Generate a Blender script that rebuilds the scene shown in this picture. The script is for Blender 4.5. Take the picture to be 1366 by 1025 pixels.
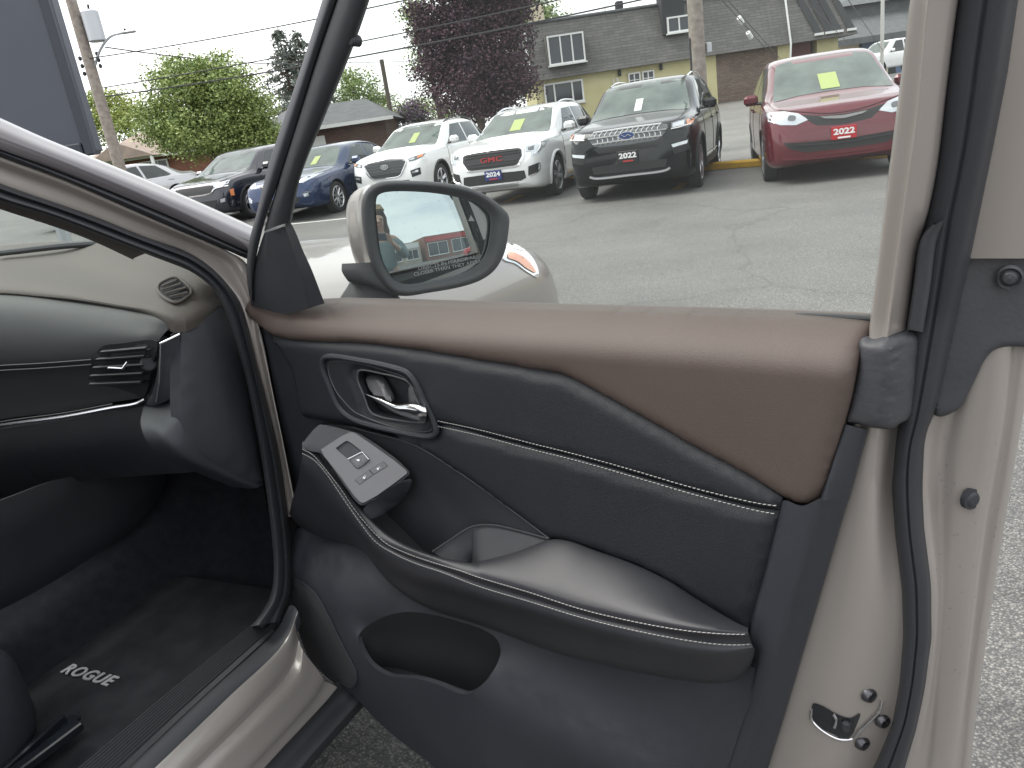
import bpy, bmesh, math, random
import numpy as np
from mathutils import Vector, Matrix
from mathutils.geometry import delaunay_2d_cdt
from mathutils.bvhtree import BVHTree
random.seed(7); rng = np.random.default_rng(7)
for o in list(bpy.data.objects): bpy.data.objects.remove(o)
scene = bpy.context.scene
COL = scene.collection
RAD = math.radians

# ------------------------------------------------------------------ camera
FPX = 1026.0; CX, CY = 683.0, 512.5; ZC = 1.38            # focal length in pixels of the 1366 px wide photo, eye height
_n = np.array([450., 3050., 1026.]); _n /= np.linalg.norm(_n)  # world "down" seen in the camera frame
_Z = -_n; _Y = np.array([0, 0, 1.]) - _n*_n[2]; _Y /= np.linalg.norm(_Y); _X = np.cross(_Y, _Z)
CM = np.array([_X, _Y, _Z]); CAM = np.array([0, 0, ZC])
cam_data = bpy.data.cameras.new('camera'); cam = bpy.data.objects.new('camera', cam_data); COL.objects.link(cam)
cam_data.sensor_fit = 'HORIZONTAL'; cam_data.sensor_width = 36.0; cam_data.lens = 36.0*FPX/1366.0
cam_data.clip_start = 0.02; cam_data.clip_end = 2000.0
_r, _d, _f = CM[:, 0], CM[:, 1], CM[:, 2]
cam.matrix_world = Matrix(((_r[0], -_d[0], -_f[0], 0), (_r[1], -_d[1], -_f[1], 0), (_r[2], -_d[2], -_f[2], ZC), (0, 0, 0, 1)))
scene.camera = cam

# ------------------------------------------------------------------ sky, sun, exposure
SUN_AZ, SUN_EL = RAD(-75), RAD(58)        # the sun stands high on the left behind thin cloud
world = bpy.data.worlds.new('World'); scene.world = world; world.use_nodes = True
nt = world.node_tree; nt.nodes.clear()
def wn(t, **k):
    n = nt.nodes.new(t)
    for a, b in k.items(): setattr(n, a, b)
    return n
w_out = wn('ShaderNodeOutputWorld'); w_bg = wn('ShaderNodeBackground'); w_bg.inputs['Strength'].default_value = 0.10
w_sky = wn('ShaderNodeTexSky', sky_type='NISHITA', sun_disc=False, sun_elevation=SUN_EL, sun_rotation=SUN_AZ, air_density=1.0, dust_density=2.5, ozone_density=1.0)
w_tc = wn('ShaderNodeTexCoord'); w_map = wn('ShaderNodeMapping'); w_map.inputs['Scale'].default_value = (1.0, 1.0, 3.2)
w_noise = wn('ShaderNodeTexNoise'); w_noise.inputs['Scale'].default_value = 2.2; w_noise.inputs['Detail'].default_value = 7.0; w_noise.inputs['Roughness'].default_value = 0.55
w_ramp = wn('ShaderNodeValToRGB'); w_ramp.color_ramp.elements[0].position = 0.30; w_ramp.color_ramp.elements[1].position = 0.58
w_ramp.color_ramp.elements[0].color = (0.50, 0.50, 0.50, 1); w_ramp.color_ramp.elements[1].color = (1, 1, 1, 1)
w_mix = wn('ShaderNodeMix', data_type='RGBA'); w_mix.inputs['B'].default_value = (7.7, 7.75, 7.75, 1)     # the lit cloud deck
nt.links.new(w_tc.outputs['Generated'], w_map.inputs['Vector']); nt.links.new(w_map.outputs[0], w_noise.inputs['Vector'])
nt.links.new(w_noise.outputs['Fac'], w_ramp.inputs[0]); nt.links.new(w_ramp.outputs[0], w_mix.inputs['Factor'])
nt.links.new(w_sky.outputs[0], w_mix.inputs['A']); nt.links.new(w_mix.outputs['Result'], w_bg.inputs['Color'])
nt.links.new(w_bg.outputs[0], w_out.inputs[0])
sun_data = bpy.data.lights.new('sun', 'SUN'); sun = bpy.data.objects.new('sun', sun_data); COL.objects.link(sun)
sun_data.energy = 1.4; sun_data.angle = RAD(40); sun_data.color = (1.0, 0.96, 0.90)
_sd = Vector((math.sin(SUN_AZ)*math.cos(SUN_EL), math.cos(SUN_AZ)*math.cos(SUN_EL), math.sin(SUN_EL)))
sun.rotation_euler = _sd.to_track_quat('Z', 'Y').to_euler(); sun.location = (-20, 30, 40)
scene.view_settings.view_transform = 'Standard'; scene.view_settings.look = 'None'
scene.view_settings.exposure = 1.42; scene.view_settings.gamma = 1.0; scene.view_settings.use_curve_mapping = False
scene.render.engine = 'CYCLES'; scene.render.resolution_x = 1024; scene.render.resolution_y = 768
scene.cycles.max_bounces = 6; scene.cycles.transparent_max_bounces = 24; scene.cycles.caustics_reflective = False; scene.cycles.caustics_refractive = False

# ------------------------------------------------------------------ materials
MATS = {}
def mat(name, col, rough=0.5, metal=0.0, bump=None, var=None, coat=0.0, spec=0.5, emit=None, sheen=0.0, vscale=6.0):
    """plain procedural material: bump=(scale, strength, kind), var=second colour mixed by noise"""
    if name in MATS: return MATS[name]
    m = bpy.data.materials.new(name); m.use_nodes = True; t = m.node_tree; b = t.nodes['Principled BSDF']
    b.inputs['Base Color'].default_value = (*col, 1); b.inputs['Roughness'].default_value = rough
    b.inputs['Metallic'].default_value = metal; b.inputs['Specular IOR Level'].default_value = spec
    if coat: b.inputs['Coat Weight'].default_value = coat; b.inputs['Coat Roughness'].default_value = 0.04
    if sheen: b.inputs['Sheen Weight'].default_value = sheen
    if emit: b.inputs['Emission Color'].default_value = (*emit[0], 1); b.inputs['Emission Strength'].default_value = emit[1]
    tc = t.nodes.new('ShaderNodeTexCoord')
    if var:
        nz = t.nodes.new('ShaderNodeTexNoise'); nz.inputs['Scale'].default_value = vscale; nz.inputs['Detail'].default_value = 6
        t.links.new(tc.outputs['Object'], nz.inputs['Vector'])
        rp = t.nodes.new('ShaderNodeValToRGB'); rp.color_ramp.elements[0].position = .35; rp.color_ramp.elements[1].position = .68
        rp.color_ramp.elements[0].color = (*col, 1); rp.color_ramp.elements[1].color = (*var, 1)
        t.links.new(nz.outputs['Fac'], rp.inputs[0]); t.links.new(rp.outputs[0], b.inputs['Base Color'])
    if bump:
        sc, st, kind = bump
        if kind == 'v':
            nz = t.nodes.new('ShaderNodeTexVoronoi'); nz.inputs['Scale'].default_value = sc; out = nz.outputs['Distance']
        else:
            nz = t.nodes.new('ShaderNodeTexNoise'); nz.inputs['Scale'].default_value = sc; nz.inputs['Detail'].default_value = 4; out = nz.outputs['Fac']
        t.links.new(tc.outputs['Object'], nz.inputs['Vector'])
        bp = t.nodes.new('ShaderNodeBump'); bp.inputs['Strength'].default_value = st; bp.inputs['Distance'].default_value = 0.002
        t.links.new(out, bp.inputs['Height']); t.links.new(bp.outputs[0], b.inputs['Normal'])
    MATS[name] = m; return m
def glass_mat(name, tint, refl=1.45, rough=0.0, veil=0.0, veilcol=(.8, .82, .8)):
    """thin pane: see-through with Fresnel reflection and, if asked, a thin pale film for dust and haze"""
    if name in MATS: return MATS[name]
    m = bpy.data.materials.new(name); m.use_nodes = True; t = m.node_tree; t.nodes.clear()
    o = t.nodes.new('ShaderNodeOutputMaterial'); tr = t.nodes.new('ShaderNodeBsdfTransparent'); gl = t.nodes.new('ShaderNodeBsdfGlossy')
    tr.inputs[0].default_value = (*tint, 1); gl.inputs['Roughness'].default_value = rough
    fr = t.nodes.new('ShaderNodeFresnel'); ge = t.nodes.new('ShaderNodeNewGeometry'); mm = t.nodes.new('ShaderNodeMath'); mm.operation = 'MULTIPLY_ADD'; mm.inputs[1].default_value = 1/refl-refl; mm.inputs[2].default_value = refl
    t.links.new(ge.outputs['Backfacing'], mm.inputs[0]); t.links.new(mm.outputs[0], fr.inputs['IOR'])   # a thin pane reflects alike from both sides
    mx = t.nodes.new('ShaderNodeMixShader'); t.links.new(fr.outputs[0], mx.inputs[0]); t.links.new(tr.outputs[0], mx.inputs[1]); t.links.new(gl.outputs[0], mx.inputs[2])
    last = mx
    if veil:
        df = t.nodes.new('ShaderNodeBsdfDiffuse'); df.inputs[0].default_value = (*veilcol, 1)  # pale diffuse film for dust and haze, patchy by noise
        m2 = t.nodes.new('ShaderNodeMixShader')
        tc = t.nodes.new('ShaderNodeTexCoord'); nz = t.nodes.new('ShaderNodeTexNoise'); nz.inputs['Scale'].default_value = 5; nz.inputs['Detail'].default_value = 8
        t.links.new(tc.outputs['Object'], nz.inputs['Vector'])
        mr = t.nodes.new('ShaderNodeMapRange'); mr.inputs['To Min'].default_value = veil*.5; mr.inputs['To Max'].default_value = veil*1.5
        t.links.new(nz.outputs['Fac'], mr.inputs['Value']); t.links.new(mr.outputs[0], m2.inputs[0])
        t.links.new(mx.outputs[0], m2.inputs[1]); t.links.new(df.outputs[0], m2.inputs[2]); last = m2
    t.links.new(last.outputs[0], o.inputs[0]); MATS[name] = m; return m

# ------------------------------------------------------------------ object helpers
def link(o, parent=None):
    COL.objects.link(o)
    if parent is not None: o.parent = parent
    return o
def tag(o, label=None, cat=None, group=None, kind=None):
    if label: o['label'] = label
    if cat: o['category'] = cat
    if group: o['group'] = group
    if kind: o['kind'] = kind
    return o
def empty(name, loc, rz=0.0):
    o = bpy.data.objects.new(name, None); link(o); o.location = loc; o.rotation_euler = (0, 0, rz); o.empty_display_size = .2
    return o
def mesh_obj(name, verts, faces, m=None, parent=None, smooth=True, angle=35, origin=None, kind=None):
    me = bpy.data.meshes.new(name)
    v = np.asarray(verts, float).reshape(-1, 3)
    if origin is not None: v = v - np.asarray(origin)
    me.from_pydata(v.tolist(), [], [list(map(int, f)) for f in faces]); me.validate()
    if smooth:
        me.polygons.foreach_set('use_smooth', [True]*len(me.polygons)); me.set_sharp_from_angle(angle=RAD(angle))
    o = bpy.data.objects.new(name, me); link(o, parent)
    if m is not None: me.materials.append(m)
    if kind: o['kind'] = kind
    return o
class MB:
    """collects pieces of ONE part"""
    def __init__(s): s.v = []; s.f = []; s.n = 0
    def add(s, v, f):
        v = np.asarray(v, float).reshape(-1, 3); s.v.append(v); s.f += [[int(i)+s.n for i in q] for q in f]; s.n += len(v); return s
    def obj(s, name, m, parent=None, **k): return mesh_obj(name, np.concatenate(s.v), s.f, m, parent, **k)
    def box(s, c, size, rot=None, bev=0.0):
        x, y, z = np.array(size)/2.0
        if bev:
            b = min(bev, x*.9, y*.9, z*.9); P = []
            for sx in (-1, 1):
                for sy in (-1, 1):
                    for sz in (-1, 1):
                        P += [(sx*(x-b), sy*(y-b), sz*z), (sx*(x-b), sy*y, sz*(z-b)), (sx*x, sy*(y-b), sz*(z-b))]
            bm = bmesh.new(); vs = [bm.verts.new(p) for p in P]; bmesh.ops.convex_hull(bm, input=vs)
            bmesh.ops.dissolve_limit(bm, angle_limit=0.02, verts=bm.verts, edges=bm.edges); bm.verts.index_update()
            V = np.array([v.co[:] for v in bm.verts]); F = [[v.index for v in f.verts] for f in bm.faces]; bm.free()
        else:
            V = np.array([(a*x, b_*y, d*z) for a in (-1, 1) for b_ in (-1, 1) for d in (-1, 1)])
            F = [(0, 1, 3, 2), (4, 6, 7, 5), (0, 4, 5, 1), (2, 3, 7, 6), (0, 2, 6, 4), (1, 5, 7, 3)]
        if rot is not None: V = V @ np.asarray(rot).T
        return s.add(V+np.asarray(c), F)
    def tube(s, pts, r, n=8, caps=True):
        P = np.asarray(pts, float); k = len(P); rr = np.broadcast_to(np.asarray(r, float), (k,))
        T = np.gradient(P, axis=0); T /= np.linalg.norm(T, axis=1)[:, None]+1e-12
        up = np.array([0, 0, 1.]) if abs(T[0][2]) < .9 else np.array([1., 0, 0]); V = []
        a = np.cross(up, T[0]); a /= np.linalg.norm(a)
        for i in range(k):
            a = a-T[i]*np.dot(a, T[i]); a /= np.linalg.norm(a)+1e-12; b = np.cross(T[i], a)
            for j in range(n):
                t = 2*math.pi*j/n; V.append(P[i]+rr[i]*(math.cos(t)*a+math.sin(t)*b))
        F = [(i*n+j, i*n+(j+1) % n, (i+1)*n+(j+1) % n, (i+1)*n+j) for i in range(k-1) for j in range(n)]
        if caps: F += [tuple(range(n))[::-1], tuple((k-1)*n+j for j in range(n))]
        return s.add(V, F)
    def superbox(s, c, size, rot=None, e=.4, n=20):
        x, y, z = np.array(size)/2.0; V = []; f = lambda v, q: math.copysign(abs(v)**q, v)
        for i in range(n+1):
            a = -math.pi/2+math.pi*i/n
            for j in range(2*n):
                b = math.pi*j/n; V.append((x*f(math.cos(a), e)*f(math.cos(b), e), y*f(math.cos(a), e)*f(math.sin(b), e), z*f(math.sin(a), e)))
        V = np.array(V)
        if rot is not None: V = V @ np.asarray(rot).T
        return s.add(V+np.asarray(c), [(i*2*n+j, i*2*n+(j+1) % (2*n), (i+1)*2*n+(j+1) % (2*n), (i+1)*2*n+j) for i in range(n) for j in range(2*n)])
    def lathe(s, prof, c, axis, n=24):
        """prof: (radius, height) pairs round axis through c"""
        ax = np.asarray(axis, float); ax /= np.linalg.norm(ax); up = np.array([0, 0, 1.]) if abs(ax[2]) < .9 else np.array([1., 0, 0])
        a = np.cross(up, ax); a /= np.linalg.norm(a); b = np.cross(ax, a); V = []; c = np.asarray(c, float)
        for r, h in prof:
            for j in range(n):
                t = 2*math.pi*j/n; V.append(c+ax*h+r*(math.cos(t)*a+math.sin(t)*b))
        F = [(i*n+j, i*n+(j+1) % n, (i+1)*n+(j+1) % n, (i+1)*n+j) for i in range(len(prof)-1) for j in range(n)]
        return s.add(V, F)
def crom(P, per=6, closed=False):
    """centripetal Catmull-Rom through P; a repeated point stays a sharp corner"""
    P = np.asarray(P, float); n = len(P)
    if n < 3: 
        t = np.linspace(0, 1, per+1)[:, None]; return P[0]*(1-t)+P[-1]*t
    out = []; segs = n if closed else n-1
    for i in range(segs):
        p1, p2 = P[i], P[(i+1) % n]
        if np.linalg.norm(p2-p1) < 1e-9: continue
        p0 = P[(i-1) % n] if (closed or i > 0) else 2*p1-p2
        p3 = P[(i+2) % n] if (closed or i+2 < n) else 2*p2-p1
        if np.linalg.norm(p1-p0) < 1e-9: p0 = 2*p1-p2
        if np.linalg.norm(p3-p2) < 1e-9: p3 = 2*p2-p1
        t0 = 0; t1 = t0+np.linalg.norm(p1-p0)**.5; t2 = t1+np.linalg.norm(p2-p1)**.5; t3 = t2+np.linalg.norm(p3-p2)**.5
        for k in range(per):
            t = t1+(t2-t1)*k/per
            a1 = (t1-t)/(t1-t0)*p0+(t-t0)/(t1-t0)*p1; a2 = (t2-t)/(t2-t1)*p1+(t-t1)/(t2-t1)*p2; a3 = (t3-t)/(t3-t2)*p2+(t-t2)/(t3-t2)*p3
            b1 = (t2-t)/(t2-t0)*a1+(t-t0)/(t2-t0)*a2; b2 = (t3-t)/(t3-t1)*a2+(t-t1)/(t3-t1)*a3
            out.append((t2-t)/(t2-t1)*b1+(t-t1)/(t2-t1)*b2)
    if not closed: out.append(P[-1])
    return np.array(out)
def resample(P, n):
    P = np.asarray(P, float); d = np.r_[0, np.cumsum(np.linalg.norm(np.diff(P, axis=0), axis=1))]
    t = np.linspace(0, d[-1], n); return np.stack([np.interp(t, d, P[:, k]) for k in range(P.shape[1])], 1)
def loft_mesh(rows, n=40, m=4, curve=True, cross=True):
    R_ = [resample(crom(r, 6) if curve and len(r) > 2 else r, n) for r in rows]
    G = np.array(R_)
    if cross and len(rows) > 2: G = np.stack([crom(G[:, j], m) for j in range(n)], 1)
    elif m > 1: G = np.stack([np.concatenate([G[i, j]*(1-t)+G[i+1, j]*t for t in [np.arange(m)[:, None]/m] for i in range(len(G)-1)]+[G[-1:, j]]) for j in range(n)], 1)
    k = G.shape[0]
    F = [(i*n+j, i*n+j+1, (i+1)*n+j+1, (i+1)*n+j) for i in range(k-1) for j in range(n-1)]
    return G.reshape(-1, 3), F
def in_poly(P, poly):
    x, y = P[:, 0], P[:, 1]; c = np.zeros(len(P), bool); j = len(poly)-1
    for i in range(len(poly)):
        xi, yi = poly[i]; xj, yj = poly[j]
        if yi != yj: c ^= ((yi > y) != (yj > y)) & (x < (xj-xi)*(y-yi)/(yj-yi)+xi)
        j = i
    return c
def dens(P, sp, closed=True):
    out = []; n = len(P)
    for i in range(n if closed else n-1):
        a, b = P[i], P[(i+1) % n]; k = max(1, int(math.ceil(np.linalg.norm((b-a)[:2])/sp)))
        for q in range(k): out.append(a+(b-a)*q/k)
    if not closed: out.append(P[-1])
    return np.array(out)
def cdt_patch(bound, holes=(), feats=(), sp=0.01, pillow=None, smooth=0, jitter=0.0):
    """triangulated sheet over a 2-D outline (a, b, h): h is interpolated inwards from outline, holes and feature lines"""
    loops = [dens(np.asarray(bound, float), sp)]+[dens(np.asarray(h, float), sp) for h in holes]
    lines = [dens(np.asarray(f, float), sp, False) for f in feats]
    V = []; E = []; H = []
    for lp in loops:
        s = len(V); V += lp[:, :2].tolist(); H += lp[:, 2].tolist(); E += [(s+i, s+(i+1) % len(lp)) for i in range(len(lp))]
    nb = len(V)
    for ln in lines:
        s = len(V); V += ln[:, :2].tolist(); H += ln[:, 2].tolist(); E += [(s+i, s+i+1) for i in range(len(ln)-1)]
    fixed = np.array(V); lo, hi = loops[0][:, :2].min(0), loops[0][:, :2].max(0)
    gx = np.arange(lo[0], hi[0], sp); gy = np.arange(lo[1], hi[1], sp*.866)
    gr = np.array([(x+(sp*.5 if j % 2 else 0), y) for j, y in enumerate(gy) for x in gx])
    if len(gr):
        k = in_poly(gr, loops[0][:, :2])
        for h in loops[1:]: k &= ~in_poly(gr, h[:, :2])
        gr = gr[k]
    if len(gr):
        dm = np.full(len(gr), 9e9)
        for i in range(0, len(fixed), 200): dm = np.minimum(dm, np.linalg.norm(gr[:, None]-fixed[None, i:i+200], axis=2).min(1))
        gr = gr[dm > sp*.55]
    allv = [Vector(p) for p in V]+[Vector(p) for p in gr]
    ov, oe, of, iv, ie, if_ = delaunay_2d_cdt(allv, E, [], 0, 1e-7)
    P = np.array([v[:] for v in ov]); T = np.array([f for f in of])
    cen = P[T].mean(1); k = in_poly(cen, loops[0][:, :2])
    for h in loops[1:]: k &= ~in_poly(cen, h[:, :2])
    T = T[k]
    hv = np.full(len(P), np.nan); isb = np.zeros(len(P), bool)
    for i, src in enumerate(iv):
        s = [q for q in src if q < len(H)]
        if s: hv[i] = H[s[0]]; isb[i] = any(q < nb for q in s)
    free = np.isnan(hv); fx = ~free
    if free.any():
        fp = P[fx]; fh = hv[fx]; fr = np.where(free)[0]
        for i in range(0, len(fr), 400):
            d = np.linalg.norm(P[fr[i:i+400]][:, None]-fp[None], axis=2)+1e-9; w = d**-3; hv[fr[i:i+400]] = (w*fh).sum(1)/w.sum(1)
        ed = np.unique(np.sort(np.concatenate([T[:, [0, 1]], T[:, [1, 2]], T[:, [2, 0]]]), axis=1), axis=0)
        a = np.r_[ed[:, 0], ed[:, 1]]; b = np.r_[ed[:, 1], ed[:, 0]]; deg = np.maximum(np.bincount(a, minlength=len(P)), 1)
        for it in range(250):
            nv = np.bincount(a, weights=hv[b], minlength=len(P))/deg; hv[free] = nv[free]
        for it in range(smooth):
            nv = np.bincount(a, weights=hv[b], minlength=len(P))/deg; q = ~isb; hv[q] = nv[q]
    if pillow:
        hh, rr = pillow; B = np.concatenate([l[:, :2] for l in loops]); dd = np.full(len(P), 9e9)
        for lp in loops:
            q0 = lp[:, :2]; q1 = np.roll(q0, -1, 0); e = q1-q0; L = (e**2).sum(1)+1e-15
            for i in range(0, len(P), 400):
                pp = P[i:i+400][:, None]; t = np.clip(((pp-q0)*e).sum(2)/L, 0, 1); dd[i:i+400] = np.minimum(dd[i:i+400], np.linalg.norm(pp-(q0+t[..., None]*e), axis=2).min(1))
        t = np.clip(dd/rr, 0, 1); hv = hv+hh*np.sqrt(np.clip(1-(1-t)**2, 0, 1))
    # boundary edges for a skirt
    de = np.concatenate([T[:, [0, 1]], T[:, [1, 2]], T[:, [2, 0]]]); ks = {}
    for x, y in de.tolist(): ks[(x, y)] = 1
    rim = [(x, y) for (x, y) in ks if (y, x) not in ks]
    return P, hv, T, rim

# ------------------------------------------------------------------ reference planes
def ray(x, y): return CM @ np.array([(x-CX)/FPX, (y-CY)/FPX, 1.0])
class Frame:
    def __init__(s, o, e1, e2, e3): s.o, s.e1, s.e2, s.e3 = [np.asarray(q, float) for q in (o, e1, e2, e3)]
    def hit(s, x, y, h=0.0):
        d = ray(x, y); return CAM+d*((np.dot(s.o-CAM, s.e3)+h)/np.dot(d, s.e3))
    def loc(s, p): q = np.asarray(p)-s.o; return np.array([np.dot(q, s.e1), np.dot(q, s.e2), np.dot(q, s.e3)])
    def pt(s, a, b, h=0.0): return s.o+s.e1*a+s.e2*b+s.e3*h
    def flat(s, pts, smooth=True, closed=True, per=5):
        """photo points (x, y, height over the plane) -> plane coordinates (a, b, h)"""
        P = crom([(q[0], q[1], q[2] if len(q) > 2 else 0.0) for q in pts], per, closed) if smooth else np.array([(q[0], q[1], q[2] if len(q) > 2 else 0.0) for q in pts], float)
        return np.array([s.loc(s.hit(*q)) for q in P])
    def w(s, pts): return np.array([s.hit(*q) for q in pts])
PA = CAM+ray(335, 405)*((1.115-ZC)/ray(335, 405)[2]); PB = CAM+ray(1155, 425)*((1.115-ZC)/ray(1155, 425)[2])
HB = np.array([PA[0], PA[1], 0.0])                           # foot of the hinge line
EZ = np.array([0, 0, 1.0]); EU = (PB-PA)/np.linalg.norm(PB-PA); EU[2] = 0; EW = np.cross(EU, EZ)
HEAD = RAD(26); EF = np.array([math.sin(HEAD), math.cos(HEAD), 0]); ER = np.array([math.cos(HEAD), -math.sin(HEAD), 0])
FD = Frame(HB, EU, EZ, EW)                                  # the open door's inner face (height = towards the cabin side)
_t = RAD(12); FDT = Frame(HB+EZ*1.10, EU, EZ*math.cos(_t)+EW*math.sin(_t), EW*math.cos(_t)-EZ*math.sin(_t))   # its window frame leans inwards
FS = Frame(HB, EF, EZ, ER)                                  # the car's side
_t = RAD(18); FST = Frame(HB+EZ*1.10, EF, EZ*math.cos(_t)-ER*math.sin(_t), ER*math.cos(_t)+EZ*math.sin(_t))
FF = Frame(HB, ER, EZ, -EF)                                 # the dashboard's face (height = backwards)
FZ = Frame(HB, ER, EF, EZ)                                  # floors (height = z)
def carpt(d, r, z): return HB+EF*d+ER*r+EZ*z
def sheet(name, fr, bound, m, parent, holes=(), feats=(), sp=0.012, pillow=None, smooth=0, thick=0.008, curve=True, per=5, angle=40):
    b = fr.flat(bound, curve, True, per); hs = [fr.flat(h, curve, True, per) for h in holes]; fs = [fr.flat(f, curve, False, per) for f in feats]
    P, hv, T, rim = cdt_patch(b, hs, fs, sp, pillow, smooth)
    V = fr.o+P[:, :1]*fr.e1+P[:, 1:]*fr.e2+hv[:, None]*fr.e3; F = T.tolist()
    if thick:
        n = len(V); idx = {}
        ex = []
        for x, y in rim:
            for q in (x, y):
                if q not in idx: idx[q] = n+len(ex); ex.append(V[q]-fr.e3*thick)
        V = np.concatenate([V, np.array(ex)]); F += [(y, x, idx[x], idx[y]) for x, y in rim]
    return mesh_obj(name, V, F, m, parent, origin=ORG, angle=angle)
def band(name, rows, m, parent, n=48, k=4, cross=True, curve=True, angle=40):
    """lofted surface; every row is a list of world points"""
    V, F = loft_mesh(rows, n, k, curve, cross); return mesh_obj(name, V, F, m, parent, origin=ORG, angle=angle)
def cord(name, pts, r, m, parent, n=8, per=5, curve=True):
    return MB().tube(crom(pts, per) if curve and len(pts) > 2 else pts, r, n).obj(name, m, parent, origin=ORG)
def stitches(name, paths, nrm, m, parent, ln=0.0048, gap=0.0018, r=0.00062, lift=0.0011, twist=0.12):
    mb = MB()
    for path in paths:
        P = crom(path, 10); L = np.r_[0, np.cumsum(np.linalg.norm(np.diff(P, axis=0), axis=1))]
        s = 0.0; side = np.cross(nrm, P[-1]-P[0]); side /= np.linalg.norm(side)
        while s+ln < L[-1]:
            a = np.array([np.interp(s, L, P[:, k]) for k in range(3)]); b = np.array([np.interp(s+ln, L, P[:, k]) for k in range(3)])
            j = random.uniform(-.25, .25)*r; tw = side*ln*twist
            mb.tube([a-tw+nrm*(lift-r*1.2), a*.75+b*.25+nrm*(lift+j), a*.25+b*.75+nrm*(lift+j), b+tw+nrm*(lift-r*1.2)], [r*.6, r, r, r*.6], 5, False); s += ln+gap
    return mb.obj(name, m, parent, origin=ORG, kind='stuff')
ORG = np.zeros(3)
def text_mesh(txt, size, bold=0.0, extrude=0.0, align='CENTER', shear=0.0, spacing=1.0):
    c = bpy.data.curves.new('lettering', 'FONT'); c.body = txt; c.size = size; c.offset = bold; c.extrude = extrude; c.align_x = align; c.align_y = 'CENTER'; c.shear = shear; c.space_character = spacing; c.resolution_u = 3
    o = bpy.data.objects.new('lettering', c); COL.objects.link(o); dg = bpy.context.evaluated_depsgraph_get(); dg.update()
    me = bpy.data.meshes.new_from_object(o.evaluated_get(dg)); V = np.array([v.co[:] for v in me.vertices]); F = [list(p.vertices) for p in me.polygons]
    bpy.data.objects.remove(o); bpy.data.curves.remove(c); bpy.data.meshes.remove(me); return V, F
# ================================================================== the beige SUV with its open front door
M_paint = mat('champagne_paint', (0.265, 0.244, 0.230), 0.34, 0.40, bump=(900, .03, 'n'), coat=0.6)
M_paint_in = mat('champagne_paint_jamb', (0.345, 0.316, 0.292), 0.36, 0.25, bump=(250, .04, 'n'), coat=0.4)
M_trim = mat('dark_trim_plastic', (0.027, 0.030, 0.038), 0.45, bump=(1400, .35, 'v'), var=(0.032, 0.035, 0.043), vscale=9)
M_hard = mat('dark_hard_plastic', (0.034, 0.036, 0.042), 0.48, bump=(1600, .4, 'v'))
M_leather = mat('black_leatherette', (0.0165, 0.0185, 0.0235), 0.42, bump=(1100, .4, 'v'), var=(0.0195, 0.0215, 0.0265), vscale=7)
M_pad = mat('armrest_leatherette', (0.025, 0.026, 0.031), 0.41, bump=(900, .25, 'n'), var=(0.030, 0.031, 0.036), vscale=12)
M_brown = mat('brown_leatherette', (0.088, 0.066, 0.056), 0.52, bump=(700, .30, 'n'), var=(0.095, 0.072, 0.062), vscale=8)
M_rubber = mat('black_rubber', (0.030, 0.032, 0.038), 0.55, bump=(500, .15, 'n'))
M_gasket = mat('grey_rubber', (0.045, 0.047, 0.054), 0.52, bump=(160, .3, 'n'), var=(0.055, 0.056, 0.063), vscale=20)
M_gloss = mat('gloss_black', (0.012, 0.014, 0.018), 0.12, coat=0.5)
M_chrome = mat('satin_chrome', (0.72, 0.72, 0.74), 0.20, 1.0)
M_steel = mat('bare_steel', (0.45, 0.44, 0.43), 0.35, 1.0)
M_satin = mat('satin_switch_panel', (0.125, 0.125, 0.132), 0.42, 0.5)
M_button = mat('switch_button', (0.10, 0.10, 0.11), 0.45)
M_white = mat('white_print', (0.75, 0.76, 0.78), 0.5)
M_thread = mat('pale_thread', (0.44, 0.43, 0.42), 0.7)
M_dash = mat('dash_top_skin', (0.100, 0.088, 0.078), 0.66, bump=(700, .3, 'v'))
M_dashpad = mat('dash_pad_skin', (0.030, 0.033, 0.036), 0.50, bump=(900, .3, 'v'))
M_carpet = mat('black_carpet', (0.016, 0.017, 0.023), 0.95, bump=(380, 1.0, 'n'), var=(0.024, 0.025, 0.031), vscale=40, spec=.15)
M_mat = mat('black_mat_pile', (0.021, 0.022, 0.026), 0.95, bump=(500, 1.0, 'n'), var=(0.034, 0.035, 0.040), vscale=14, spec=.15)
M_head = mat('headliner', (0.35, 0.34, 0.32), 0.9)
M_glass = glass_mat('door_glass_pane', (0.90, 0.93, 0.91), 1.45, 0.0, 0.042, (.70, .74, .72))
M_wind = glass_mat('windshield_pane', (0.80, 0.86, 0.84), 1.45, 0.0, 0.05)
M_mirror = mat('mirror_silver', (0.44, 0.50, 0.52), 0.004, 1.0)
M_pillar = mat('pillar_gloss', (0.13, 0.122, 0.130), 0.26, 0.45, coat=.5)
M_recess_shade = mat('recess_shade_black', (0.012, 0.013, 0.016), 0.8)  # shade inside the door pocket is put into this black; vents share it
M_lens = mat('headlight_lens', (0.62, 0.64, 0.66), 0.08, 0.6, coat=1.0)
M_amber = mat('amber_lens', (0.65, 0.24, 0.10), 0.2, coat=.6)
# fine woven speaker grille
M_grille = mat('speaker_grille', (0.050, 0.051, 0.056), 0.55)
_t = M_grille.node_tree; _w = _t.nodes.new('ShaderNodeTexWave'); _w.inputs['Scale'].default_value = 95; _w.bands_direction = 'Z'
_c = _t.nodes.new('ShaderNodeTexCoord'); _b = _t.nodes.new('ShaderNodeBump'); _b.inputs['Strength'].default_value = .7; _b.inputs['Distance'].default_value = .002
_t.links.new(_c.outputs['Object'], _w.inputs['Vector']); _t.links.new(_w.outputs['Fac'], _b.inputs['Height']); _t.links.new(_b.outputs[0], _t.nodes['Principled BSDF'].inputs['Normal'])

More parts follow.
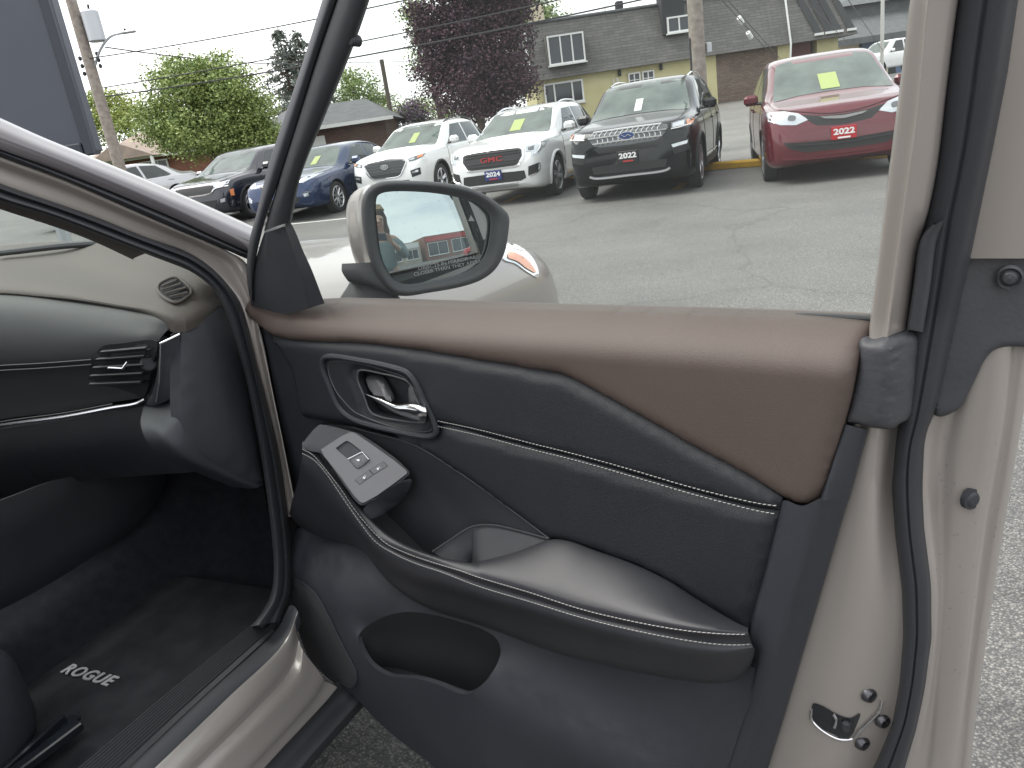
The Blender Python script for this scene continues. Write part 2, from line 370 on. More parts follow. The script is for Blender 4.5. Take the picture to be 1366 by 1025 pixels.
suv = empty('suv', HB.tolist())
tag(suv, 'champagne beige SUV in the foreground with its front passenger door wide open', 'car')
ORG = HB.copy()
def door(x, y, h):
    p = FD.hit(x, y, h); return p if p[2] < 1.10 else FDT.hit(x, y, h)
def side(x, y, h):
    p = FS.hit(x, y, h); return p if p[2] < 1.10 else FST.hit(x, y, h)
def dr(pts): return [door(*p) for p in pts]
def sd(pts): return [side(*p) for p in pts]
def zr(pts): return [FZ.hit(*p) for p in pts]

# ---------------- body: pillar, flange, rocker, wing, bonnet, roof
p0 = [(-430, -12), (-260, 42), (-120, 104), (0, 158), (60, 185), (168, 229), (260, 268), (342, 305)]
p1 = [(-430, 34), (-260, 88), (-120, 150), (0, 199), (61, 221), (123, 245), (184, 270), (240, 294), (270, 308), (340, 340)]
p2 = [(-430, 48), (-260, 102), (-120, 160), (0, 210), (88, 242), (176, 281), (240, 309), (262, 317), (345, 352)]
def withh(P, h): return [(x, y, h) for x, y in P]
pm = [((a[0]+b[0])/2, (a[1]+b[1])/2) for a, b in zip(resample(p0, 9), resample(p1, 9))]
body = band('pillar_skin', [sd(withh([(x+6, y+4) for x, y in p0], -.10)), sd(withh(p0, -.012)), sd(withh([(x, y+6) for x, y in p0], .006)), sd(withh(pm, .022)), sd(withh(p1, .012)), sd(withh(p1, -.01))], M_pillar, suv, 60, 5)
band('drip_seal', [sd(withh(p1, .004)), sd(withh([((a[0]+b[0])/2, (a[1]+b[1])/2) for a, b in zip(resample(p1, 9), resample(p2, 9))], .009)), sd(withh(p2, -.006)), sd(withh(p2, -.02))], M_rubber, suv, 60, 4)
fo = [(-430, 46), (-260, 100), (-120, 158), (0, 209), (88, 241), (176, 280), (240, 308), (300, 334), (328, 352), (337, 380), (341, 420), (350, 452), (362, 514), (378, 592), (394, 673), (397, 688)]
fi = [(-430, 88), (-260, 140), (-120, 197), (0, 245), (123, 288), (193, 316), (253, 338), (284, 359), (305, 381), (320, 403), (328, 425), (339, 470), (356, 536), (372, 605), (382, 670), (385, 690)]
fmid = [((a[0]*.55+b[0]*.45), (a[1]*.55+b[1]*.45)) for a, b in zip(resample(fo, 24), resample(fi, 24))]
band('opening_flange', [sd(withh(fo, -.03)), sd(withh(fo, -.004)), sd(withh([(a[0]*.85+b[0]*.15, a[1]*.85+b[1]*.15) for a, b in zip(resample(fo, 24), resample(fi, 24))], -.006)), sd(withh(fmid, -.024)), sd(withh(fi, -.034)), sd(withh(fi, -.06))], M_paint_in, suv, 110, 4)
si = [(-430, 114), (-260, 165), (-120, 222), (0, 270), (70, 290), (146, 320), (200, 341), (244, 357), (270, 371), (283, 384), (296, 404), (309, 436), (328, 505), (344, 583), (355, 652), (363, 720), (366, 778), (357, 812), (334, 836)]
so = fi[:-1]+[(384, 680), (389, 740), (389, 790), (378, 828)]
def mix(a, b, t, n=30): return [(p[0]*(1-t)+q[0]*t, p[1]*(1-t)+q[1]*t) for p, q in zip(resample(a, n), resample(b, n))]
band('opening_seal', [sd(withh(so, -.040)), sd(withh(mix(so, si, .06), -.024)), sd(withh(mix(so, si, .28), -.014)), sd(withh(mix(so, si, .42), -.024)), sd(withh(mix(so, si, .48), -.022)), sd(withh(mix(so, si, .75), -.020)), sd(withh(mix(so, si, .97), -.040)), sd(withh(si, -.07))], M_rubber, suv, 120, 3)
band('pillar_trim', [sd(withh([(-260, 160), (-120, 217), (0, 266), (70, 285), (146, 315), (200, 336)], -.06)), sd(withh([(-260, 178), (-120, 232), (0, 277), (60, 296), (124, 319), (180, 344)], -.085)), sd(withh([(-260, 182), (-120, 235), (0, 279), (60, 298), (124, 322), (180, 348)], -.14))], M_dash, suv, 40, 3)
# tread plate with ribs, sill seal, painted rocker, cladding
tl = [(-60, 1162, .40), (107, 1025, .40), (220, 930, .40), (336, 836, .40)]; tr_ = [(30, 1160, .415), (172, 1025, .415), (270, 932, .415), (367, 843, .415)]
rows = []; L_, R__ = np.array(zr(tl)), np.array(zr(tr_)); NR = 9
for i in range(NR):
    t = i/(NR-1)*.72
    for dt, dz in ((0, 0), (.022, .005), (.046, .005), (.060, 0)): rows.append(list(L_*(1-t-dt)+R__*(t+dt)+EZ*dz))
rows.append(list(L_*.2+R__*.8)); rows.append(list(L_*.12+R__*.88+EZ*.006)); rows.append(list(R__+EZ*.002)); rows.insert(0, list(L_-EZ*.05))
band('tread_plate', rows, M_hard, suv, 30, 1, cross=False, angle=50)
k00 = [(30, 1160, .415), (172, 1025, .415), (270, 932, .415), (367, 843, .418), (383, 815, .46)]
k0 = [(62, 1160, .418), (206, 1025, .418), (305, 930, .418), (380, 856, .43), (397, 815, .47)]
band('sill_seal', [zr(k00), [p+EZ*.012 for p in zr([(a[0]*.7+b[0]*.3, a[1]*.7+b[1]*.3, a[2]) for a, b in zip(k00, k0)])], [p+EZ*.014 for p in zr([(a[0]*.35+b[0]*.65, a[1]*.35+b[1]*.65, a[2]) for a, b in zip(k00, k0)])], zr(k0), [p-EZ*.03 for p in zr(k0)]], M_rubber, suv, 40, 4)
k1 = [(115, 1160, .392), (250, 1025, .392), (338, 938, .392), (386, 882, .396), (396, 846, .425)]
k1b = [(150, 1160, .372), (282, 1025, .372), (360, 946, .372), (399, 900, .376), (404, 868, .400)]
k2 = [(205, 1160, .325), (330, 1025, .325), (396, 954, .326), (418, 928, .328), (430, 907, .336)]
k3 = [(232, 1160, .300), (352, 1025, .295), (416, 956, .296), (438, 932, .298), (450, 917, .302)]
Z0, Z1, Z1b, Z2, Z3 = [np.array(zr(k)) for k in (k0, k1, k1b, k2, k3)]
band('rocker', [Z0-EZ*.02-ER*.02, Z0, Z0*.55+Z1*.45+EZ*.006, Z1+EZ*.004, Z1*.8+Z1b*.2-EZ*.008, Z1b, Z1b*.5+Z2*.5+ER*.004, Z2+ER*.004, Z2*.8+Z3*.2-ER*.010, Z3, Z3-EZ*.02-ER*.03], M_paint, suv, 50, 3, cross=True, angle=30)
k4 = [(255, 1160, .25), (372, 1025, .25), (463, 925, .25), (490, 895, .26)]; k5 = [(285, 1160, .235), (400, 1025, .235), (485, 930, .235), (515, 900, .24)]
band('rocker_cladding', [[p-ER*.02 for p in zr(k3)], zr(k4), zr(k5), [p-EZ*.05-ER*.03 for p in zr(k5)], [p-EZ*.06-ER*.3 for p in zr(k5)]], M_hard, suv, 40, 4)
# pillar foot trim beside the footwell
band('kick_panel', [sd(withh([(338, 575), (352, 652), (363, 720), (366, 778), (357, 812), (334, 838)], -.075)), [carpt(.06, -.13, .80), carpt(.06, -.135, .70), carpt(.05, -.14, .60), carpt(.04, -.145, .50), carpt(.0, -.15, .42), carpt(-.05, -.17, .36)], [carpt(.42, -.16, .80), carpt(.40, -.16, .70), carpt(.36, -.16, .60), carpt(.30, -.16, .48), carpt(.2, -.16, .38), carpt(.1, -.16, .33)]], M_hard, suv, 30, 4)
# wing and bonnet: cross sections along the nose
def sec(d, dz, rs, drop=0.0):
    prof = [(.00, .46), (.035, .62), (.045, .80), (.03, .93), (-.005, .995), (-.06, 1.035), (-.20, 1.075), (-.50, 1.105), (-.88, 1.115), (-1.26, 1.105), (-1.56, 1.075), (-1.70, 1.035), (-1.76, .96), (-1.80, .80), (-1.79, .50)]
    return [carpt(d, -.88+(r+.88)*rs, z+dz*(1 if z > .6 else .3)) for r, z in prof]
band('bonnet_and_wing', [sec(.13, .03, 1.0), sec(.30, .025, 1.0), sec(.65, .005, 1.005), sec(1.0, -.02, 1.01), sec(1.28, -.045, 1.01), sec(1.48, -.08, 1.0), sec(1.62, -.125, .975), sec(1.73, -.195, .925), sec(1.79, -.29, .85), sec(1.80, -.43, .77)], M_paint, suv, 60, 5)
# wheel arch trim, front wheel
mb = MB(); cc = carpt(.80, .052, .37)
mb.lathe([(.395, .0), (.40, .012), (.375, .016), (.37, -.06)], cc, ER, 40); mb.obj('arch_trim', M_hard, suv, origin=ORG)
wh = MB().lathe([(.20, -.2), (.33, -.2), (.355, -.17), (.36, -.05), (.34, -.015), (.25, -.01), (.24, -.05), (.05, -.06)], cc-ER*.03, ER, 36).obj('wheel', M_rubber, suv, origin=ORG)
MB().lathe([(.24, -.05), (.22, -.02), (.19, -.06), (.06, -.03), (.001, -.03)], cc-ER*.03, ER, 20).obj('rim', M_chrome, wh, origin=ORG)
# bonnet edge gap, headlight
bvh_bonnet = None
def bvh_of(o): 
    dg = bpy.context.evaluated_depsgraph_get(); me = o.data
    return BVHTree.FromPolygons([tuple(v.co) for v in me.vertices], [tuple(p.vertices) for p in me.polygons])
def drape(name, target, outline, lift, m, parent, sp=5.0, thick=0.0, curve=True, nudge=None, feats=()):
    """a patch laid on a part's surface: outline given in photo points"""
    bv = bvh_of(target); P = crom([(x, y, 0) for x, y in outline], 5, True) if curve else np.array([(x, y, 0) for x, y in outline], float)
    Q, hv, T, rim = cdt_patch(P, (), [np.array([(x, y, 0) for x, y in f], float) for f in feats], sp)
    V = np.zeros((len(Q), 3)); N = np.zeros((len(Q), 3)); ok = np.zeros(len(Q), bool)
    for i, (x, y) in enumerate(Q):
        d = ray(x, y); h, n, _, _ = bv.ray_cast(Vector(CAM-ORG), Vector(d/np.linalg.norm(d)))
        if h is not None:
            n = np.array(n); n = n if np.dot(n, d) < 0 else -n
            V[i] = np.array(h)+ORG; N[i] = n; ok[i] = True
    T = [t for t in T[:, ::-1].tolist() if all(ok[q] for q in t)]
    # keep the largest connected piece of the patch
    par = list(range(len(V)))
    def find(q):
        while par[q] != q: par[q] = par[par[q]]; q = par[q]
        return q
    for t in T: par[find(t[0])] = find(t[1]); par[find(t[1])] = find(t[2])
    cnt = {}
    for t in T: cnt[find(t[0])] = cnt.get(find(t[0]), 0)+1
    if cnt: big_ = max(cnt, key=cnt.get); T = [t for t in T if find(t[0]) == big_]
    V = V+N*lift; F = list(T)
    if thick:
        ks = {}
        for t in T:
            for a, b in ((t[0], t[1]), (t[1], t[2]), (t[2], t[0])): ks[(a, b)] = 1
        rim = [(a, b) for a, b in ks if (b, a) not in ks]; idx = {}; ex = []
        for a, b in rim:
            for q in (a, b):
                if q not in idx: idx[q] = len(V)+len(ex); ex.append(V[q]-N[q]*thick)
        if ex: V = np.concatenate([V, np.array(ex)]); F += [(b, a, idx[a], idx[b]) for a, b in rim]
    return mesh_obj(name, V, F, m, parent, origin=ORG, angle=40)
bonnet = [o for o in suv.children if o.name.startswith('bonnet')][0]
hl = drape('headlight', bonnet, [(672, 327), (686, 327), (700, 335), (711, 347), (717, 362), (717, 371), (703, 364), (687, 353), (670, 346)], .004, M_lens, suv, 3.0, .006)
drape('indicator', bonnet, [(678, 338), (692, 342), (705, 352), (713, 365), (702, 360), (688, 350), (676, 345)], .007, M_amber, hl, 3.0)
# windscreen, cowl
band('windshield', [[carpt(.04, -.13, 1.19), carpt(.30, -.45, 1.19), carpt(.40, -.90, 1.19), carpt(.30, -1.35, 1.19), carpt(.04, -1.67, 1.19)], [carpt(-.25, -.22, 1.43), carpt(.02, -.5, 1.44), carpt(.10, -.9, 1.44), carpt(.02, -1.30, 1.44), carpt(-.25, -1.58, 1.43)], [carpt(-.60, -.30, 1.62), carpt(-.45, -.5, 1.63), carpt(-.40, -.9, 1.64), carpt(-.45, -1.3, 1.63), carpt(-.60, -1.5, 1.62)]], M_wind, suv, 30, 5)
band('cowl', [[carpt(.02, -.12, 1.185), carpt(.29, -.45, 1.185), carpt(.39, -.90, 1.185), carpt(.29, -1.35, 1.185), carpt(.03, -1.68, 1.185)], [carpt(.10, -.06, 1.10), carpt(.38, -.45, 1.11), carpt(.47, -.90, 1.11), carpt(.38, -1.35, 1.11), carpt(.10, -1.72, 1.10)], [carpt(.16, -.04, 1.02), carpt(.44, -.45, 1.04), carpt(.52, -.90, 1.04), carpt(.44, -1.35, 1.04), carpt(.16, -1.74, 1.02)]], M_hard, suv, 30, 3)
cord('wiper', [carpt(.33, -.40, 1.20), carpt(.30, -.8, 1.235), carpt(.30, -1.2, 1.235)], .009, M_rubber, suv)
# roof, far side and rear of the cabin (they keep the footwell in shade)
rf = MB(); 
V, F = loft_mesh([[carpt(-.50, -.24, 1.60), carpt(-1.2, -.20, 1.64), carpt(-2.6, -.24, 1.60)], [carpt(-.48, -.30, 1.645), carpt(-1.2, -.28, 1.69), carpt(-2.6, -.32, 1.64)], [carpt(-.42, -.9, 1.67), carpt(-1.2, -.9, 1.72), carpt(-2.6, -.9, 1.67)], [carpt(-.48, -1.5, 1.645), carpt(-1.2, -1.52, 1.69), carpt(-2.6, -1.48, 1.64)], [carpt(-.5, -1.56, 1.60), carpt(-1.2, -1.6, 1.64), carpt(-2.6, -1.56, 1.6)]], 16, 4)
rf.add(V, F); rf.add(V-EZ*.05, [f[::-1] for f in F]); rf.obj('roof', M_paint, suv, origin=ORG)
MB().box(carpt(-1.25, -1.74, .72), (.06, 2.9, .80), rot=np.array([ER, EF, EZ]).T, bev=.03).obj('driver_side', M_trim, suv, origin=ORG)
MB().box(carpt(-2.65, -.9, .95), (1.6, .08, 1.3), rot=np.array([ER, EF, EZ]).T, bev=.03).obj('tailgate', M_trim, suv, origin=ORG)
mb = MB()
for d0, z0, d1, z1 in ((-1.0, 1.1, -1.05, 1.62), (-1.95, 1.1, -1.95, 1.62)): MB().tube([carpt(d0, -1.72, z0), carpt(d1, -1.55, z1)], .05, 8).obj('driver_pillar', M_trim, suv, origin=ORG)
mb = MB().tube([carpt(-2.2, -.02, .35), carpt(-2.2, -.03, 1.05), carpt(-2.28, -.24, 1.62)], .07, 8); mb.obj('rear_pillar', M_paint, suv, origin=ORG)
# ---------------- cabin floor, footwell
fl = MB(); Rm = np.array([ER, EF, EZ]).T
V, F = loft_mesh([[carpt(-2.4, -.12, .36), carpt(-.9, -.12, .36), carpt(-.2, -.12, .345), carpt(.10, -.12, .34), carpt(.28, -.12, .46), carpt(.42, -.12, .70), carpt(.50, -.12, .95)], [carpt(-2.4, -.3, .33), carpt(-.9, -.3, .30), carpt(-.2, -.3, .30), carpt(.12, -.3, .31), carpt(.30, -.3, .44), carpt(.44, -.3, .70), carpt(.52, -.3, .95)], [carpt(-2.4, -.6, .33), carpt(-.9, -.6, .30), carpt(-.2, -.6, .30), carpt(.12, -.6, .31), carpt(.30, -.6, .44), carpt(.44, -.6, .70), carpt(.52, -.6, .95)], [carpt(-2.4, -.74, .36), carpt(-.9, -.72, .40), carpt(-.2, -.70, .44), carpt(.12, -.70, .48), carpt(.30, -.70, .55), carpt(.44, -.70, .75), carpt(.52, -.7, .95)], [carpt(-2.4, -1.7, .36), carpt(-.9, -1.7, .40), carpt(-.2, -1.7, .44), carpt(.12, -1.7, .48), carpt(.30, -1.7, .55), carpt(.44, -1.7, .75), carpt(.52, -1.7, .95)]], 40, 5)
fl.add(V, F); fl.obj('floor_carpet', M_carpet, suv, origin=ORG)
sheet('console_side', FS, [(-260, 720, -.66), (-100, 700, -.66), (0, 668, -.66), (91, 637, -.66), (220, 632, -.66), (213, 660, -.66), (181, 700, -.665), (113, 750, -.675), (45, 791, -.68), (0, 814, -.685), (-120, 870, -.69), (-260, 930, -.69)], M_leather, suv, sp=.04, pillow=(.012, .03))
# passenger seat edge and its runner
seat = MB().superbox(carpt(-.80, -.58, .44), (.46, .76, .28), rot=Rm, e=.45).obj('seat', M_trim, suv, origin=ORG)
MB().box(carpt(-1.32, -.48, .95), (.48, .16, .85), rot=Rm, bev=.07).obj('seat_back', M_trim, seat, origin=ORG)
for a, b, r_ in (((32, 1006, .36), (86, 957, .36), .006), ((34, 1021, .365), (107, 966, .365), .012)):
    A_, B_ = FZ.hit(*a), FZ.hit(*b); dd = (B_-A_); A_ = A_-dd*1.5
    MB().box((A_+B_)/2, (r_*2.2, np.linalg.norm(B_-A_), .02), rot=np.array([np.cross(dd/np.linalg.norm(dd), EZ), dd/np.linalg.norm(dd), EZ]).T, bev=.003).obj('seat_runner', M_gloss, seat, origin=ORG)
A_, B_ = FZ.hit(33, 1013, .352), FZ.hit(96, 961, .352)
MB().box((A_*2.0-B_+B_)/2, (.028, np.linalg.norm(B_-A_)*2.2, .006), rot=np.array([np.cross((B_-A_)/np.linalg.norm(B_-A_), EZ), (B_-A_)/np.linalg.norm(B_-A_), EZ]).T).obj('seat_track', M_gloss, seat, origin=ORG)

# ---------------- dashboard
dash = band('dashboard', [[FF.hit(-260, 340, -.50), FF.hit(-100, 332, -.50), FF.hit(0, 328, -.46), FF.hit(60, 323, -.42), FF.hit(108, 323, -.34), FF.hit(162, 328, -.22), FF.hit(205, 343, -.12), FF.hit(262, 366, -.02), side(284, 380, -.075)],
    [FF.hit(-260, 366, -.26), FF.hit(-100, 358, -.26), FF.hit(0, 353, -.24), FF.hit(60, 352, -.22), FF.hit(108, 356, -.18), FF.hit(162, 364, -.10), FF.hit(205, 374, -.03), FF.hit(250, 392, .03), side(290, 390, -.082)],
    [FF.hit(-260, 384, .00), FF.hit(-100, 378, .00), FF.hit(0, 375, .01), FF.hit(50, 379, .015), FF.hit(101, 385, .025), FF.hit(150, 394, .04), FF.hit(190, 402, .06), FF.hit(236, 413, .08), side(294, 397, -.09)],
    [FF.hit(-260, 399, .035), FF.hit(-100, 393, .035), FF.hit(0, 391, .045), FF.hit(50, 395, .05), FF.hit(101, 400, .06), FF.hit(150, 408, .07), FF.hit(195, 416, .085), FF.hit(240, 427, .10), side(297, 405, -.092)],
    [FF.hit(-260, 403, .01), FF.hit(-100, 398, .01), FF.hit(0, 396, .02), FF.hit(50, 400, .02), FF.hit(101, 405, .03), FF.hit(150, 413, .04), FF.hit(195, 422, .055), FF.hit(242, 445, .10), side(300, 412, -.095)]], M_dash, suv, 70, 5)
# demister outlet on the dash top
dv = [(212, 388), (216, 381), (233, 372.5), (240, 373), (253, 386), (256, 391), (251, 398), (239, 406), (231, 406), (216, 396)]
drape('demister_vent', dash, dv, .004, M_recess_shade, dash, 3.0, .006)
_bd = bvh_of(dash)
def ond(x, y, lift):
    d = ray(x, y); h, n, _, _ = _bd.ray_cast(Vector(CAM-ORG), Vector(d/np.linalg.norm(d))); n = np.array(n); n = n if np.dot(n, d) < 0 else -n; return np.array(h)+ORG+n*lift
_dl = [ond(x, y, .005) for x, y in crom(dv, 4, True)]; cord('demister_rim', _dl+_dl[:2], .0032, M_dash, dash, 8, curve=False)
for (ax, ay), (bx, by) in (((219, 386), (240, 377.5)), ((219, 391), (245.5, 382)), ((222, 396), (250, 387)), ((228, 401), (251, 393))):
    cord('demister_slat', [ond(ax, ay, .008), ond(bx, by, .008)], .0026, M_dash, dash, 6)
# padded fascia (rolls from the top edge down to the stitched seam)
F1 = [(-260, 399, .030), (-100, 394, .030), (0, 392, .040), (86, 401, .052), (172, 414, .072), (225, 424, .09), (237, 427, .092)]
F2 = [(-260, 425, .075), (-100, 416, .075), (0, 413, .080), (86, 420, .085), (172, 431, .10), (215, 438, .105), (226, 438, .10)]
F3 = [(-260, 470, .10), (-100, 455, .10), (0, 448, .105), (86, 450, .11), (172, 452, .12), (205, 453, .12), (212, 455, .115)]
F4 = [(-260, 510, .10), (-100, 497, .10), (0, 488, .105), (54, 485, .11), (122, 480, .115), (180, 476, .12), (210, 474, .12)]
F5 = [(-260, 600, .07), (-100, 585, .07), (0, 560, .075), (86, 549, .08), (150, 537, .085), (182, 532, .09), (203, 527, .09)]
dpad = band('dash_fascia', [[FF.hit(*p)-EF*-.05 for p in F1], [FF.hit(*p) for p in F1], [FF.hit(*p) for p in F2], [FF.hit(*p) for p in F3], [FF.hit(*p) for p in F4], [FF.hit(x, y+9, h-.012) for x, y, h in F4], [FF.hit(*p) for p in F5]], M_dashpad, suv, 60, 4)
for dy in (0, 6.5):
    cord('seam_piping', [FF.hit(x, y+dy, h+.003) for x, y, h in F4[:5]], .0013, M_chrome if False else M_satin, dpad)
# air vent
vent = sheet('air_vent', FF, [(120, 517, .085), (120, 494, .107), (128, 472, .117), (137, 462, .122), (163, 458, .123), (209, 456, .123), (206, 480, .122), (200, 503, .115), (195, 524, .10), (188, 532, .09)], M_recess_shade, dpad, sp=.02, thick=.03)
for i, y in enumerate((466, 476, 487, 498, 509)):
    x0 = 136-[0, 6, 10, 14, 15][i]
    A_, B_ = FF.hit(x0, y+1.5, .123), FF.hit(196-i*1.6, y-4+i*.6, .133); V, F = loft_mesh([[A_, B_], [A_-EZ*.002+EF*-.006, B_-EZ*.002+EF*-.006], [A_-EZ*.008, B_-EZ*.008], [A_-EZ*.006+EF*.02, B_-EZ*.006+EF*.02]], 6, 3)
    mesh_obj('vent_slat', V, F, M_leather, dpad, origin=ORG)
cord('vent_tab', [FF.hit(145, 491, .146), FF.hit(147, 490.5, .150), FF.hit(164, 491.5, .150), FF.hit(170.5, 483, .150)], .0028, M_chrome, dpad, curve=False)
MB().lathe([(.0, .0), (.016, .0), (.017, .006), (.013, .010), (.0, .010)], FF.hit(199, 484, .120), ER-EF, 14).obj('vent_wheel', M_hard, dpad, origin=ORG)
# chrome line, end plate, glove box
ch = [(-260, 612, .105), (-100, 590, .105), (0, 568, .11), (86, 556, .115), (150, 544, .12), (182, 538.5, .122), (194, 533, .124)]
cord('chrome_line', [FF.hit(*p) for p in ch], .0042, M_chrome, dpad)
cord('chrome_line', [FF.hit(x, y-5, h-.004) for x, y, h in ch[:5]], .0014, M_satin, dpad)
sheet('end_plate', FF, [(213, 459, .13), (213, 459, .13), (240, 446, .105), (240, 446, .105), (240, 505, .11), (239, 522, .115), (226, 533, .12), (205, 541, .128), (196, 538, .128), (203, 524, .13), (209, 500, .131)], M_satin if False else M_trim, dpad, sp=.015, pillow=(.004, .008), thick=.03)
cord('end_trim', [FF.hit(240, 446, .112), FF.hit(214, 458.5, .138), FF.hit(213, 480, .139), FF.hit(212, 510, .138), FF.hit(208, 536, .135)], .0022, M_chrome, dpad, curve=False)
cap = sheet('dash_end_panel', FS, [(242, 446, -.10), (242, 446, -.10), (297, 408, -.09), (297, 408, -.09), (309, 436, -.085), (328, 505, -.085), (344, 583, -.085), (353, 640, -.085), (353, 640, -.085), (347, 645, -.088), (306, 630, -.10), (272, 611, -.105), (252, 592, -.108), (244, 567, -.108), (241, 505, -.104)], M_trim, suv, feats=[[(272, 430, -.082), (290, 500, -.076), (312, 570, -.074), (335, 630, -.078)]], sp=.014, pillow=(.006, .012), smooth=6, thick=.03)
sheet('glove_box', FF, [(-260, 618, .09), (-100, 596, .09), (0, 573, .095), (86, 561, .10), (182, 544, .105), (205, 541, .11), (216, 547, .11), (216, 566, .11), (224, 590, .115), (243, 611, .118), (270, 626, .12), (200, 634, .07), (127, 640, .05), (91, 644, .04), (0, 676, .03), (-100, 710, .02), (-260, 760, .02)], M_leather, suv, feats=[[(-100, 640, .10), (0, 615, .105), (100, 596, .11), (190, 580, .115)]], sp=.025, smooth=4, thick=.02)
B1 = [(232, 498, -.21), (223, 528, -.20), (218, 550, -.170), (216, 566, -.148), (223, 588, -.128), (241, 609, -.122), (294, 634, -.108), (338, 652, -.095)]
B2 = [(243, 498, -.118), (243, 525, -.114), (243, 548, -.110), (245, 565, -.107), (253, 588, -.106), (272, 608, -.102), (312, 631, -.098), (352, 646, -.088)]
band('dash_end_bolster', [[p-ER*.06 for p in sd(B1)], sd(B1), [(a+b)/2+ER*.004 for a, b in zip(sd(B1), sd(B2))], sd(B2)], M_trim, suv, 40, 4)

# ---------------- the open door
jr = [[(1168, 425, -.035), (1158, 500, -.035), (1146, 575, -.035), (1122, 665, -.035), (1088, 780, -.035), (1052, 900, -.035), (1010, 1050, -.04), (980, 1170, -.04)],
      [(1180, 430, -.034), (1174, 500, -.034), (1170, 575, -.034), (1164, 665, -.034), (1160, 780, -.036), (1140, 900, -.040), (1100, 1040, -.044), (1060, 1170, -.046)],
      [(1212, 440, -.075), (1204, 520, -.075), (1194, 587, -.075), (1188, 651, -.072), (1190, 710, -.066), (1196, 787, -.062), (1196, 850, -.064), (1190, 914, -.068), (1178, 968, -.07), (1150, 1030, -.07), (1090, 1150, -.06)],
      [(1262, 470, -.090), (1251, 541, -.090), (1235, 580, -.090), (1234, 651, -.086), (1238, 705, -.082), (1247, 778, -.078), (1246, 850, -.080), (1237, 923, -.084), (1226, 977, -.085), (1205, 1040, -.085), (1150, 1150, -.075)],
      [(1288, 455, -.112), (1270, 541, -.112), (1256, 590, -.112), (1252, 660, -.110), (1253, 720, -.106), (1256, 785, -.102), (1252, 860, -.102), (1244, 940, -.104), (1237, 1000, -.105), (1215, 1150, -.10)],
      [(1312, 440, -.108), (1292, 540, -.108), (1280, 605, -.108), (1273, 700, -.106), (1266, 790, -.104), (1258, 880, -.104), (1251, 970, -.104), (1245, 1025, -.104), (1225, 1150, -.10)],
      [(1346, 440, -.114), (1334, 560, -.114), (1318, 651, -.114), (1308, 720, -.113), (1299, 790, -.112), (1287, 900, -.112), (1276, 980, -.112), (1269, 1025, -.112), (1250, 1150, -.11)],
      [(1358, 440, -.136), (1344, 560, -.136), (1331, 640, -.136), (1317, 720, -.136), (1304, 820, -.136), (1290, 930, -.136), (1280, 1025, -.136), (1259, 1150, -.135)],
      [(1372, 440, -.138), (1355, 560, -.138), (1343, 640, -.138), (1328, 720, -.138), (1312, 820, -.138), (1297, 930, -.138), (1287, 1025, -.138), (1265, 1150, -.138)],
      [(1388, 430, -.158), (1364, 560, -.158), (1352, 628, -.158), (1337, 719, -.158), (1318, 841, -.158), (1303, 946, -.158), (1293, 1025, -.158), (1270, 1160, -.158)]]
J = [dr(r) for r in jr]
out0 = [FD.pt(FD.loc(p)[0]-.012, p[2], -.168) for p in J[-1]]; out1 = [FD.pt(.62, p[2], -.185) for p in J[-1]]; out2 = [FD.pt(-.02, p[2], -.16) for p in J[-1]]; out3 = [FD.pt(-.02, p[2], -.06) for p in J[-1]]
front_door = band('front_door', J+[out0, out1, out2, out3], M_paint_in, suv, 60, 4)
door_p = front_door
bz = [(431, 480), (437, 476), (480, 481), (525, 490.5), (543, 497), (553, 508), (566, 535), (580, 566), (582, 577), (575, 582), (525, 574.5), (480, 563), (464, 555), (452, 543), (439, 514), (430.5, 491)]
cup = [(479, 495), (486, 494), (507, 498), (530, 503), (545, 510), (556, 533), (567, 557), (567, 563), (560, 564), (530, 560.5), (507, 556), (495, 550), (485, 526), (477, 505)]
sheet('door_panel', FD, [(336, 412, -.02), (338, 420, -.02), (352, 452, -.02), (365, 514, -.02), (381, 592, -.02), (396, 668, -.02), (396, 700, -.015), (392, 735, -.02), (440, 800, -.03), (540, 950, -.03), (640, 1080, -.03), (960, 1110, -.03), (1010, 1060, -.02), (1055, 900, -.02), (1092, 780, -.02), (1128, 664, -.02), (1140, 560, -.03), (1150, 470, -.035), (900, 450, -.03), (600, 440, -.03), (420, 428, -.025)], M_trim, door_p, holes=[[(x, y, -.02) for x, y in cup]], sp=.03)
# brown upper trim
bot = [(724, 496), (773, 510), (846, 550), (920, 592), (993, 631), (1044, 662)]
brown_b = [(414, 399.5, -.045), (414, 399.5, -.045), (470, 400.5, -.05), (529, 402, -.05), (650, 406, -.05), (780, 410, -.05), (950, 414.5, -.05), (1080, 420, -.048), (1148, 424, -.045), (1158, 428, -.038), (1158, 437, -.025), (1147, 468, -.012), (1137, 526, -.010), (1127, 563, -.008), (1114, 607, -.004), (1100, 654, -.002), (1091, 667, 0), (1078, 673, 0), (1062, 671, 0), (1044, 662, 0), (993, 631, 0), (920, 592, 0), (846, 550, 0), (773, 510, 0), (752, 500, 0), (724, 495, 0), (690, 489, 0), (623, 478, 0), (556, 467, 0), (488, 459, 0), (421, 456, 0), (385, 453, 0), (360, 445, -.002), (344, 433, -.006), (332, 421, -.012), (328, 408, -.018), (334, 399.5, -.02), (346, 404, -.02), (367, 409.5, -.022), (383, 410.5, -.026), (398, 404, -.035)]
def roll(P, hv, top):
    t = np.interp(P[:, 0], top[:, 0], top[:, 1])-P[:, 1]; k = np.clip(t/.062, 0, 1); dp = np.interp(P[:, 0], [0, .08, .2], [.006, .016, .050]); return np.where(k < 1, -dp+(dp+.012)*np.sin(k*math.pi/2)**.85, .012)
_tb = FD.flat([(330, 400, -.02), (367, 409, -.022), (398, 404, -.035)]+brown_b[1:10], False, False); _tb = _tb[np.argsort(_tb[:, 0])]
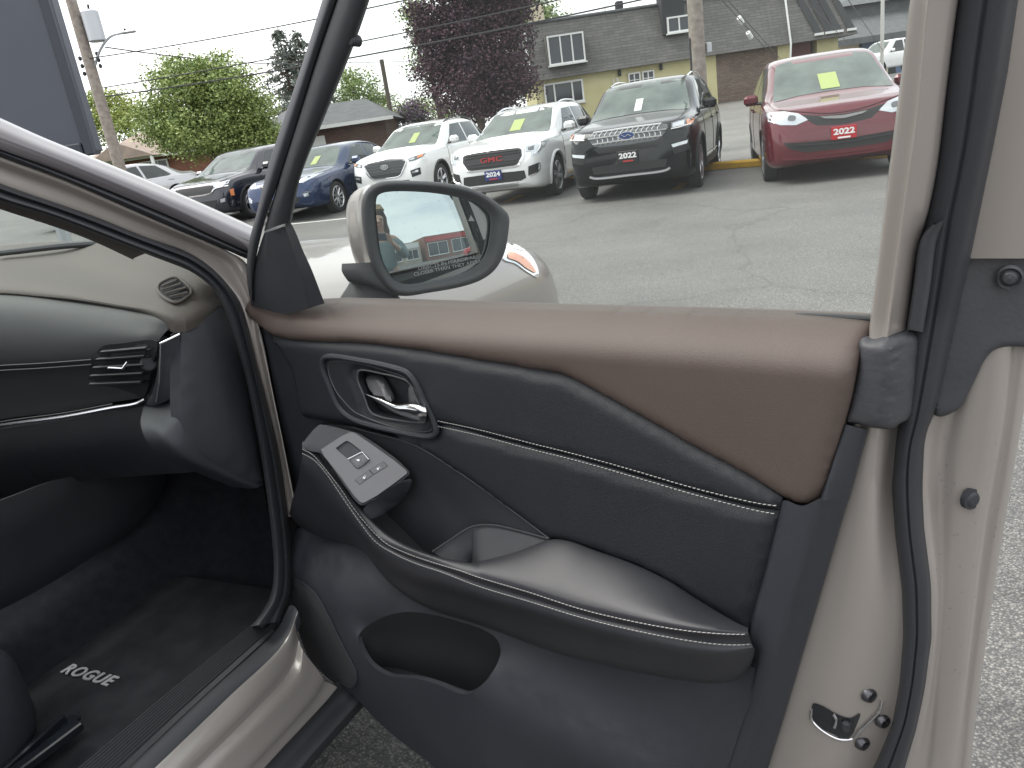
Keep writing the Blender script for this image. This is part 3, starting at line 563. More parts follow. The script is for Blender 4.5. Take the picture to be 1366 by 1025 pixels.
bb = FD.flat(brown_b); P, hv0, T, rim = cdt_patch(np.c_[bb[:, :2], np.zeros(len(bb))], (), (), .008, (.011, .024))
hv = np.minimum(hv0, .011)+roll(P, hv0, _tb)-.012
nose = np.clip((.06-P[:, 0])/.06, 0, 1); hv = hv-.006*nose**2
V = FD.o+P[:, :1]*EU+P[:, 1:]*EZ+hv[:, None]*EW; n_ = len(V); idx = {}; ex = []
for x, y in rim:
    for q in (x, y):
        if q not in idx: idx[q] = n_+len(ex); ex.append(V[q]-EW*.02-EZ*.004)
br = mesh_obj('upper_trim', np.concatenate([V, np.array(ex)]), T.tolist()+[(y, x, idx[x], idx[y]) for x, y in rim], M_brown, door_p, origin=ORG, angle=60)
cord('belt_seal', dr([(440, 407, -.056), (780, 416, -.058), (1000, 421, -.058), (1090, 421.5, -.056), (1162, 425, -.050)]), .0035, M_rubber, door_p)
# leatherette inserts either side of the stitched seam
up_b = [(362, 447, -.004), (372, 450, -.002), (421, 455, .0), (488, 458, 0), (556, 466, 0), (623, 477, 0), (690, 488, 0), (724, 495, 0), (752, 500, 0), (773, 510, 0), (846, 550, 0), (920, 592, 0), (993, 631, 0), (1044, 664, 0), (1044, 664, 0), (1041, 680, 0), (1041, 680, 0), (1010, 676, 0), (930, 656, 0), (846, 632, 0), (780, 613, 0), (700, 593, 0), (640, 578, 0), (590, 566, 0), (583, 575, 0), (574, 584, 0), (520, 577, 0), (470, 567, 0), (440, 563, 0), (421, 559, 0), (406, 556, -.001), (400, 549, -.002), (397, 530, -.003), (391, 500, -.004), (386, 486, -.004), (374, 468, -.005)]
upi = sheet('upper_insert', FD, up_b, M_leather, door_p, holes=[[(x, y, 0) for x, y in cup]], sp=.011, pillow=(.010, .022), thick=.02)
lo_b = [(590, 567, 0), (640, 579, 0), (700, 594, 0), (780, 614, 0), (846, 633, 0), (930, 657, 0), (1010, 677, 0), (1040, 681, 0), (1040, 681, 0), (1022, 755, 0), (998, 843, 0), (998, 843, 0), (977, 831, .0), (933, 803, 0), (892, 776, 0), (842, 752, 0), (791, 734, 0), (758, 722, 0), (733, 719, 0), (733, 719, 0), (690, 687, 0), (640, 650, 0), (596, 620, 0), (562, 599, 0), (535, 588, 0), (530, 580, 0), (574, 585, 0), (584, 576, 0)]
loi = sheet('lower_insert', FD, lo_b, M_leather, door_p, sp=.012, pillow=(.009, .018), thick=.02)
su = [(584, 561.5), (640, 573.5), (700, 589), (780, 609), (846, 627.5), (930, 652), (1010, 671), (1039, 675)]; sl = [(584, 568.5), (640, 581), (700, 597), (780, 617), (846, 636), (930, 660.5), (1010, 681), (1038, 686)]
stitches('insert_stitching', [dr([(x, y, .0105) for x, y in su]), dr([(x, y, .0095) for x, y in sl])], EW, M_thread, door_p)
# rear edge of the trim
band('rear_trim', [dr([(1044, 668, .000), (1022, 755, .000), (1000, 843, .0), (1004, 880, .0), (975, 960, .004), (945, 1060, .01), (925, 1130, .012)]), dr([(1050, 668, .009), (1029, 755, .009), (1009, 843, .009), (1010, 880, .008), (986, 960, .010), (955, 1060, .014), (935, 1130, .014)]), dr([(1070, 675, .014), (1046, 765, .014), (1023, 850, .014), (1008, 905, .014), (993, 960, .014), (962, 1060, .016), (945, 1130, .016)]), dr([(1096, 664, .013), (1065, 780, .013), (1032, 890, .013), (1012, 960, .013), (978, 1060, .014), (955, 1130, .014)]), dr([(1104, 664, .007), (1072, 780, .007), (1040, 890, .007), (1018, 960, .007), (985, 1060, .008), (962, 1130, .008)]), dr([(1130, 664, -.014), (1096, 780, -.014), (1062, 895, -.014), (1042, 962, -.014), (1010, 1060, -.014), (986, 1130, -.014)]), dr([(1131, 664, -.05), (1097, 780, -.05), (1063, 895, -.05), (1043, 962, -.05), (1011, 1060, -.05), (987, 1130, -.05)])], M_trim, door_p, 60, 4)
band('rear_trim_cap', [dr([(1120, 567, -.04), (1090, 670, -.03)]), dr([(1127, 566, -.004), (1097, 668, .012)]), dr([(1134, 568, -.002), (1105, 668, .008)]), dr([(1156, 573, -.016), (1130, 668, -.015)]), dr([(1157, 574, -.05), (1131, 668, -.05)])], M_trim, door_p, 14, 3)
mb = MB(); V, F = loft_mesh([dr([(1120, 567, -.05), (1127, 565, -.004), (1134, 567, -.002), (1156, 572, -.016)]), dr([(1121, 570, -.055), (1129, 569, -.03), (1136, 570, -.03), (1156, 574, -.045)])], 8, 2); mb.add(V, F); mb.obj('rear_trim_end', M_trim, door_p, origin=ORG)
# door pull, bezel and lever
bezel = sheet('handle_bezel', FD, [(x, y, .008) for x, y in bz], M_trim, door_p, holes=[[(x, y, .004) for x, y in cup]], sp=.008, thick=.012)
bzp = crom([(x, y, .012) for x, y in bz], 5, True); bzp = np.concatenate([bzp, bzp[:2]]); cord('bezel_rim', dr(bzp), .0055, M_trim, door_p, 8, curve=False)
inn = crom([(x+(8 if x < 500 else -5), y+(6 if y < 520 else -6), .010) for x, y in bz], 5, True); cord('bezel_line', dr(np.concatenate([inn, inn[:2]])), .0012, M_satin, door_p, 5, curve=False)
c0 = crom([(x, y, .006) for x, y in cup], 4, True); c1 = [(522+(x-522)*.97, 530+(y-530)*.97, -.012) for x, y, h in c0]; c2 = [(522+(x-522)*.90, 530+(y-530)*.90, -.030) for x, y, h in c0]
rws = [dr(list(c)+[c[0]]) for c in (c0, c1, c2)]; V, F = loft_mesh(rws, 60, 3, False); V = np.concatenate([V, [np.mean(rws[2], axis=0)]]); n_ = len(V)-1; F = F+[(6*60+j, 6*60+j+1, n_) for j in range(59)]
mesh_obj('handle_cup', V, F, M_hard, door_p, origin=ORG)
cl = crom([(x, y, .007) for x, y in cup], 5, True); cord('cup_rim', dr(np.concatenate([cl, cl[:2]])), .0020, M_satin, door_p, 6, curve=False)
sheet('lever_mount', FD, [(489, 503, -.012), (506, 504, -.014), (514, 515, -.010), (522, 536, .0), (513, 533, .0), (500, 528, -.004)], M_satin, door_p, sp=.006, pillow=(.006, .006))
sheet('lock_block', FD, [(546, 515, -.01), (550, 517, -.01), (560, 538, -.004), (557, 542, -.004), (547, 540, -.006)], M_satin, door_p, sp=.006, pillow=(.003, .003))
lv = [[(486, 524.5, .002), (507, 531.5, .006), (528, 539.5, .010), (545, 538, .012), (558, 539.5, .012), (566, 542, .010)], [(486, 525, .010), (507, 532, .017), (528, 540, .023), (545, 539, .026), (558, 540.5, .026), (567, 543, .023)], [(487, 525.7, .011), (507, 535, .020), (528, 545, .028), (545, 547, .033), (558, 549, .033), (569, 551, .029)], [(488, 526.5, .010), (508, 538.5, .018), (528, 550.5, .024), (545, 556, .027), (558, 560, .026), (568, 560, .022)], [(489, 527, .002), (508, 540, .006), (528, 552, .010), (545, 558, .012), (558, 562, .012), (567, 563, .010)]]
lever = band('door_lever', [dr(r) for r in lv], M_chrome, door_p, 40, 5, angle=60)
mb = MB(); V, F = loft_mesh([[door(*r[-1]) for r in lv], [door(x-1.5, y, h-.012) for x, y, h in (r[-1] for r in lv)]], 12, 2); mb.add(V, F); mb.obj('lever_end', M_chrome, door_p, origin=ORG)
# armrest: grab rail, stitched edge, fascia and elbow pad
ra = [(406, 589, .060), (424, 605, .062), (445, 636, .070), (465, 661, .076), (484, 682, .080), (505, 703, .080), (530, 722, .080), (560, 737, .080), (595, 747, .078), (630, 752, .074), (645, 751, .066)]
rb = [(403, 594, .070), (414, 603, .076), (432, 621, .082), (453, 648, .087), (470, 672, .091), (492, 701, .093), (513, 719, .095), (540, 731, .095), (574, 743, .094), (616, 757, .093), (640, 764, .093)]
rb2 = [(640, 764, .093), (707, 783, .095), (775, 805, .096), (842, 821, .096), (909, 834, .091), (960, 841, .080), (998, 845, .060)]
rc = [(404, 600, .076), (418, 607.5, .082), (434, 625.5, .087), (455, 652.5, .092), (471, 676.5, .095), (495, 706, .097), (515, 725, .098), (539, 737, .098), (572, 749, .098), (616, 762.5, .098), (640, 771, .098), (707, 791, .099), (775, 813, .099), (842, 829, .098), (909, 841, .093), (960, 846, .082), (999, 847, .060)]
rg = [(404, 602.5, .074), (419, 611, .079), (436, 630, .084), (458, 660.5, .089), (476, 687, .092), (499, 714.5, .094), (522, 732.5, .095), (548, 744.5, .095), (580, 756, .095), (628, 773, .095), (640, 777, .095), (707, 797, .096), (775, 818, .096), (842, 834.5, .095), (900, 845, .090), (955, 851, .079), (1001, 852, .056)]
rd = [(404, 605.5, .075), (421, 615.5, .081), (438, 635, .086), (461, 669, .092), (482, 699, .095), (502, 723.5, .097), (529, 740.5, .098), (556, 752.5, .098), (589, 763.5, .098), (640, 783, .098), (707, 803, .099), (775, 824, .099), (842, 840.5, .098), (892, 850.5, .093), (943, 858.5, .083), (977, 861, .071), (1003, 860, .052)]
re_ = [(398, 640, .056), (410, 655, .060), (428, 680, .066), (450, 700, .071), (475, 722, .076), (500, 746, .080), (525, 766, .083), (560, 783, .086), (600, 795, .088), (650, 810, .089), (710, 828, .090), (780, 850, .090), (850, 868, .089), (900, 880, .086), (960, 888, .072), (1000, 880, .044), (1007, 868, .032)]
rf_ = [(388, 690, .016), (400, 702, .016), (425, 715, .018), (455, 722, .022), (487, 731, .032), (502, 754, .042), (522, 778, .052), (545, 797, .056), (576, 814, .060), (640, 834, .064), (741, 871, .066), (808, 888, .066), (876, 902, .062), (926, 910, .052), (955, 912, .040), (983, 907, .025), (1003, 886, .012)]
armrest = band('armrest', [[p-EZ*.004-EW*.004 for p in dr(rc)], dr(rc), [p-EZ*.0012 for p in dr(rg)], dr(rd), dr([(a[0]*.6+b[0]*.4, a[1]*.6+b[1]*.4, max(a[2], b[2])+.003) for a, b in zip(resample(rd, 20), resample(re_, 20))]), dr(re_), dr(rf_), [p-EW*.05+EZ*.01 for p in dr(rf_)]], M_pad, door_p, 90, 4)
band('grab_rail', [[p-EZ*.06 for p in dr(ra)], dr(ra), [(a+b)/2+EZ*.004 for a, b in zip(resample(dr(ra), 12), resample(dr(rb), 12))], dr(rb), dr(rc[:11])], M_pad, door_p, 60, 4)
pb = [(640, 752, .062), (665, 745, .050), (693, 736, .034), (715, 727, .020), (734, 720, .010), (760, 722, .008), (791, 733.5, .008), (842, 751.5, .008), (892, 775.5, .008), (933, 802.5, .009), (977, 830.5, .014), (999, 845, .030)]
PBk, PCr, PSt = np.array(resample(crom(dr(pb), 4), 40)), resample(crom(dr(rb2), 4), 40), resample(crom(dr(rc[10:]), 4), 40)
band('elbow_pad', [PBk-EZ*.02, PBk, PBk*.9+PCr*.1+EZ*.006, PBk*.5+PCr*.5+EZ*.009, PCr+EZ*.001, PSt], M_pad, door_p, 60, 4)
for nm_, rr_ in (('rail_stitching', rc), ('rail_stitching', rd)):
    stitches(nm_, [dr([(x, y, h+.001) for x, y, h in rr_])], (EW+EZ)/1.414, M_thread, door_p, lift=.0022)
# bowl behind the grab rail
sheet('grab_bowl', FD, [(420, 572, -.004), (468, 569, .0), (488, 575.5, .001), (535, 587.5, .001), (562, 598.5, .001), (596, 619.5, .001), (640, 649.5, .001), (690, 686.5, .001), (733, 719, .004), (690, 750, .0), (640, 775, 0), (560, 765, 0), (490, 715, 0), (450, 660, 0)], M_hard, door_p, sp=.02, feats=[[(500, 605, -.016), (560, 640, -.022), (620, 690, -.020)]], smooth=4, thick=.01)
bl = cord('bowl_edge', dr([(470, 570, .004), (488, 575.5, .005), (535, 587.5, .005), (562, 598.5, .005), (596, 619.5, .005), (640, 649.5, .005), (690, 686.5, .005), (733, 719, .008)]), .0016, M_hard, door_p, 6)
RA = np.array(dr(ra)); band('bowl_floor', [RA-EZ*.055, RA-EZ*.075-EW*.02, [FD.pt(FD.loc(p)[0], p[2]-.085, -.01) for p in RA]], M_hard, door_p, 20, 3)
sheet('pull_cup_side', FD, [(577, 736, .064), (604, 718, .040), (630, 703, .016), (630, 703, .016), (629, 748, .034), (612, 760, .06)], M_hard, door_p, sp=.01, curve=False, thick=.004)
sheet('pull_cup_back', FD, [(630, 703, .016), (630, 703, .016), (657, 701, .006), (690, 708, .004), (733, 720, .007), (733, 720, .007), (693, 739, .030), (643, 756, .058), (629, 752, .036)], M_hard, door_p, sp=.01, thick=.004)
cord('pull_cup_edge', dr([(577, 736, .066), (604, 718, .042), (629, 703, .019), (657, 700.5, .009), (690, 707.5, .007), (732, 719, .010)]), .0016, M_hard, door_p, 6)
# switch panel on the rail
S1, S2, S4 = FD.hit(429, 601, .072), FD.hit(468, 577, .024), FD.hit(483, 671, .086); _e1 = (S4-S1)/np.linalg.norm(S4-S1); _n3 = np.cross(_e1, S2-S1); _n3 /= np.linalg.norm(_n3); _n3 = _n3 if _n3[2] > 0 else -_n3
FSW = Frame(S1, _e1, np.cross(_n3, _e1), _n3)
def swp(x, y): return (x, y, 0.0)
swi = sheet('switch_panel', FSW, [(428, 600), (431, 598), (466, 577), (472, 577.5), (478, 581), (541, 627), (543, 631), (540, 634), (486, 670.5), (480, 669.5), (455, 637)], M_satin, door_p, holes=[[(448, 598), (450, 596.5), (461.5, 588.5), (464, 588.5), (483.5, 603), (492.5, 612), (491.5, 615), (478, 625), (475, 625), (464, 612.5)]], sp=.006, thick=.010, per=3)
swl = sheet('switch_base', FSW, [(403, 595, -.006), (405, 590, -.006), (424, 568, -.006), (428, 566.5, -.006), (466, 575, -.006), (482, 580, -.006), (545, 628, -.006), (545, 634, -.006), (486, 673.5, -.006), (478, 672, -.006), (452, 637, -.006), (428, 605, -.006), (414, 602, -.006)], M_trim, door_p, sp=.008, pillow=(.0025, .005), thick=.018, per=3)
sheet('switch_end', FD, [(485, 679, .080), (546, 640, .027), (548, 645, .025), (540, 662, .02), (520, 680, .04), (494, 692, .075)], M_trim, door_p, sp=.012, thick=.004)
sheet('switch_well', FSW, [(447, 599, -.010), (463, 587, -.010), (494, 613, -.010), (476, 627, -.010)], M_gloss, door_p, sp=.01, curve=False)
wsw = sheet('window_switch', FSW, [(464.5, 612.5, .000), (466, 611.5, .0), (482, 603.5, .003), (484, 604, .003), (491.5, 612, .004), (491.5, 614, .004), (478, 624.5, .003), (475.5, 624.5, .003)], M_button, door_p, sp=.004, pillow=(.0015, .003), thick=.010, per=3)
_ws = [(464, 612.5, .004), (483, 603, .006), (492, 613, .006)]; cord('switch_edge', [FSW.hit(*p) for p in _ws], .0011, M_chrome, door_p, 6, curve=False)
for nm_, q in (('lock_button', [(474, 640.5), (492, 627.8), (497.5, 633.5), (480, 646)]), ('unlock_button', [(493, 627), (511, 616.3), (516.5, 621.8), (498.6, 633)])):
    q = np.array(q); c_ = q.mean(0); sheet('button_gap', FSW, [(*(c_+(p-c_)*1.10), .0006) for p in q], M_gloss, door_p, sp=.01, curve=False, thick=0)
    sheet(nm_, FSW, [(*(c_+(p-c_)*.97), .0012) for p in q], M_button, door_p, sp=.006, curve=False, thick=.0004)
def glyph(name, cx, cy, kind):
    mb = MB(); c_ = FSW.loc(FSW.hit(cx, cy, .0022)); up = FSW.loc(FSW.hit(cx+2, cy-3.2, .0022))-c_; up = up[:2]/np.linalg.norm(up[:2]); rt = np.array([up[1], -up[0]])
    def P_(a, b): q = c_[:2]+rt*a+up*b; return FSW.pt(q[0], q[1], .0022)
    s = .0022
    if kind == 'window':
        mb.add([P_(-1.3*s, -.9*s), P_(1.3*s, -.9*s), P_(1.3*s, .8*s), P_(.2*s, .8*s), P_(-1.3*s, -.1*s)], [(0, 1, 2, 3, 4)])
    else:
        mb.add([P_(-s, -1.2*s), P_(s, -1.2*s), P_(s, .1*s), P_(-s, .1*s)], [(0, 1, 2, 3)])
        o_ = .5*s if kind == 'unlock' else 0
        mb.add([P_(-.8*s+o_, .15*s), P_(-.5*s+o_, .15*s), P_(-.5*s+o_, 1.1*s), P_(-.8*s+o_, 1.2*s)], [(0, 1, 2, 3)]); mb.add([P_(-.8*s+o_, 1.1*s), P_(.8*s+o_, 1.1*s), P_(.8*s+o_, 1.4*s), P_(-.8*s+o_, 1.4*s)], [(0, 1, 2, 3)])
        if kind == 'lock': mb.add([P_(.5*s, .15*s), P_(.8*s, .15*s), P_(.8*s, 1.1*s), P_(.5*s, 1.1*s)], [(0, 1, 2, 3)])
    return mb.obj(name, M_white, door_p, smooth=False, origin=ORG)
_l = FSW.loc(FSW.hit(478, 615, .006)); 
g1 = glyph('window_symbol', 478.5, 614.5, 'window'); g1.data.transform(Matrix.Translation(Vector(FSW.e3*.0042)))
glyph('padlock_symbol', 486, 637, 'lock'); glyph('padlock_symbol', 504.5, 625, 'unlock')
# lower panel with the map pocket and the speaker
pocket = [(478, 850, .088), (484, 840, .076), (496, 831, .064), (515, 822, .056), (542, 816.5, .050), (576, 820, .046), (612, 829, .045), (644, 840, .045), (662, 852, .047), (668, 868, .052), (664, 884, .064), (656, 898, .077), (644, 913, .089), (630, 924, .098), (622, 926.5, .099), (609, 924, .100), (586, 914, .100), (559, 906.5, .100), (540, 904.5, .100), (522, 903, .100), (508, 897, .100), (494, 886, .099), (483, 869, .096)]
low = sheet('lower_panel', FD, [(379, 746, .050), (381, 738, .040), (388, 724, .018), (400, 704, .004), (430, 714, .004), (486, 728, .012), (501, 752, .024), (521, 776, .034), (544, 794, .040), (576, 810, .042), (640, 829, .040), (741, 864, .036), (808, 882, .034), (876, 897, .028), (930, 905, .018), (965, 906, .008), (1000, 888, .004), (1012, 900, .012), (992, 960, .015), (960, 1060, .017), (935, 1140, .017), (760, 1170, .10), (640, 1090, .10), (581, 1025, .10), (549, 1000, .10), (515, 973, .10), (491, 949, .100), (471, 927, .094), (440, 907, .080), (414, 881, .066), (398, 843, .056), (386, 795, .050)], M_trim, door_p, holes=[pocket],
    feats=[[(490, 915, .102), (530, 925, .103), (580, 945, .103), (630, 975, .103)], [(520, 955, .102), (570, 990, .102), (620, 1030, .102)], [(382, 747, .056), (395, 752, .068), (410, 763, .080), (424, 784, .092), (441, 815, .097), (458, 845, .100), (468, 862, .101)], [(660, 908, .090), (712, 946, .090), (800, 1003, .086), (880, 1060, .075)], [(408, 753, .068), (428, 752, .069), (450, 762, .072), (472, 786, .074), (492, 810, .072)], [(700, 905, .052), (790, 950, .048), (900, 1000, .038)]], sp=.011, smooth=24, thick=.010)
pk0 = dr(crom(pocket, 4, True)); pk0 = list(pk0)+[pk0[0]]
rws = [[p for p in pk0], [p-EZ*.004-EW*.001 for p in pk0]]
cen = np.mean(pk0, axis=0)
for s_, t_ in ((1.0, .35), (.99, .7), (.98, 1.0)): rws.append([np.array([*(cen+(p-cen)*s_-EW*.014)[:2], p[2]*(1-t_)+.34*t_]) for p in pk0])
V, F = loft_mesh(rws, 90, 3, False); V = np.concatenate([V, [np.array([cen[0], cen[1], .34])]]); kk = (len(V)-1)//90-1; F = F+[(kk*90+j, kk*90+j+1, len(V)-1) for j in range(89)]
mesh_obj('map_pocket', V, F, M_recess_shade, door_p, origin=ORG)
spk = [(385.5, 769), (396, 772), (407, 778), (421, 791), (438, 820), (454, 853), (472, 888), (477, 900), (476, 910), (470, 917), (458, 912), (441, 902), (418, 880), (402, 846), (391, 812), (386, 788)]
gr = drape('speaker_grille', low, spk, .0022, M_grille, door_p, 5.0, .004)
_bv = bvh_of(low)
def on(target_bvh, x, y, lift):
    d = ray(x, y); h, n, _, _ = target_bvh.ray_cast(Vector(CAM-ORG), Vector(d/np.linalg.norm(d)))
    if h is None: return None
    n = np.array(n); n = n if np.dot(n, d) < 0 else -n; return np.array(h)+ORG+n*lift
rimp = [on(_bv, x, y, .002) for x, y in crom([(a, b) for a, b in spk], 4, True)]; rimp = [p for p in rimp if p is not None]
if len(rimp) > 5: cord('grille_rim', rimp+rimp[:1], .0022, M_trim, door_p, 6, curve=False)
# sail panel, window frame, glass
blk0 = [(455, -75), (431, 0), (406, 80), (380, 158), (360, 219), (343, 285), (332, 330), (330, 372), (334, 400)]; blk1 = [(472, -75), (448, 0), (424, 70), (404, 135), (377, 222), (350, 303), (340, 350), (337, 385), (338, 402)]
gry2 = [(516, -75), (492, 0), (475, 50), (459, 91), (429, 164), (400, 237), (388, 296)]
band('frame_gasket', [dr(withh(blk0, -.07)), dr(withh(blk0, -.012)), dr(withh(mix(blk0, blk1, .5, 10), .004)), dr(withh(blk1, .0)), dr(withh(blk1, -.02))], M_rubber, door_p, 40, 4)
gmid = mix([(472, -75), (448, 0), (424, 70), (404, 135), (377, 222), (352, 308)], gry2, .5, 10)
band('frame_bar', [dr(withh([(472, -75), (448, 0), (424, 70), (404, 135), (377, 222), (352, 309)], -.006)), dr(withh(mix([(472, -75), (448, 0), (424, 70), (404, 135), (377, 222), (352, 309)], gry2, .12, 10), .003)), dr(withh(gmid, .007)), dr(withh(mix(gmid, gry2, .8, 10), .0)), dr(withh(gry2, -.012)), dr(withh([(x+1, y) for x, y in gry2], -.05))], M_hard, door_p, 40, 4)
MB().lathe([(.0, .006), (.005, .0055), (.007, .003), (.008, -.01)], door(471, 55, -.004), EW, 12).obj('frame_clip', M_rubber, door_p, origin=ORG)
SL = [[(352, 312, -.03), (346, 330, -.03), (337, 362, -.03), (332, 384, -.03), (335, 408, -.03)], [(352, 312, -.004), (346, 330, -.004), (337, 362, -.004), (332, 384, -.004), (335, 408, -.004)], [(357, 310, .003), (355, 330, .004), (356, 360, .004), (358, 385, .004), (360, 415, .004)], [(366, 307, .003), (370, 335, .005), (376, 370, .006), (380, 395, .006), (384, 420, .006)], [(380, 302, .0), (388, 325, .002), (396, 350, .002), (403, 375, .002), (411, 412, .002)], [(384, 291, -.012), (393, 307, -.012), (404, 334, -.012), (415, 358, -.012), (433, 405, -.014)], [(384, 291, -.04), (393, 307, -.04), (404, 334, -.04), (415, 358, -.04), (433, 405, -.04)]]
band('sail_panel', [dr(r) for r in SL], M_hard, door_p, 24, 3, cross=False, angle=12)
band('sail_panel_top', [dr([(352, 312, -.004), (366, 307, .003), (380, 302, .0), (384, 291, -.012)]), dr([(353, 309, -.03), (366, 304, -.03), (380, 299, -.03), (383, 289, -.03)])], M_hard, door_p, 8, 1)
f0 = [(1232, -95), (1214.6, 0), (1204, 90), (1193, 176), (1177.5, 296), (1165, 400), (1158, 450)]; f1 = [(1256, -95), (1238, 0), (1230, 90), (1222, 168), (1205, 289), (1191, 390), (1182, 460)]; f2 = [(1292, -95), (1275, 0), (1260, 117), (1248, 218), (1236, 281), (1224, 324), (1206, 445), (1203, 460)]
band('rear_frame', [dr(withh(f0, -.075)), dr(withh(f0, -.040)), dr(withh(mix(f0, f1, .15), -.030)), dr(withh(mix(f0, f1, .85), -.026)), dr(withh(f1, -.022)), dr(withh(mix(f1, f2, .2), -.026)), dr(withh(f2, -.045)), dr(withh([(x+4, y) for x, y in f2], -.075))], M_paint_in, door_p, 50, 3)
# broad weather seal round the door edge
wl = [(900, -345), (1140, -300), (1262, -190), (1292, -95), (1275, 0), (1259, 117), (1248, 218), (1236, 281), (1226, 324), (1219, 400), (1214, 450), (1206, 520), (1196, 587), (1190, 651), (1194, 710), (1203, 787), (1205, 850), (1200, 914), (1190, 968), (1168, 1020), (1130, 1080), (1095, 1140)]
wr_ = [(900, -400), (1190, -345), (1345, -200), (1376, -95), (1359, 0), (1345, 97), (1326, 195), (1310, 273), (1298, 331), (1281, 405), (1268, 464), (1251, 541), (1234, 583), (1231, 651), (1234, 705), (1244, 778), (1244, 850), (1234, 923), (1222, 977), (1203, 1040), (1175, 1095), (1140, 1150)]
hw = lambda o: [(x, y, (-.066+o) if y > 640 else (-.074+o)) for x, y in resample(wl, 40)]
def wmix(t, h): return dr([(x, y, h) for x, y in mix(wl, wr_, t, 90)])
band('weather_seal', [wmix(0, -.095), wmix(.0, -.064), wmix(.12, -.050), wmix(.38, -.046), wmix(.46, -.052), wmix(.52, -.050), wmix(.80, -.056), wmix(.90, -.068), wmix(.97, -.078), wmix(1.0, -.105)], M_rubber, door_p, 160, 3)
# painted outer flange of the window frame, moulded cover, corner boot
band('outer_flange', [dr([(900, -400, -.09), (1188, -345, -.09), (1343, -200, -.09), (1374, -95, -.09), (1357, 0, -.09), (1343, 97, -.09), (1324, 195, -.09), (1308, 273, -.09), (1292, 345, -.09)]), dr([(900, -430, -.10), (1215, -370, -.10), (1380, -210, -.10), (1412, -95, -.10), (1396, 0, -.10), (1386, 97, -.10), (1370, 195, -.10), (1356, 273, -.10), (1344, 345, -.10)]), dr([(900, -470, -.13), (1250, -405, -.13), (1435, -225, -.13), (1470, -95, -.13), (1455, 0, -.13), (1446, 97, -.13), (1430, 195, -.13), (1418, 273, -.13), (1408, 345, -.13)]), dr([(900, -474, -.16), (1255, -408, -.16), (1445, -227, -.16), (1480, -95, -.16), (1465, 0, -.16), (1456, 97, -.16), (1440, 195, -.16), (1428, 273, -.16), (1416, 345, -.16)])], M_paint_in, door_p, 70, 4)
cov = sheet('moulded_cover', FD, [(1286, 335, -.096), (1286, 335, -.096), (1340, 331, -.112), (1425, 328, -.140), (1425, 328, -.140), (1412, 464, -.138), (1366, 463, -.120), (1340, 463, -.112), (1325, 468, -.106), (1314, 480, -.102), (1303, 502, -.099), (1292, 524, -.097), (1283, 541, -.094), (1272, 550, -.090), (1256, 556, -.086), (1246, 553, -.084), (1248, 515, -.084), (1262, 455, -.086), (1275, 395, -.09)], M_gasket, door_p, sp=.004, pillow=(.006, .010), thick=.02)
for px_, py_, r_, nm_ in ((1347, 371, .0105, 'cover_plug'),):
    MB().lathe([(.0, .006), (r_*.55, .005), (r_*.9, .0), (r_*1.15, .003), (r_*1.3, -.006)], FD.hit(px_, py_, -.098), EW, 20).obj(nm_, M_gasket, door_p, origin=ORG)
sheet('corner_boot', FD, [(1146, 455, -.022), (1152, 452, -.022), (1162, 456, -.018), (1178, 452, -.018), (1199, 446, -.028), (1214, 444, -.040), (1226, 455, -.050), (1224, 480, -.050), (1219, 520, -.046), (1212, 558, -.044), (1200, 566, -.036), (1192, 572, -.03), (1165, 571, -.018), (1145, 566, -.014), (1129, 562, -.012), (1133, 545, -.012), (1138, 525, -.014), (1145, 488, -.018)], M_gasket, door_p, feats=[[(1183, 452, -.008), (1186, 490, -.012), (1176, 565, -.012)], [(1195, 450, -.026), (1198, 495, -.026), (1188, 568, -.026)]], sp=.004, pillow=(.008, .010), smooth=4, thick=.02)
band('frame_flap', [dr([(1246, 295, -.055), (1228, 318, -.052), (1218, 380, -.050), (1209, 438, -.050)]), dr([(1247, 300, -.030), (1232, 318, -.030), (1222, 380, -.030), (1213, 440, -.030)]), dr([(1256, 295, -.034), (1246, 318, -.034), (1238, 380, -.034), (1228, 443, -.034)]), dr([(1262, 295, -.06), (1252, 318, -.06), (1242, 380, -.06), (1232, 446, -.06)])], M_gasket, door_p, 24, 4)
glass_o = [(384, 285, -.045), (400, 232, -.045), (429, 158, -.045), (459, 86, -.045), (492, -6, -.045), (530, -115, -.045), (530, -115, -.045), (860, -235, -.045), (1250, -130, -.045), (1250, -130, -.045), (1222, 0, -.045), (1200, 180, -.045), (1172, 400, -.045), (1165, 450, -.045), (1165, 450, -.045), (780, 440, -.045), (430, 430, -.045), (380, 420, -.045), (380, 420, -.045)]
glass = sheet('window_glass', FDT, glass_o, M_glass, door_p, sp=.06, thick=0, curve=False)
rail = [FDT.hit(494, -75, -.03), FDT.hit(560, -190, -.03), FDT.hit(700, -290, -.03), FDT.hit(900, -330, -.03), FDT.hit(1120, -290, -.03), FDT.hit(1250, -190, -.03), FDT.hit(1285, -95, -.04)]
cord('frame_rail', rail, .028, M_rubber, door_p, 10)
# raindrops on the pane
mb = MB()
for i in range(70):
    x = random.choice([random.uniform(500, 670), random.uniform(430, 1180)]); y = random.uniform(240, 330) if x < 680 else random.uniform(20, 395)
    p = FDT.hit(x, y, -.0445); r_ = random.uniform(.0006, .0018)*(1.0 if x < 680 else .6)
    mb.lathe([(.0001, r_*.55), (r_*.6, r_*.42), (r_, 0)], p, FDT.e3, 8)
mb.obj('raindrops', glass_mat('water_drop', (.80, .84, .85), 1.6, 0.02), door_p, origin=ORG, kind='stuff')
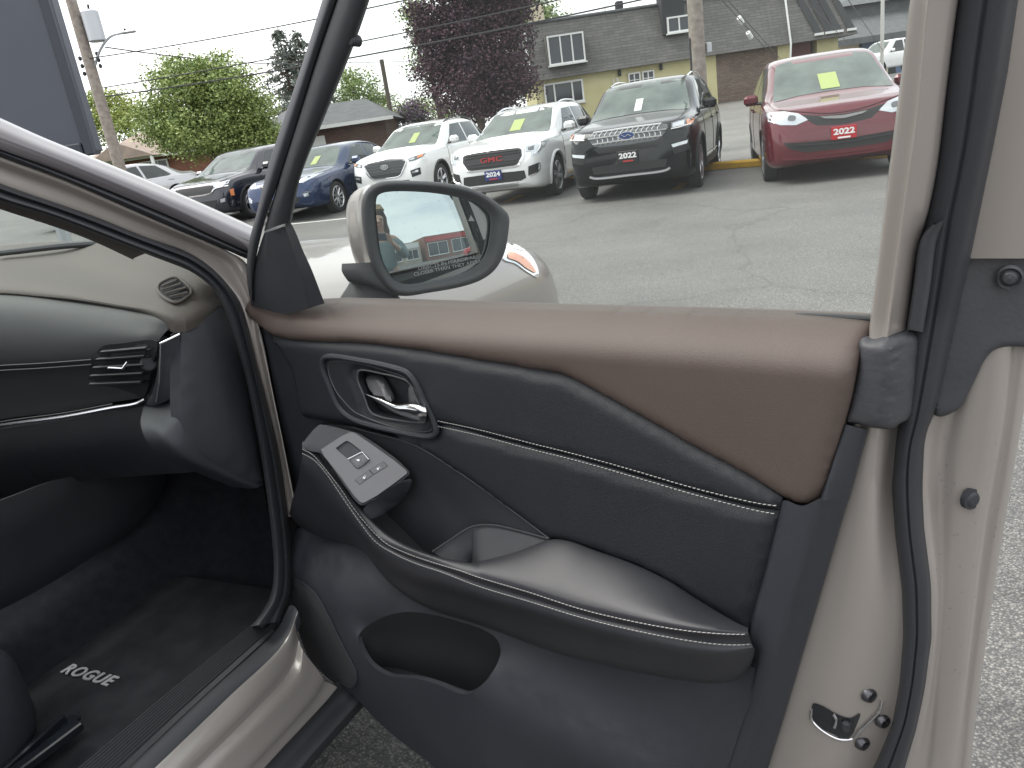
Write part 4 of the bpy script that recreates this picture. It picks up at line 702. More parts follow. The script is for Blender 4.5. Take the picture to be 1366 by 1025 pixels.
# latch, bolts, plug
lb = bvh_of(front_door)
lat = drape('latch_opening', front_door, [(1085, 938), (1097, 941), (1117, 952), (1135, 957), (1147, 951), (1142, 967), (1136, 980), (1127, 985), (1110, 978), (1090, 967), (1083, 955)], .0015, M_gloss, door_p, 4.0)
def onp(pts, lift): return [q for q in (on(lb, x, y, lift) for x, y in pts) if q is not None]
cord('latch_lip', onp([(1083, 946), (1083, 959), (1096, 973), (1119, 985), (1137, 984), (1146, 973), (1160, 959), (1173, 945), (1176, 934)], .002), .0020, M_chrome, door_p)
cord('latch_groove', onp([(1141, 982), (1150, 971), (1164, 956), (1174, 946)], .0035), .0016, M_steel, door_p)
cord('latch_claw', onp([(1112, 950), (1116, 958), (1113, 968)], .004), .0022, M_chrome, door_p)
MB().box(onp([(1128, 966)], .004)[0], (.012, .010, .018), rot=np.array([EU, EW, EZ]).T, bev=.003).obj('latch_bumper', M_hard, door_p, origin=ORG)
def jnorm(x, y):
    d = ray(x, y); h, n, _, _ = lb.ray_cast(Vector(CAM-ORG), Vector(d/np.linalg.norm(d))); n = np.array(n); return n if np.dot(n, d) < 0 else -n
for x, y in ((1159, 927), (1177, 961), (1150, 991)):
    b = MB().lathe([(.0, .001), (.0045, .001), (.005, .006), (.0085, .007), (.0108, .0035), (.0120, -.002)], on(lb, x, y, 0), jnorm(x, y)*.6+EU*.5, 20); b.obj('latch_bolt', mat('dark_bolt', (.10, .10, .11), .35, .8), door_p, origin=ORG)
MB().lathe([(.0, .003), (.006, .0035), (.0085, .003), (.0105, .001), (.0140, .0008), (.0145, -.006)], on(lb, 1297, 665, .003), jnorm(1297, 665)*.5+EU*.55, 24).obj('jamb_plug', M_rubber, door_p, origin=ORG)
# water beads on the painted edge
mb = MB()
for i in range(60):
    x = random.uniform(1245, 1335); y = random.uniform(580, 900); p = on(lb, x, y, 0)
    if p is None: continue
    r_ = random.uniform(.0006, .0018); mb.lathe([(.0001, r_*.5), (r_*.6, r_*.4), (r_, 0)], p, jnorm(x, y), 7)
mb.obj('water_beads', MATS['water_drop'], door_p, origin=ORG, kind='stuff')
# ---------------- door mirror
MC = FD.hit(506, 312, -.235); _e3 = CAM+np.array([.0, -.02, .02])-MC; _e3 /= np.linalg.norm(_e3); _e1 = np.cross(EZ, _e3); _e1 /= np.linalg.norm(_e1); FM = Frame(MC, _e1, np.cross(_e3, _e1), _e3)
mo = [(483, 266), (490, 252), (503, 243.5), (517, 241), (550, 241), (594, 244), (627, 251), (651, 262), (668, 275), (679, 287), (678.5, 312), (673, 339), (660, 361), (642, 374), (616, 383), (572, 391), (539, 395.5), (524, 391.5), (508, 376), (495, 352), (486, 319), (482, 287)]
mg = [(502, 268), (504, 262), (511, 258), (528, 256), (572, 257), (605, 261), (629, 266.5), (646, 277), (655, 288), (654.5, 314), (649, 338), (638, 354), (616, 366), (576, 375), (543, 379), (528, 374.5), (517, 361), (508, 338), (504, 308), (501.5, 282)]
def loopm(P, h, ex=0): 
    L = crom([(x, y, h) for x, y in P], 5, True); L = np.concatenate([L, L[:1]]); return np.array([FM.hit(*q) for q in L])
lo_, li_ = loopm(mo, .0), loopm(mg, .0); lo_ = resample(lo_, 100); li_ = resample(li_, 100)
mb = MB(); V, F = loft_mesh([lo_-FM.e3*.045, lo_-FM.e3*.005, lo_*.9+li_*.1+FM.e3*.008, lo_*.6+li_*.4+FM.e3*.012, lo_*.3+li_*.7+FM.e3*.006, lo_*.05+li_*.95-FM.e3*.010, li_-FM.e3*.02], 100, 4, False)
mirror = mesh_obj('mirror_bezel', V, F, M_hard, door_p, origin=ORG)
sh = -EU; cm_ = lo_.mean(0)
hs_ = [lo_-FM.e3*.012+sh*.0, cm_+(lo_-cm_)*1.015-FM.e3*.04+sh*.01, cm_+(lo_-cm_)*.96-FM.e3*.04+sh*.055, cm_+(lo_-cm_)*.80-FM.e3*.05+sh*.085, cm_+(lo_-cm_)*.45-FM.e3*.06+sh*.10, cm_+(lo_-cm_)*.02-FM.e3*.062+sh*.105]
V, F = loft_mesh(hs_, 100, 4, False); mesh_obj('mirror_housing', V, F, M_paint, door_p, origin=ORG)
# dark lower part of the housing and the foot
lowl = [p for p in hs_[2]]; 
ft0 = [FM.hit(470, 372, -.03), FM.hit(485, 374, -.02), FM.hit(505, 385, -.015), FM.hit(526, 393, -.02)]; ft1 = [FM.hit(464, 384, -.03), FM.hit(480, 386, -.01), FM.hit(505, 394, -.008), FM.hit(530, 399, -.02)]; ft2 = [FM.hit(452, 406, -.03), FM.hit(475, 408, .0), FM.hit(505, 412, .0), FM.hit(534, 414, -.02)]; ft3 = [p-EZ*.04 for p in ft2]
bk = lambda L: [p-FM.e3*.07 for p in L][::-1]
V, F = loft_mesh([f+bk(f)+[f[0]] for f in (ft0, ft1, ft2, ft3)], 40, 3); mesh_obj('mirror_foot', V, F, M_hard, door_p, origin=ORG)
und = [(457, 350), (480, 352), (497, 354), (512, 378), (526, 391), (500, 386), (470, 376), (462, 370)]
V, F = loft_mesh([[FM.hit(x, y, -.004) for x, y in ((456, 352), (478, 351), (496, 350))], [FM.hit(x, y, .004) for x, y in ((456, 362), (480, 364), (506, 374))], [FM.hit(x, y, .0) for x, y in ((464, 375), (490, 380), (526, 394))], [FM.hit(x, y, -.03) for x, y in ((468, 376), (494, 383), (528, 396))]], 12, 4); mesh_obj('housing_base', V, F, M_hard, door_p, origin=ORG)
# convex silvered glass
Pm, hv, T, rim = cdt_patch(FM.flat([(x, y, -.008) for x, y in mg], True, True, 5)*np.array([1.01, 1.01, 1]), sp=.006); RM = 1.30
def mh(a, b): return -.010-((a)**2+b**2)/(2*RM)
V = np.array([FM.pt(a, b, mh(a, b)+.004) for a, b in Pm]); mglass = mesh_obj('mirror_glass', V, T.tolist(), M_mirror, door_p, origin=ORG, angle=80)
Vt, Ft = text_mesh('OBJECTS IN MIRROR ARE\nCLOSER THAN THEY APPEAR', .0105, .0, 0.0); pc = FM.loc(FM.hit(600, 354, 0)); px_ = FM.loc(FM.hit(640, 346, 0)); th = math.atan2(px_[1]-pc[1], px_[0]-pc[0])
q = Vt[:, :2]@np.array([[math.cos(th), math.sin(th)], [-math.sin(th), math.cos(th)]])*np.array([1.15, 1.0])+pc[:2]
mesh_obj('mirror_lettering', [FM.pt(a, b, mh(a, b)+.0047) for a, b in q], Ft, mat('etched_print', (.30, .31, .31), .6), mglass if False else door_p, smooth=False, origin=ORG)
tri = [FM.loc(FM.hit(x, y, 0)) for x, y in ((626, 294.5), (635, 295), (629.5, 286.5))]
mesh_obj('blind_spot_symbol', [FM.pt(a[0], a[1], mh(a[0], a[1])+.0047) for a in tri], [(0, 1, 2)], mat('etched_print', (0, 0, 0)), door_p, smooth=False, origin=ORG)
ORG = np.zeros(3)
# ---------------- floor mat with its badge
mt = empty('floor_mat', carpt(-.30, -.42, .31).tolist(), 0); tag(mt, 'black carpet floor mat with metal model badge in the passenger footwell', 'floor mat')
ORG = carpt(-.30, -.42, .31)
P, hv, T, rim = cdt_patch(np.array([(-.66, -.95, .318), (-.64, -.98, .318), (-.22, -.98, .318), (-.195, -.95, .318), (-.19, -.3, .318), (-.19, .02, .325), (-.22, .10, .335), (-.58, .10, .335), (-.63, .06, .33), (-.66, -.1, .318)]), sp=.03)
V = np.array([FZ.pt(a, b, h) for (a, b), h in zip(P, hv)]); n_ = len(V); rimv = sorted({q for e in rim for q in e}); idx = {q: n_+i for i, q in enumerate(rimv)}
mo_ = mesh_obj('mat_pile', np.concatenate([V, V[rimv]-EZ*.01]), T.tolist()+[(b, a, idx[a], idx[b]) for a, b in rim], M_mat, mt, origin=ORG)
Vt, Ft = text_mesh('ROGUE', .030, .0007, .0012, spacing=1.15)
a0, a1 = FZ.hit(88, 893, .322), FZ.hit(150, 911, .322); ex_ = (a1-a0)/np.linalg.norm(a1-a0); ey_ = np.cross(EZ, ex_); wd = np.ptp(Vt[:, 0]); sc = np.linalg.norm(a1-a0)/wd; ce = (a0+a1)/2
Vt = Vt*np.array([sc, 1.0, 1.0]); Vt[:, 1] *= .034/np.ptp(Vt[:, 1])*.95; Vt[:, 0] += Vt[:, 1]*.18
mesh_obj('badge_lettering', ce+Vt[:, :1]*ex_+Vt[:, 1:2]*ey_+EZ*(Vt[:, 2:]+.002), Ft, mat('badge_metal', (.55, .55, .56), .35, .3), mt, smooth=False, origin=ORG)
ORG = np.zeros(3)
# ================================================================== parked cars
M_black_pl = mat('bumper_plastic', (0.013, 0.0135, 0.015), 0.5); M_tyre = mat('tyre_rubber', (0.022, 0.022, 0.023), 0.8)
M_rimd = mat('alloy_silver', (0.55, 0.56, 0.58), 0.28, 0.9); M_lampglass = mat('lamp_glass', (0.50, 0.53, 0.56), 0.10, 0.5, coat=1.0); M_lampdark = mat('lamp_smoked', (0.09, 0.10, 0.11), 0.08, 0.2, coat=1.0)
M_carglass = mat('car_window_glass', (0.030, 0.038, 0.036), 0.03, 0.0, spec=.6); M_wsglass = mat('car_windscreen_glass', (0.085, 0.112, 0.100), 0.03, spec=.6, var=(0.035, 0.047, 0.043), vscale=2.2)
M_bright = mat('bright_chrome', (0.78, 0.79, 0.80), 0.12, 1.0); M_seam = mat('panel_gap', (0.012, 0.012, 0.013), 0.9)
M_sticker = mat('price_sticker', (0.30, 0.36, 0.13), 0.6); M_yellow = mat('traffic_yellow', (0.62, 0.36, 0.02), 0.7, var=(0.48, 0.28, 0.03), vscale=5)
M_plate_b = mat('plate_blue', (0.015, 0.03, 0.16), 0.35); M_plate_r = mat('plate_red', (0.42, 0.012, 0.02), 0.35); M_plate_k = mat('plate_black', (0.012, 0.012, 0.014), 0.35)
M_redprint = mat('red_print', (0.42, 0.03, 0.035), 0.4); M_plw = mat('plate_white', (0.80, 0.80, 0.80), 0.45)
GSL, GY0 = 0.0045, 2.0                                     # the lot climbs gently away from the SUV
def gz(x, y): return max(0.0, GSL*(y-GY0)) if y < 16.5 else GSL*14.5+0.043*(y-16.5) if y < 40 else GSL*14.5+1.0105
def pg(px, py):
    d = ray(px, py); t = 1.0
    for _ in range(60):
        t = min((gz(CAM[0]+d[0]*t, CAM[1]+d[1]*t)-ZC)/d[2], 300) if d[2] < 0 else 200
    return CAM+d*t
def paint(name, col, metal=.3, rough=.3): return mat(name, col, rough, metal, coat=.7, bump=(1.3, .04, 'n'))
class Body:
    pass
def build_car(name, label, P, group='cars parked in a row across the lot'):
    """P: dict of the car's dimensions and front details; local axes x forward, y left, z up"""
    L, W, H = P['L'], P['W'], P['H']; hw = W/2
    def kx(keys, x, sm=True): a = np.array(keys); return np.interp(x, a[:, 0], a[:, 1])
    xs = np.unique(np.r_[np.linspace(0, .35, 12), np.linspace(.35, L-.3, 44), np.linspace(L-.3, L, 8)])
    def smooth(v, k=3):
        v = np.array(v)
        for _ in range(k): v[1:-1] = .25*v[:-2]+.5*v[1:-1]+.25*v[2:]
        return v
    zt = smooth(kx(P['zt'], xs), 1); zs = smooth(kx(P['zs'], xs), 2); zb = smooth(kx(P['zb'], xs), 2); wm = smooth(kx(P['wm'], xs), 1)*hw; wt = smooth(kx(P['wt'], xs), 2)
    G = []; NP = 0
    for i, x in enumerate(xs):
        b, s, t, w, ww = zb[i], min(zs[i], zt[i]-.015), zt[i], wm[i], wt[i]
        m = b+(s-b)*.55; ws = w*.965; wtp = w*ww; cr = min(.09, (t-s)*.45)
        prof = [(0, b), (w*.5, b), (w*.90, b), (w*.965, b+.05), (w*.99, b+(m-b)*.6), (w, m), (w*.995, m+(s-m)*.5), (ws, s-.02), (ws-.02, s+.01), (ws+(wtp-ws)*.35-.005, s+(t-cr-s)*.36), (ws+(wtp-ws)*.72, s+(t-cr-s)*.74), (wtp, t-cr), (wtp-.06*min(1, cr/.05)*(1 if ww < .85 else .6), t-cr*.45), (wtp*.66, t-cr*.12), (wtp*.33, t-.003), (0, t)]
        h = crom(np.array(prof), 3); NP = len(h)
        full = [(L/2-x, y, z) for y, z in h]+[(L/2-x, -y, z) for y, z in h[-2:0:-1]]
        G.append(full)
    n = len(G[0]); V = np.array(G).reshape(-1, 3); F = [(i*n+j, (i+1)*n+j, (i+1)*n+(j+1) % n, i*n+(j+1) % n) for i in range(len(G)-1) for j in range(n)]
    F += [tuple(range(n)), tuple((len(G)-1)*n+j for j in range(n))[::-1]]
    bv = BVHTree.FromPolygons([tuple(v) for v in V], F)
    me = bpy.data.meshes.new('body'); me.from_pydata(V.tolist(), [], F)
    root = empty(name, (0, 0, 0)); body = bpy.data.objects.new('body', me); link(body, root)
    me.materials.append(P['paint']); me.materials.append(M_black_pl)
    # wheel wells
    R = P.get('R', .36); xf, xr = L/2-P['fo'], L/2-P['fo']-P['wb']
    cut = MB()
    for x in (xf, xr):
        for sgn in (1, -1):
            a = MB().lathe([(R+.05, -.20), (R+.05, .35)], (x, sgn*(hw-.08), R), (0, sgn, 0), 28); v = a.v[0]; f = a.f+[list(range(28))[::-1], [28+j for j in range(28)]]; cut.add(v, f)
    co = cut.obj('cutter', M_black_pl, None, smooth=False)
    bm_ = bmesh.new(); bm_.from_mesh(co.data); bmesh.ops.recalc_face_normals(bm_, faces=bm_.faces); bm_.to_mesh(co.data); bm_.free()
    bm_ = bmesh.new(); bm_.from_mesh(me); bmesh.ops.recalc_face_normals(bm_, faces=bm_.faces); bm_.to_mesh(me); bm_.free()
    md = body.modifiers.new('b', 'BOOLEAN'); md.object = co; md.operation = 'DIFFERENCE'; md.solver = 'EXACT'; md.material_mode = 'TRANSFER'
    dg = bpy.context.evaluated_depsgraph_get(); dg.update(); nm = bpy.data.meshes.new_from_object(body.evaluated_get(dg)); body.modifiers.clear(); body.data = nm
    bpy.data.objects.remove(co); nm.polygons.foreach_set('use_smooth', [True]*len(nm.polygons)); nm.set_sharp_from_angle(angle=RAD(32))
    def cast(o, d):
        h, nn, _, _ = bv.ray_cast(Vector(o), Vector(d))
        if h is None: return None
        nn = np.array(nn); return np.array(h), nn if np.dot(nn, d) < 0 else -nn
    def patch(nm_, out, m, view='f', lift=.006, sp=.05, parent=None, thick=.008, curve=False, holes=()):
        o2 = crom([(a, b, 0) for a, b in out], 4, True) if curve else np.array([(a, b, 0) for a, b in out], float)
        Q, hv, T, rim = cdt_patch(o2, [np.array([(a, b, 0) for a, b in h], float) for h in holes], (), sp); V = np.zeros((len(Q), 3)); N = np.zeros((len(Q), 3)); ok = np.zeros(len(Q), bool)
        for i, (a, b) in enumerate(Q):
            r = cast((10, a, b), (-1, 0, 0)) if view == 'f' else cast((a, 10, b), (0, -1, 0)) if view == 'l' else cast((a, -10, b), (0, 1, 0))
            if r: V[i] = r[0]; N[i] = r[1]; ok[i] = True
        F = [t for t in T.tolist() if all(ok[q] for q in t)]
        if not F: return None
        V = V+N*lift
        # keep the winding facing outwards
        t = F[0]; fl = np.dot(np.cross(V[t[1]]-V[t[0]], V[t[2]]-V[t[0]]), N[t[0]]) < 0
        if fl: F = [q[::-1] for q in F]
        if thick:
            ks = {}
            for t in F:
                for a, b in ((t[0], t[1]), (t[1], t[2]), (t[2], t[0])): ks[(a, b)] = 1
            idx = {}; ex = []; rm = [(a, b) for a, b in ks if (b, a) not in ks]
            for e in rm:
                for q in e:
                    if q not in idx: idx[q] = len(V)+len(ex); ex.append(V[q]-N[q]*(thick+lift))
            V = np.concatenate([V, np.array(ex)]); F = F+[(b, a, idx[a], idx[b]) for a, b in rm]
        return mesh_obj(nm_, V, F, m, parent or root, angle=50)
    def ribbon(nm_, line, m, view='l', w=.008, lift=.003, parent=None, r=None):
        pts = []
        for a, b in crom(np.array(line, float), 8):
            q = cast((10, a, b), (-1, 0, 0)) if view == 'f' else cast((a, 10, b), (0, -1, 0)) if view == 'l' else cast((a, -10, b), (0, 1, 0)) if view == 'r' else cast((a, b, 5), (0, 0, -1))
            if q: pts.append(q[0]+q[1]*lift)
        if len(pts) > 2: return MB().tube(pts, w/2, 5).obj(nm_, m, parent or root)
    sym = lambda o: [(-a, b) for a, b in o]
    # ---- glass
    ws = P['ws']; wsp = patch('windshield', ws+[(-a, b) for a, b in ws[::-1]], M_wsglass, 'f', .004, .07, thick=.003)
    if 'sticker' in P: 
        y0, y1, z0, z1 = P['sticker']; patch('price_sticker', [(y0, z0), (y1, z0), (y1, z1), (y0, z1)], P.get('stm', M_sticker), 'f', .010, .08, thick=0)
    for v in ('l', 'r'):
        for wdw in P['side']: patch('side_window', wdw, M_carglass, v, .004, .08, thick=.003)
        for sm in P.get('seams', ()): ribbon('door_seam', sm, M_seam, v, .010, .000)
        for sm in P.get('trims', ()): ribbon('side_trim', sm[0], sm[1], v, sm[2], .004)
        for hd in P.get('handles', ()): ribbon('door_handle', [(hd[0], hd[1]), (hd[0]-.09, hd[1]+.005), (hd[0]-.18, hd[1])], P['paint'], v, .035, .015)
        if P.get('clad'): patch('sill_cladding', [(xf-R-.06, .27), (xf-R-.06, .40), (xr+R+.06, .40), (xr+R+.06, .27)], M_black_pl, v, .010, .1)
    for x in (xf, xr):
        for sgn in (1, -1):
            if P.get('arch'): 
                mb = MB(); pts = []
                for k in range(25):
                    t = math.pi*(k/24*1.16-.08); q = cast((x+(R+.065)*math.cos(t), sgn*10, R+(R+.065)*math.sin(t)), (0, -sgn, 0))
                    if q: pts.append(q[0]+np.array([0, sgn*.004, 0]))
                if len(pts) > 4: mb.tube(pts, .026, 6).obj('arch_moulding', M_black_pl if P['arch'] == 'k' else P['paint'], root)
            wl_ = MB().lathe([(R*.66, -.20), (R*.93, -.205), (R, -.17), (R, -.04), (R*.95, -.008), (R*.80, .0), (R*.70, -.012), (R*.68, -.06)], (x, sgn*(hw-.015), R), (0, sgn, 0), 30).obj('wheel', M_tyre, root)
            rm = MB().lathe([(R*.70, -.012), (R*.68, -.02), (R*.655, -.07), (R*.62, -.10), (.001, -.10)], (x, sgn*(hw-.015), R), (0, sgn, 0), 30)
            rimo = rm.obj('rim', mat('wheel_inside', (.06, .06, .065), .5, .5), wl_)
            sp = MB(); ns = P.get('spokes', 5)
            sp.lathe([(R*.70, -.010), (R*.665, -.004), (R*.63, -.018), (R*.62, -.05)], (x, sgn*(hw-.015), R), (0, sgn, 0), 30)
            for k in range(ns):
                for off in ((-.11, .11) if ns <= 6 else (0,)):
                    t = 2*math.pi*k/ns+.3; a = np.array([x, sgn*(hw-.055), R])+R*.10*np.array([math.cos(t+off*3), 0, math.sin(t+off*3)]); b = np.array([x, sgn*(hw-.040), R])+R*.66*np.array([math.cos(t+off), 0, math.sin(t+off)])
                    sp.tube([a, (a+b)/2+np.array([0, sgn*.008, 0]), b], [R*.075, R*.06, R*.05], 6)
            sp.lathe([(.001, .0), (R*.16, -.005), (R*.17, -.04)], (x, sgn*(hw-.04), R), (0, sgn, 0), 12)
            sp.obj('spokes', P.get('rimm', M_rimd), wl_)
    # ---- mirrors
    mx, mz = P['mir']
    for sgn in (1, -1):
        q = cast((mx, sgn*10, mz), (0, -sgn, 0)); yb = q[0][1]
        mo2 = MB().box((mx-.02, yb+sgn*.15, mz+.06), (.11, .22, .16), bev=.045).obj('door_mirror', P.get('mirm', P['paint']), root)
        MB().box((mx, yb+sgn*.03, mz+.0), (.07, .10, .045), bev=.02).obj('mirror_stalk', M_black_pl, mo2)
    # ---- face
    for it in P['face']:
        nm_, out, m = it[:3]; o = it[3] if len(it) > 3 else {}
        kw = dict(lift=o.get('lift', .006), sp=o.get('sp', .04), thick=o.get('thick', .012), curve=o.get('curve', False))
        if o.get('pair'):
            for q in (out, sym(out)[::-1]): patch(nm_, q, m, 'f', **kw)
        elif o.get('half'): patch(nm_, out+sym(out)[::-1], m, 'f', **kw)
        else: patch(nm_, out, m, 'f', **kw)
    for it in P.get('bars', ()):
        nm_, line, m, w_ = it[:4]; lf = it[4] if len(it) > 4 else .012
        ribbon(nm_, line, m, 'f', w_, lf)
        if len(it) > 5: ribbon(nm_, sym(line), m, 'f', w_, lf)
    for it in P.get('rails', ()):
        for sgn in (1, -1):
            pts = []
            for a, b in it:
                q = cast((a, sgn*b, 5), (0, 0, -1)); pts.append(q[0]+np.array([0, 0, .045]))
            pts[0][2] -= .04; pts[-1][2] -= .04; MB().tube(crom(pts, 6), .016, 8).obj('roof_rail', P.get('railm', M_bright), root)
    if 'plate' in P:
        txt, zc, m, mt_ = P['plate'][:4]; q = cast((10, 0, zc), (-1, 0, 0)); x0 = q[0][0]+.022
        pl_ = MB().box((x0, 0, zc), (.016, .32, .17), bev=.006).obj('licence_plate', m, root)
        Vt, Ft = text_mesh(txt, .17, .006, .001); Vt[:, 0] *= .27/np.ptp(Vt[:, 0]); Vt[:, 1] *= .082/np.ptp(Vt[:, 1])
        # local x forward: lettering reads from the front, so text right = -y... viewed from +x, right is +y
        mesh_obj('plate_lettering', np.c_[np.full(len(Vt), x0+.0105)+Vt[:, 2], Vt[:, 0], Vt[:, 1]+zc+.015], Ft, mt_, pl_, smooth=False)
        MB().box((x0+.009, 0, zc-.062), (.003, .16, .022)).obj('plate_footer', M_redprint if m is not M_plate_r else M_plw, pl_)
    if 'badge' in P:
        kind, zc = P['badge'][:2]; q = cast((10, 0, zc), (-1, 0, 0)); x0 = q[0][0]+.02
        def oval(nm_, ry, rz, m, x, parent=root): 
            t = np.linspace(0, 2*math.pi, 25)[:-1]; V = [(x, ry*math.cos(k), zc+rz*math.sin(k)) for k in t]+[(x-.03, ry*math.cos(k), zc+rz*math.sin(k)) for k in t]
            return mesh_obj(nm_, V, [tuple(range(24))]+[(i, i+24, (i+1) % 24+24, (i+1) % 24) for i in range(24)], m, parent)
        def letters(txt, wd, ht, m, x, sh=0.0, z=None): 
            Vt, Ft = text_mesh(txt, .1, .0012, .004, shear=sh); Vt[:, 0] *= wd/np.ptp(Vt[:, 0]); Vt[:, 1] *= ht/np.ptp(Vt[:, 1])
            return mesh_obj('badge_lettering', np.c_[x+Vt[:, 2], Vt[:, 0], Vt[:, 1]+(zc if z is None else z)], Ft, m, root, smooth=False)
        if kind == 'letters': letters(P['badge'][2], P['badge'][3], P['badge'][4], P['badge'][5], x0+.015)
        elif kind == 'oval_h': 
            oval('badge', .095, .052, M_bright, x0+.012); oval('badge_field', .080, .040, mat('badge_grey', (.25, .26, .27), .3, .6), x0+.016); letters('H', .085, .062, M_bright, x0+.022, .35)
        elif kind == 'oval_blue':
            oval('badge', .125, .055, M_bright, x0+.012); oval('badge_field', .115, .047, mat('badge_blue', (.02, .05, .18), .25), x0+.016)
            t = np.linspace(-1, 1, 12); MB().tube([(x0+.02, .075*k, zc+.014*math.sin(k*5)) for k in t], .006, 5).obj('badge_script', M_bright, root)
        elif kind == 'wing':
            mesh_obj('badge', [(x0+.02, 0, zc+.018), (x0+.02, .06, zc+.022), (x0+.02, .30, zc+.040), (x0+.02, .24, zc+.008), (x0+.02, .07, zc-.016), (x0+.02, 0, zc-.022), (x0+.02, -.07, zc-.016), (x0+.02, -.24, zc+.008), (x0+.02, -.30, zc+.040), (x0+.02, -.06, zc+.022)], [(0, 9, 8, 7, 6, 5, 4, 3, 2, 1)][::-1], M_bright, root, smooth=False)
    tag(root, label, 'car', group); root['front_left'] = (xf, hw-.1); return root
def place(root, px, py, ang, wheel=1):
    """put the car so that the named front wheel touches the ground at a photo point"""
    g = pg(px, py); xf, yw = root['front_left']; del root['front_left']; a = RAD(ang); c, s = math.cos(a), math.sin(a); yw *= wheel
    x, y = g[0]-(c*xf-s*yw), g[1]-(s*xf+c*yw); root.location = (x, y, gz(g[0], g[1])-.005); root.rotation_euler = (0, 0, a)
    f = np.array([c, s]); sl = (gz(x-f[0]*1.5, y-f[1]*1.5)-gz(x+f[0]*1.5, y+f[1]*1.5))/3.0
    return root
def suv_prof(L, H, hood=1.04, nose=.74, ws0=1.15, ws1=2.0, belt=1.04, tail=.55):
    zt = [(0, nose-.10), (.02, nose), (.07, nose+(hood-nose)*.55), (.16, hood-.055), (.35, hood-.02), (.75, hood+.03), (ws0, hood+.075), (ws1, H-.075), (ws1+.35, H-.02), (ws1+.9, H), (L-1.2, H-.02), (L-tail-.15, H-.09), (L-tail, H-.14), (L-.16, belt+.05), (L-.06, belt-.12), (L, belt-.35)]
    zs = [(0, nose-.14), (.07, nose), (.2, hood-.12), (.5, hood-.05), (ws0, belt-.02), (ws1, belt), (L-1.2, belt+.05), (L-.4, belt+.03), (L-.1, belt-.15), (L, belt-.4)]
    zb = [(0, .36), (.06, .28), (.3, .23), (.8, .22), (L-.9, .24), (L-.3, .28), (L, .40)]
    wm = [(0, .70), (.03, .80), (.08, .87), (.16, .925), (.30, .965), (.6, .99), (.9, 1), (L-1.0, 1), (L-.5, .98), (L-.2, .93), (L-.06, .86), (L, .74)]
    wt = [(0, .80), (.3, .86), (ws0, .88), (ws0+.15, .86), (ws1, .765), (ws1+.5, .76), (L-1.0, .75), (L-tail, .73), (L-.1, .80), (L, .8)]
    return dict(zt=zt, zs=zs, zb=zb, wm=wm, wt=wt)
def side_glass(L, ws0, ws1, H, belt, tail, n=3):
    """front, rear and quarter panes in (x, z) of the car"""
    h = L/2; X = lambda d: h-d; top = H-.135; b = belt+.035
    x_b, x_t = ws0+.42, ws1+.14; e_t, e_b = L-tail-.20, L-.45
    m1, m2 = ws1+.72, ws1+1.62
    g = [[(X(x_b), b), (X(x_b+.28), b+.16), (X(x_t), top-.02), (X(m1-.06), top), (X(m1-.03), b+.01)], [(X(m1+.04), b+.01), (X(m1+.02), top), (X(m2-.10), top-.005), (X(m2-.0), b+.03)]]
    if n > 2: g.append([(X(m2+.10), b+.035), (X(m2), top-.01), (X(e_t), top-.06), (X(e_b-.12), b+.12), (X(e_b-.2), b+.05)])
    return g
def door_seams(L, ws0, ws1, belt, fo, wb, R):
    h = L/2; X = lambda d: h-d; m1, m2 = ws1+.72, ws1+1.62
    return [[(X(ws0+.30), belt), (X(ws0+.26), .75), (X(ws0+.28), .36)], [(X(m1+.01), belt+.02), (X(m1+.02), .7), (X(m1+.04), .34)], [(X(m2), belt+.03), (X(m2+.02), .9), (X(fo+wb-R-.12), .62), (X(fo+wb-R-.10), .42)]]
def wscreen(hood, H, W, y0=.80, y1=.655):
    hw = W/2; return [(0, hood+.095), (hw*.45, hood+.085), (hw*y0, hood+.055), (hw*(y0+.012), hood+.075), (hw*(y1+.02), H-.17), (hw*y1, H-.115), (hw*.4, H-.075), (0, H-.068)]

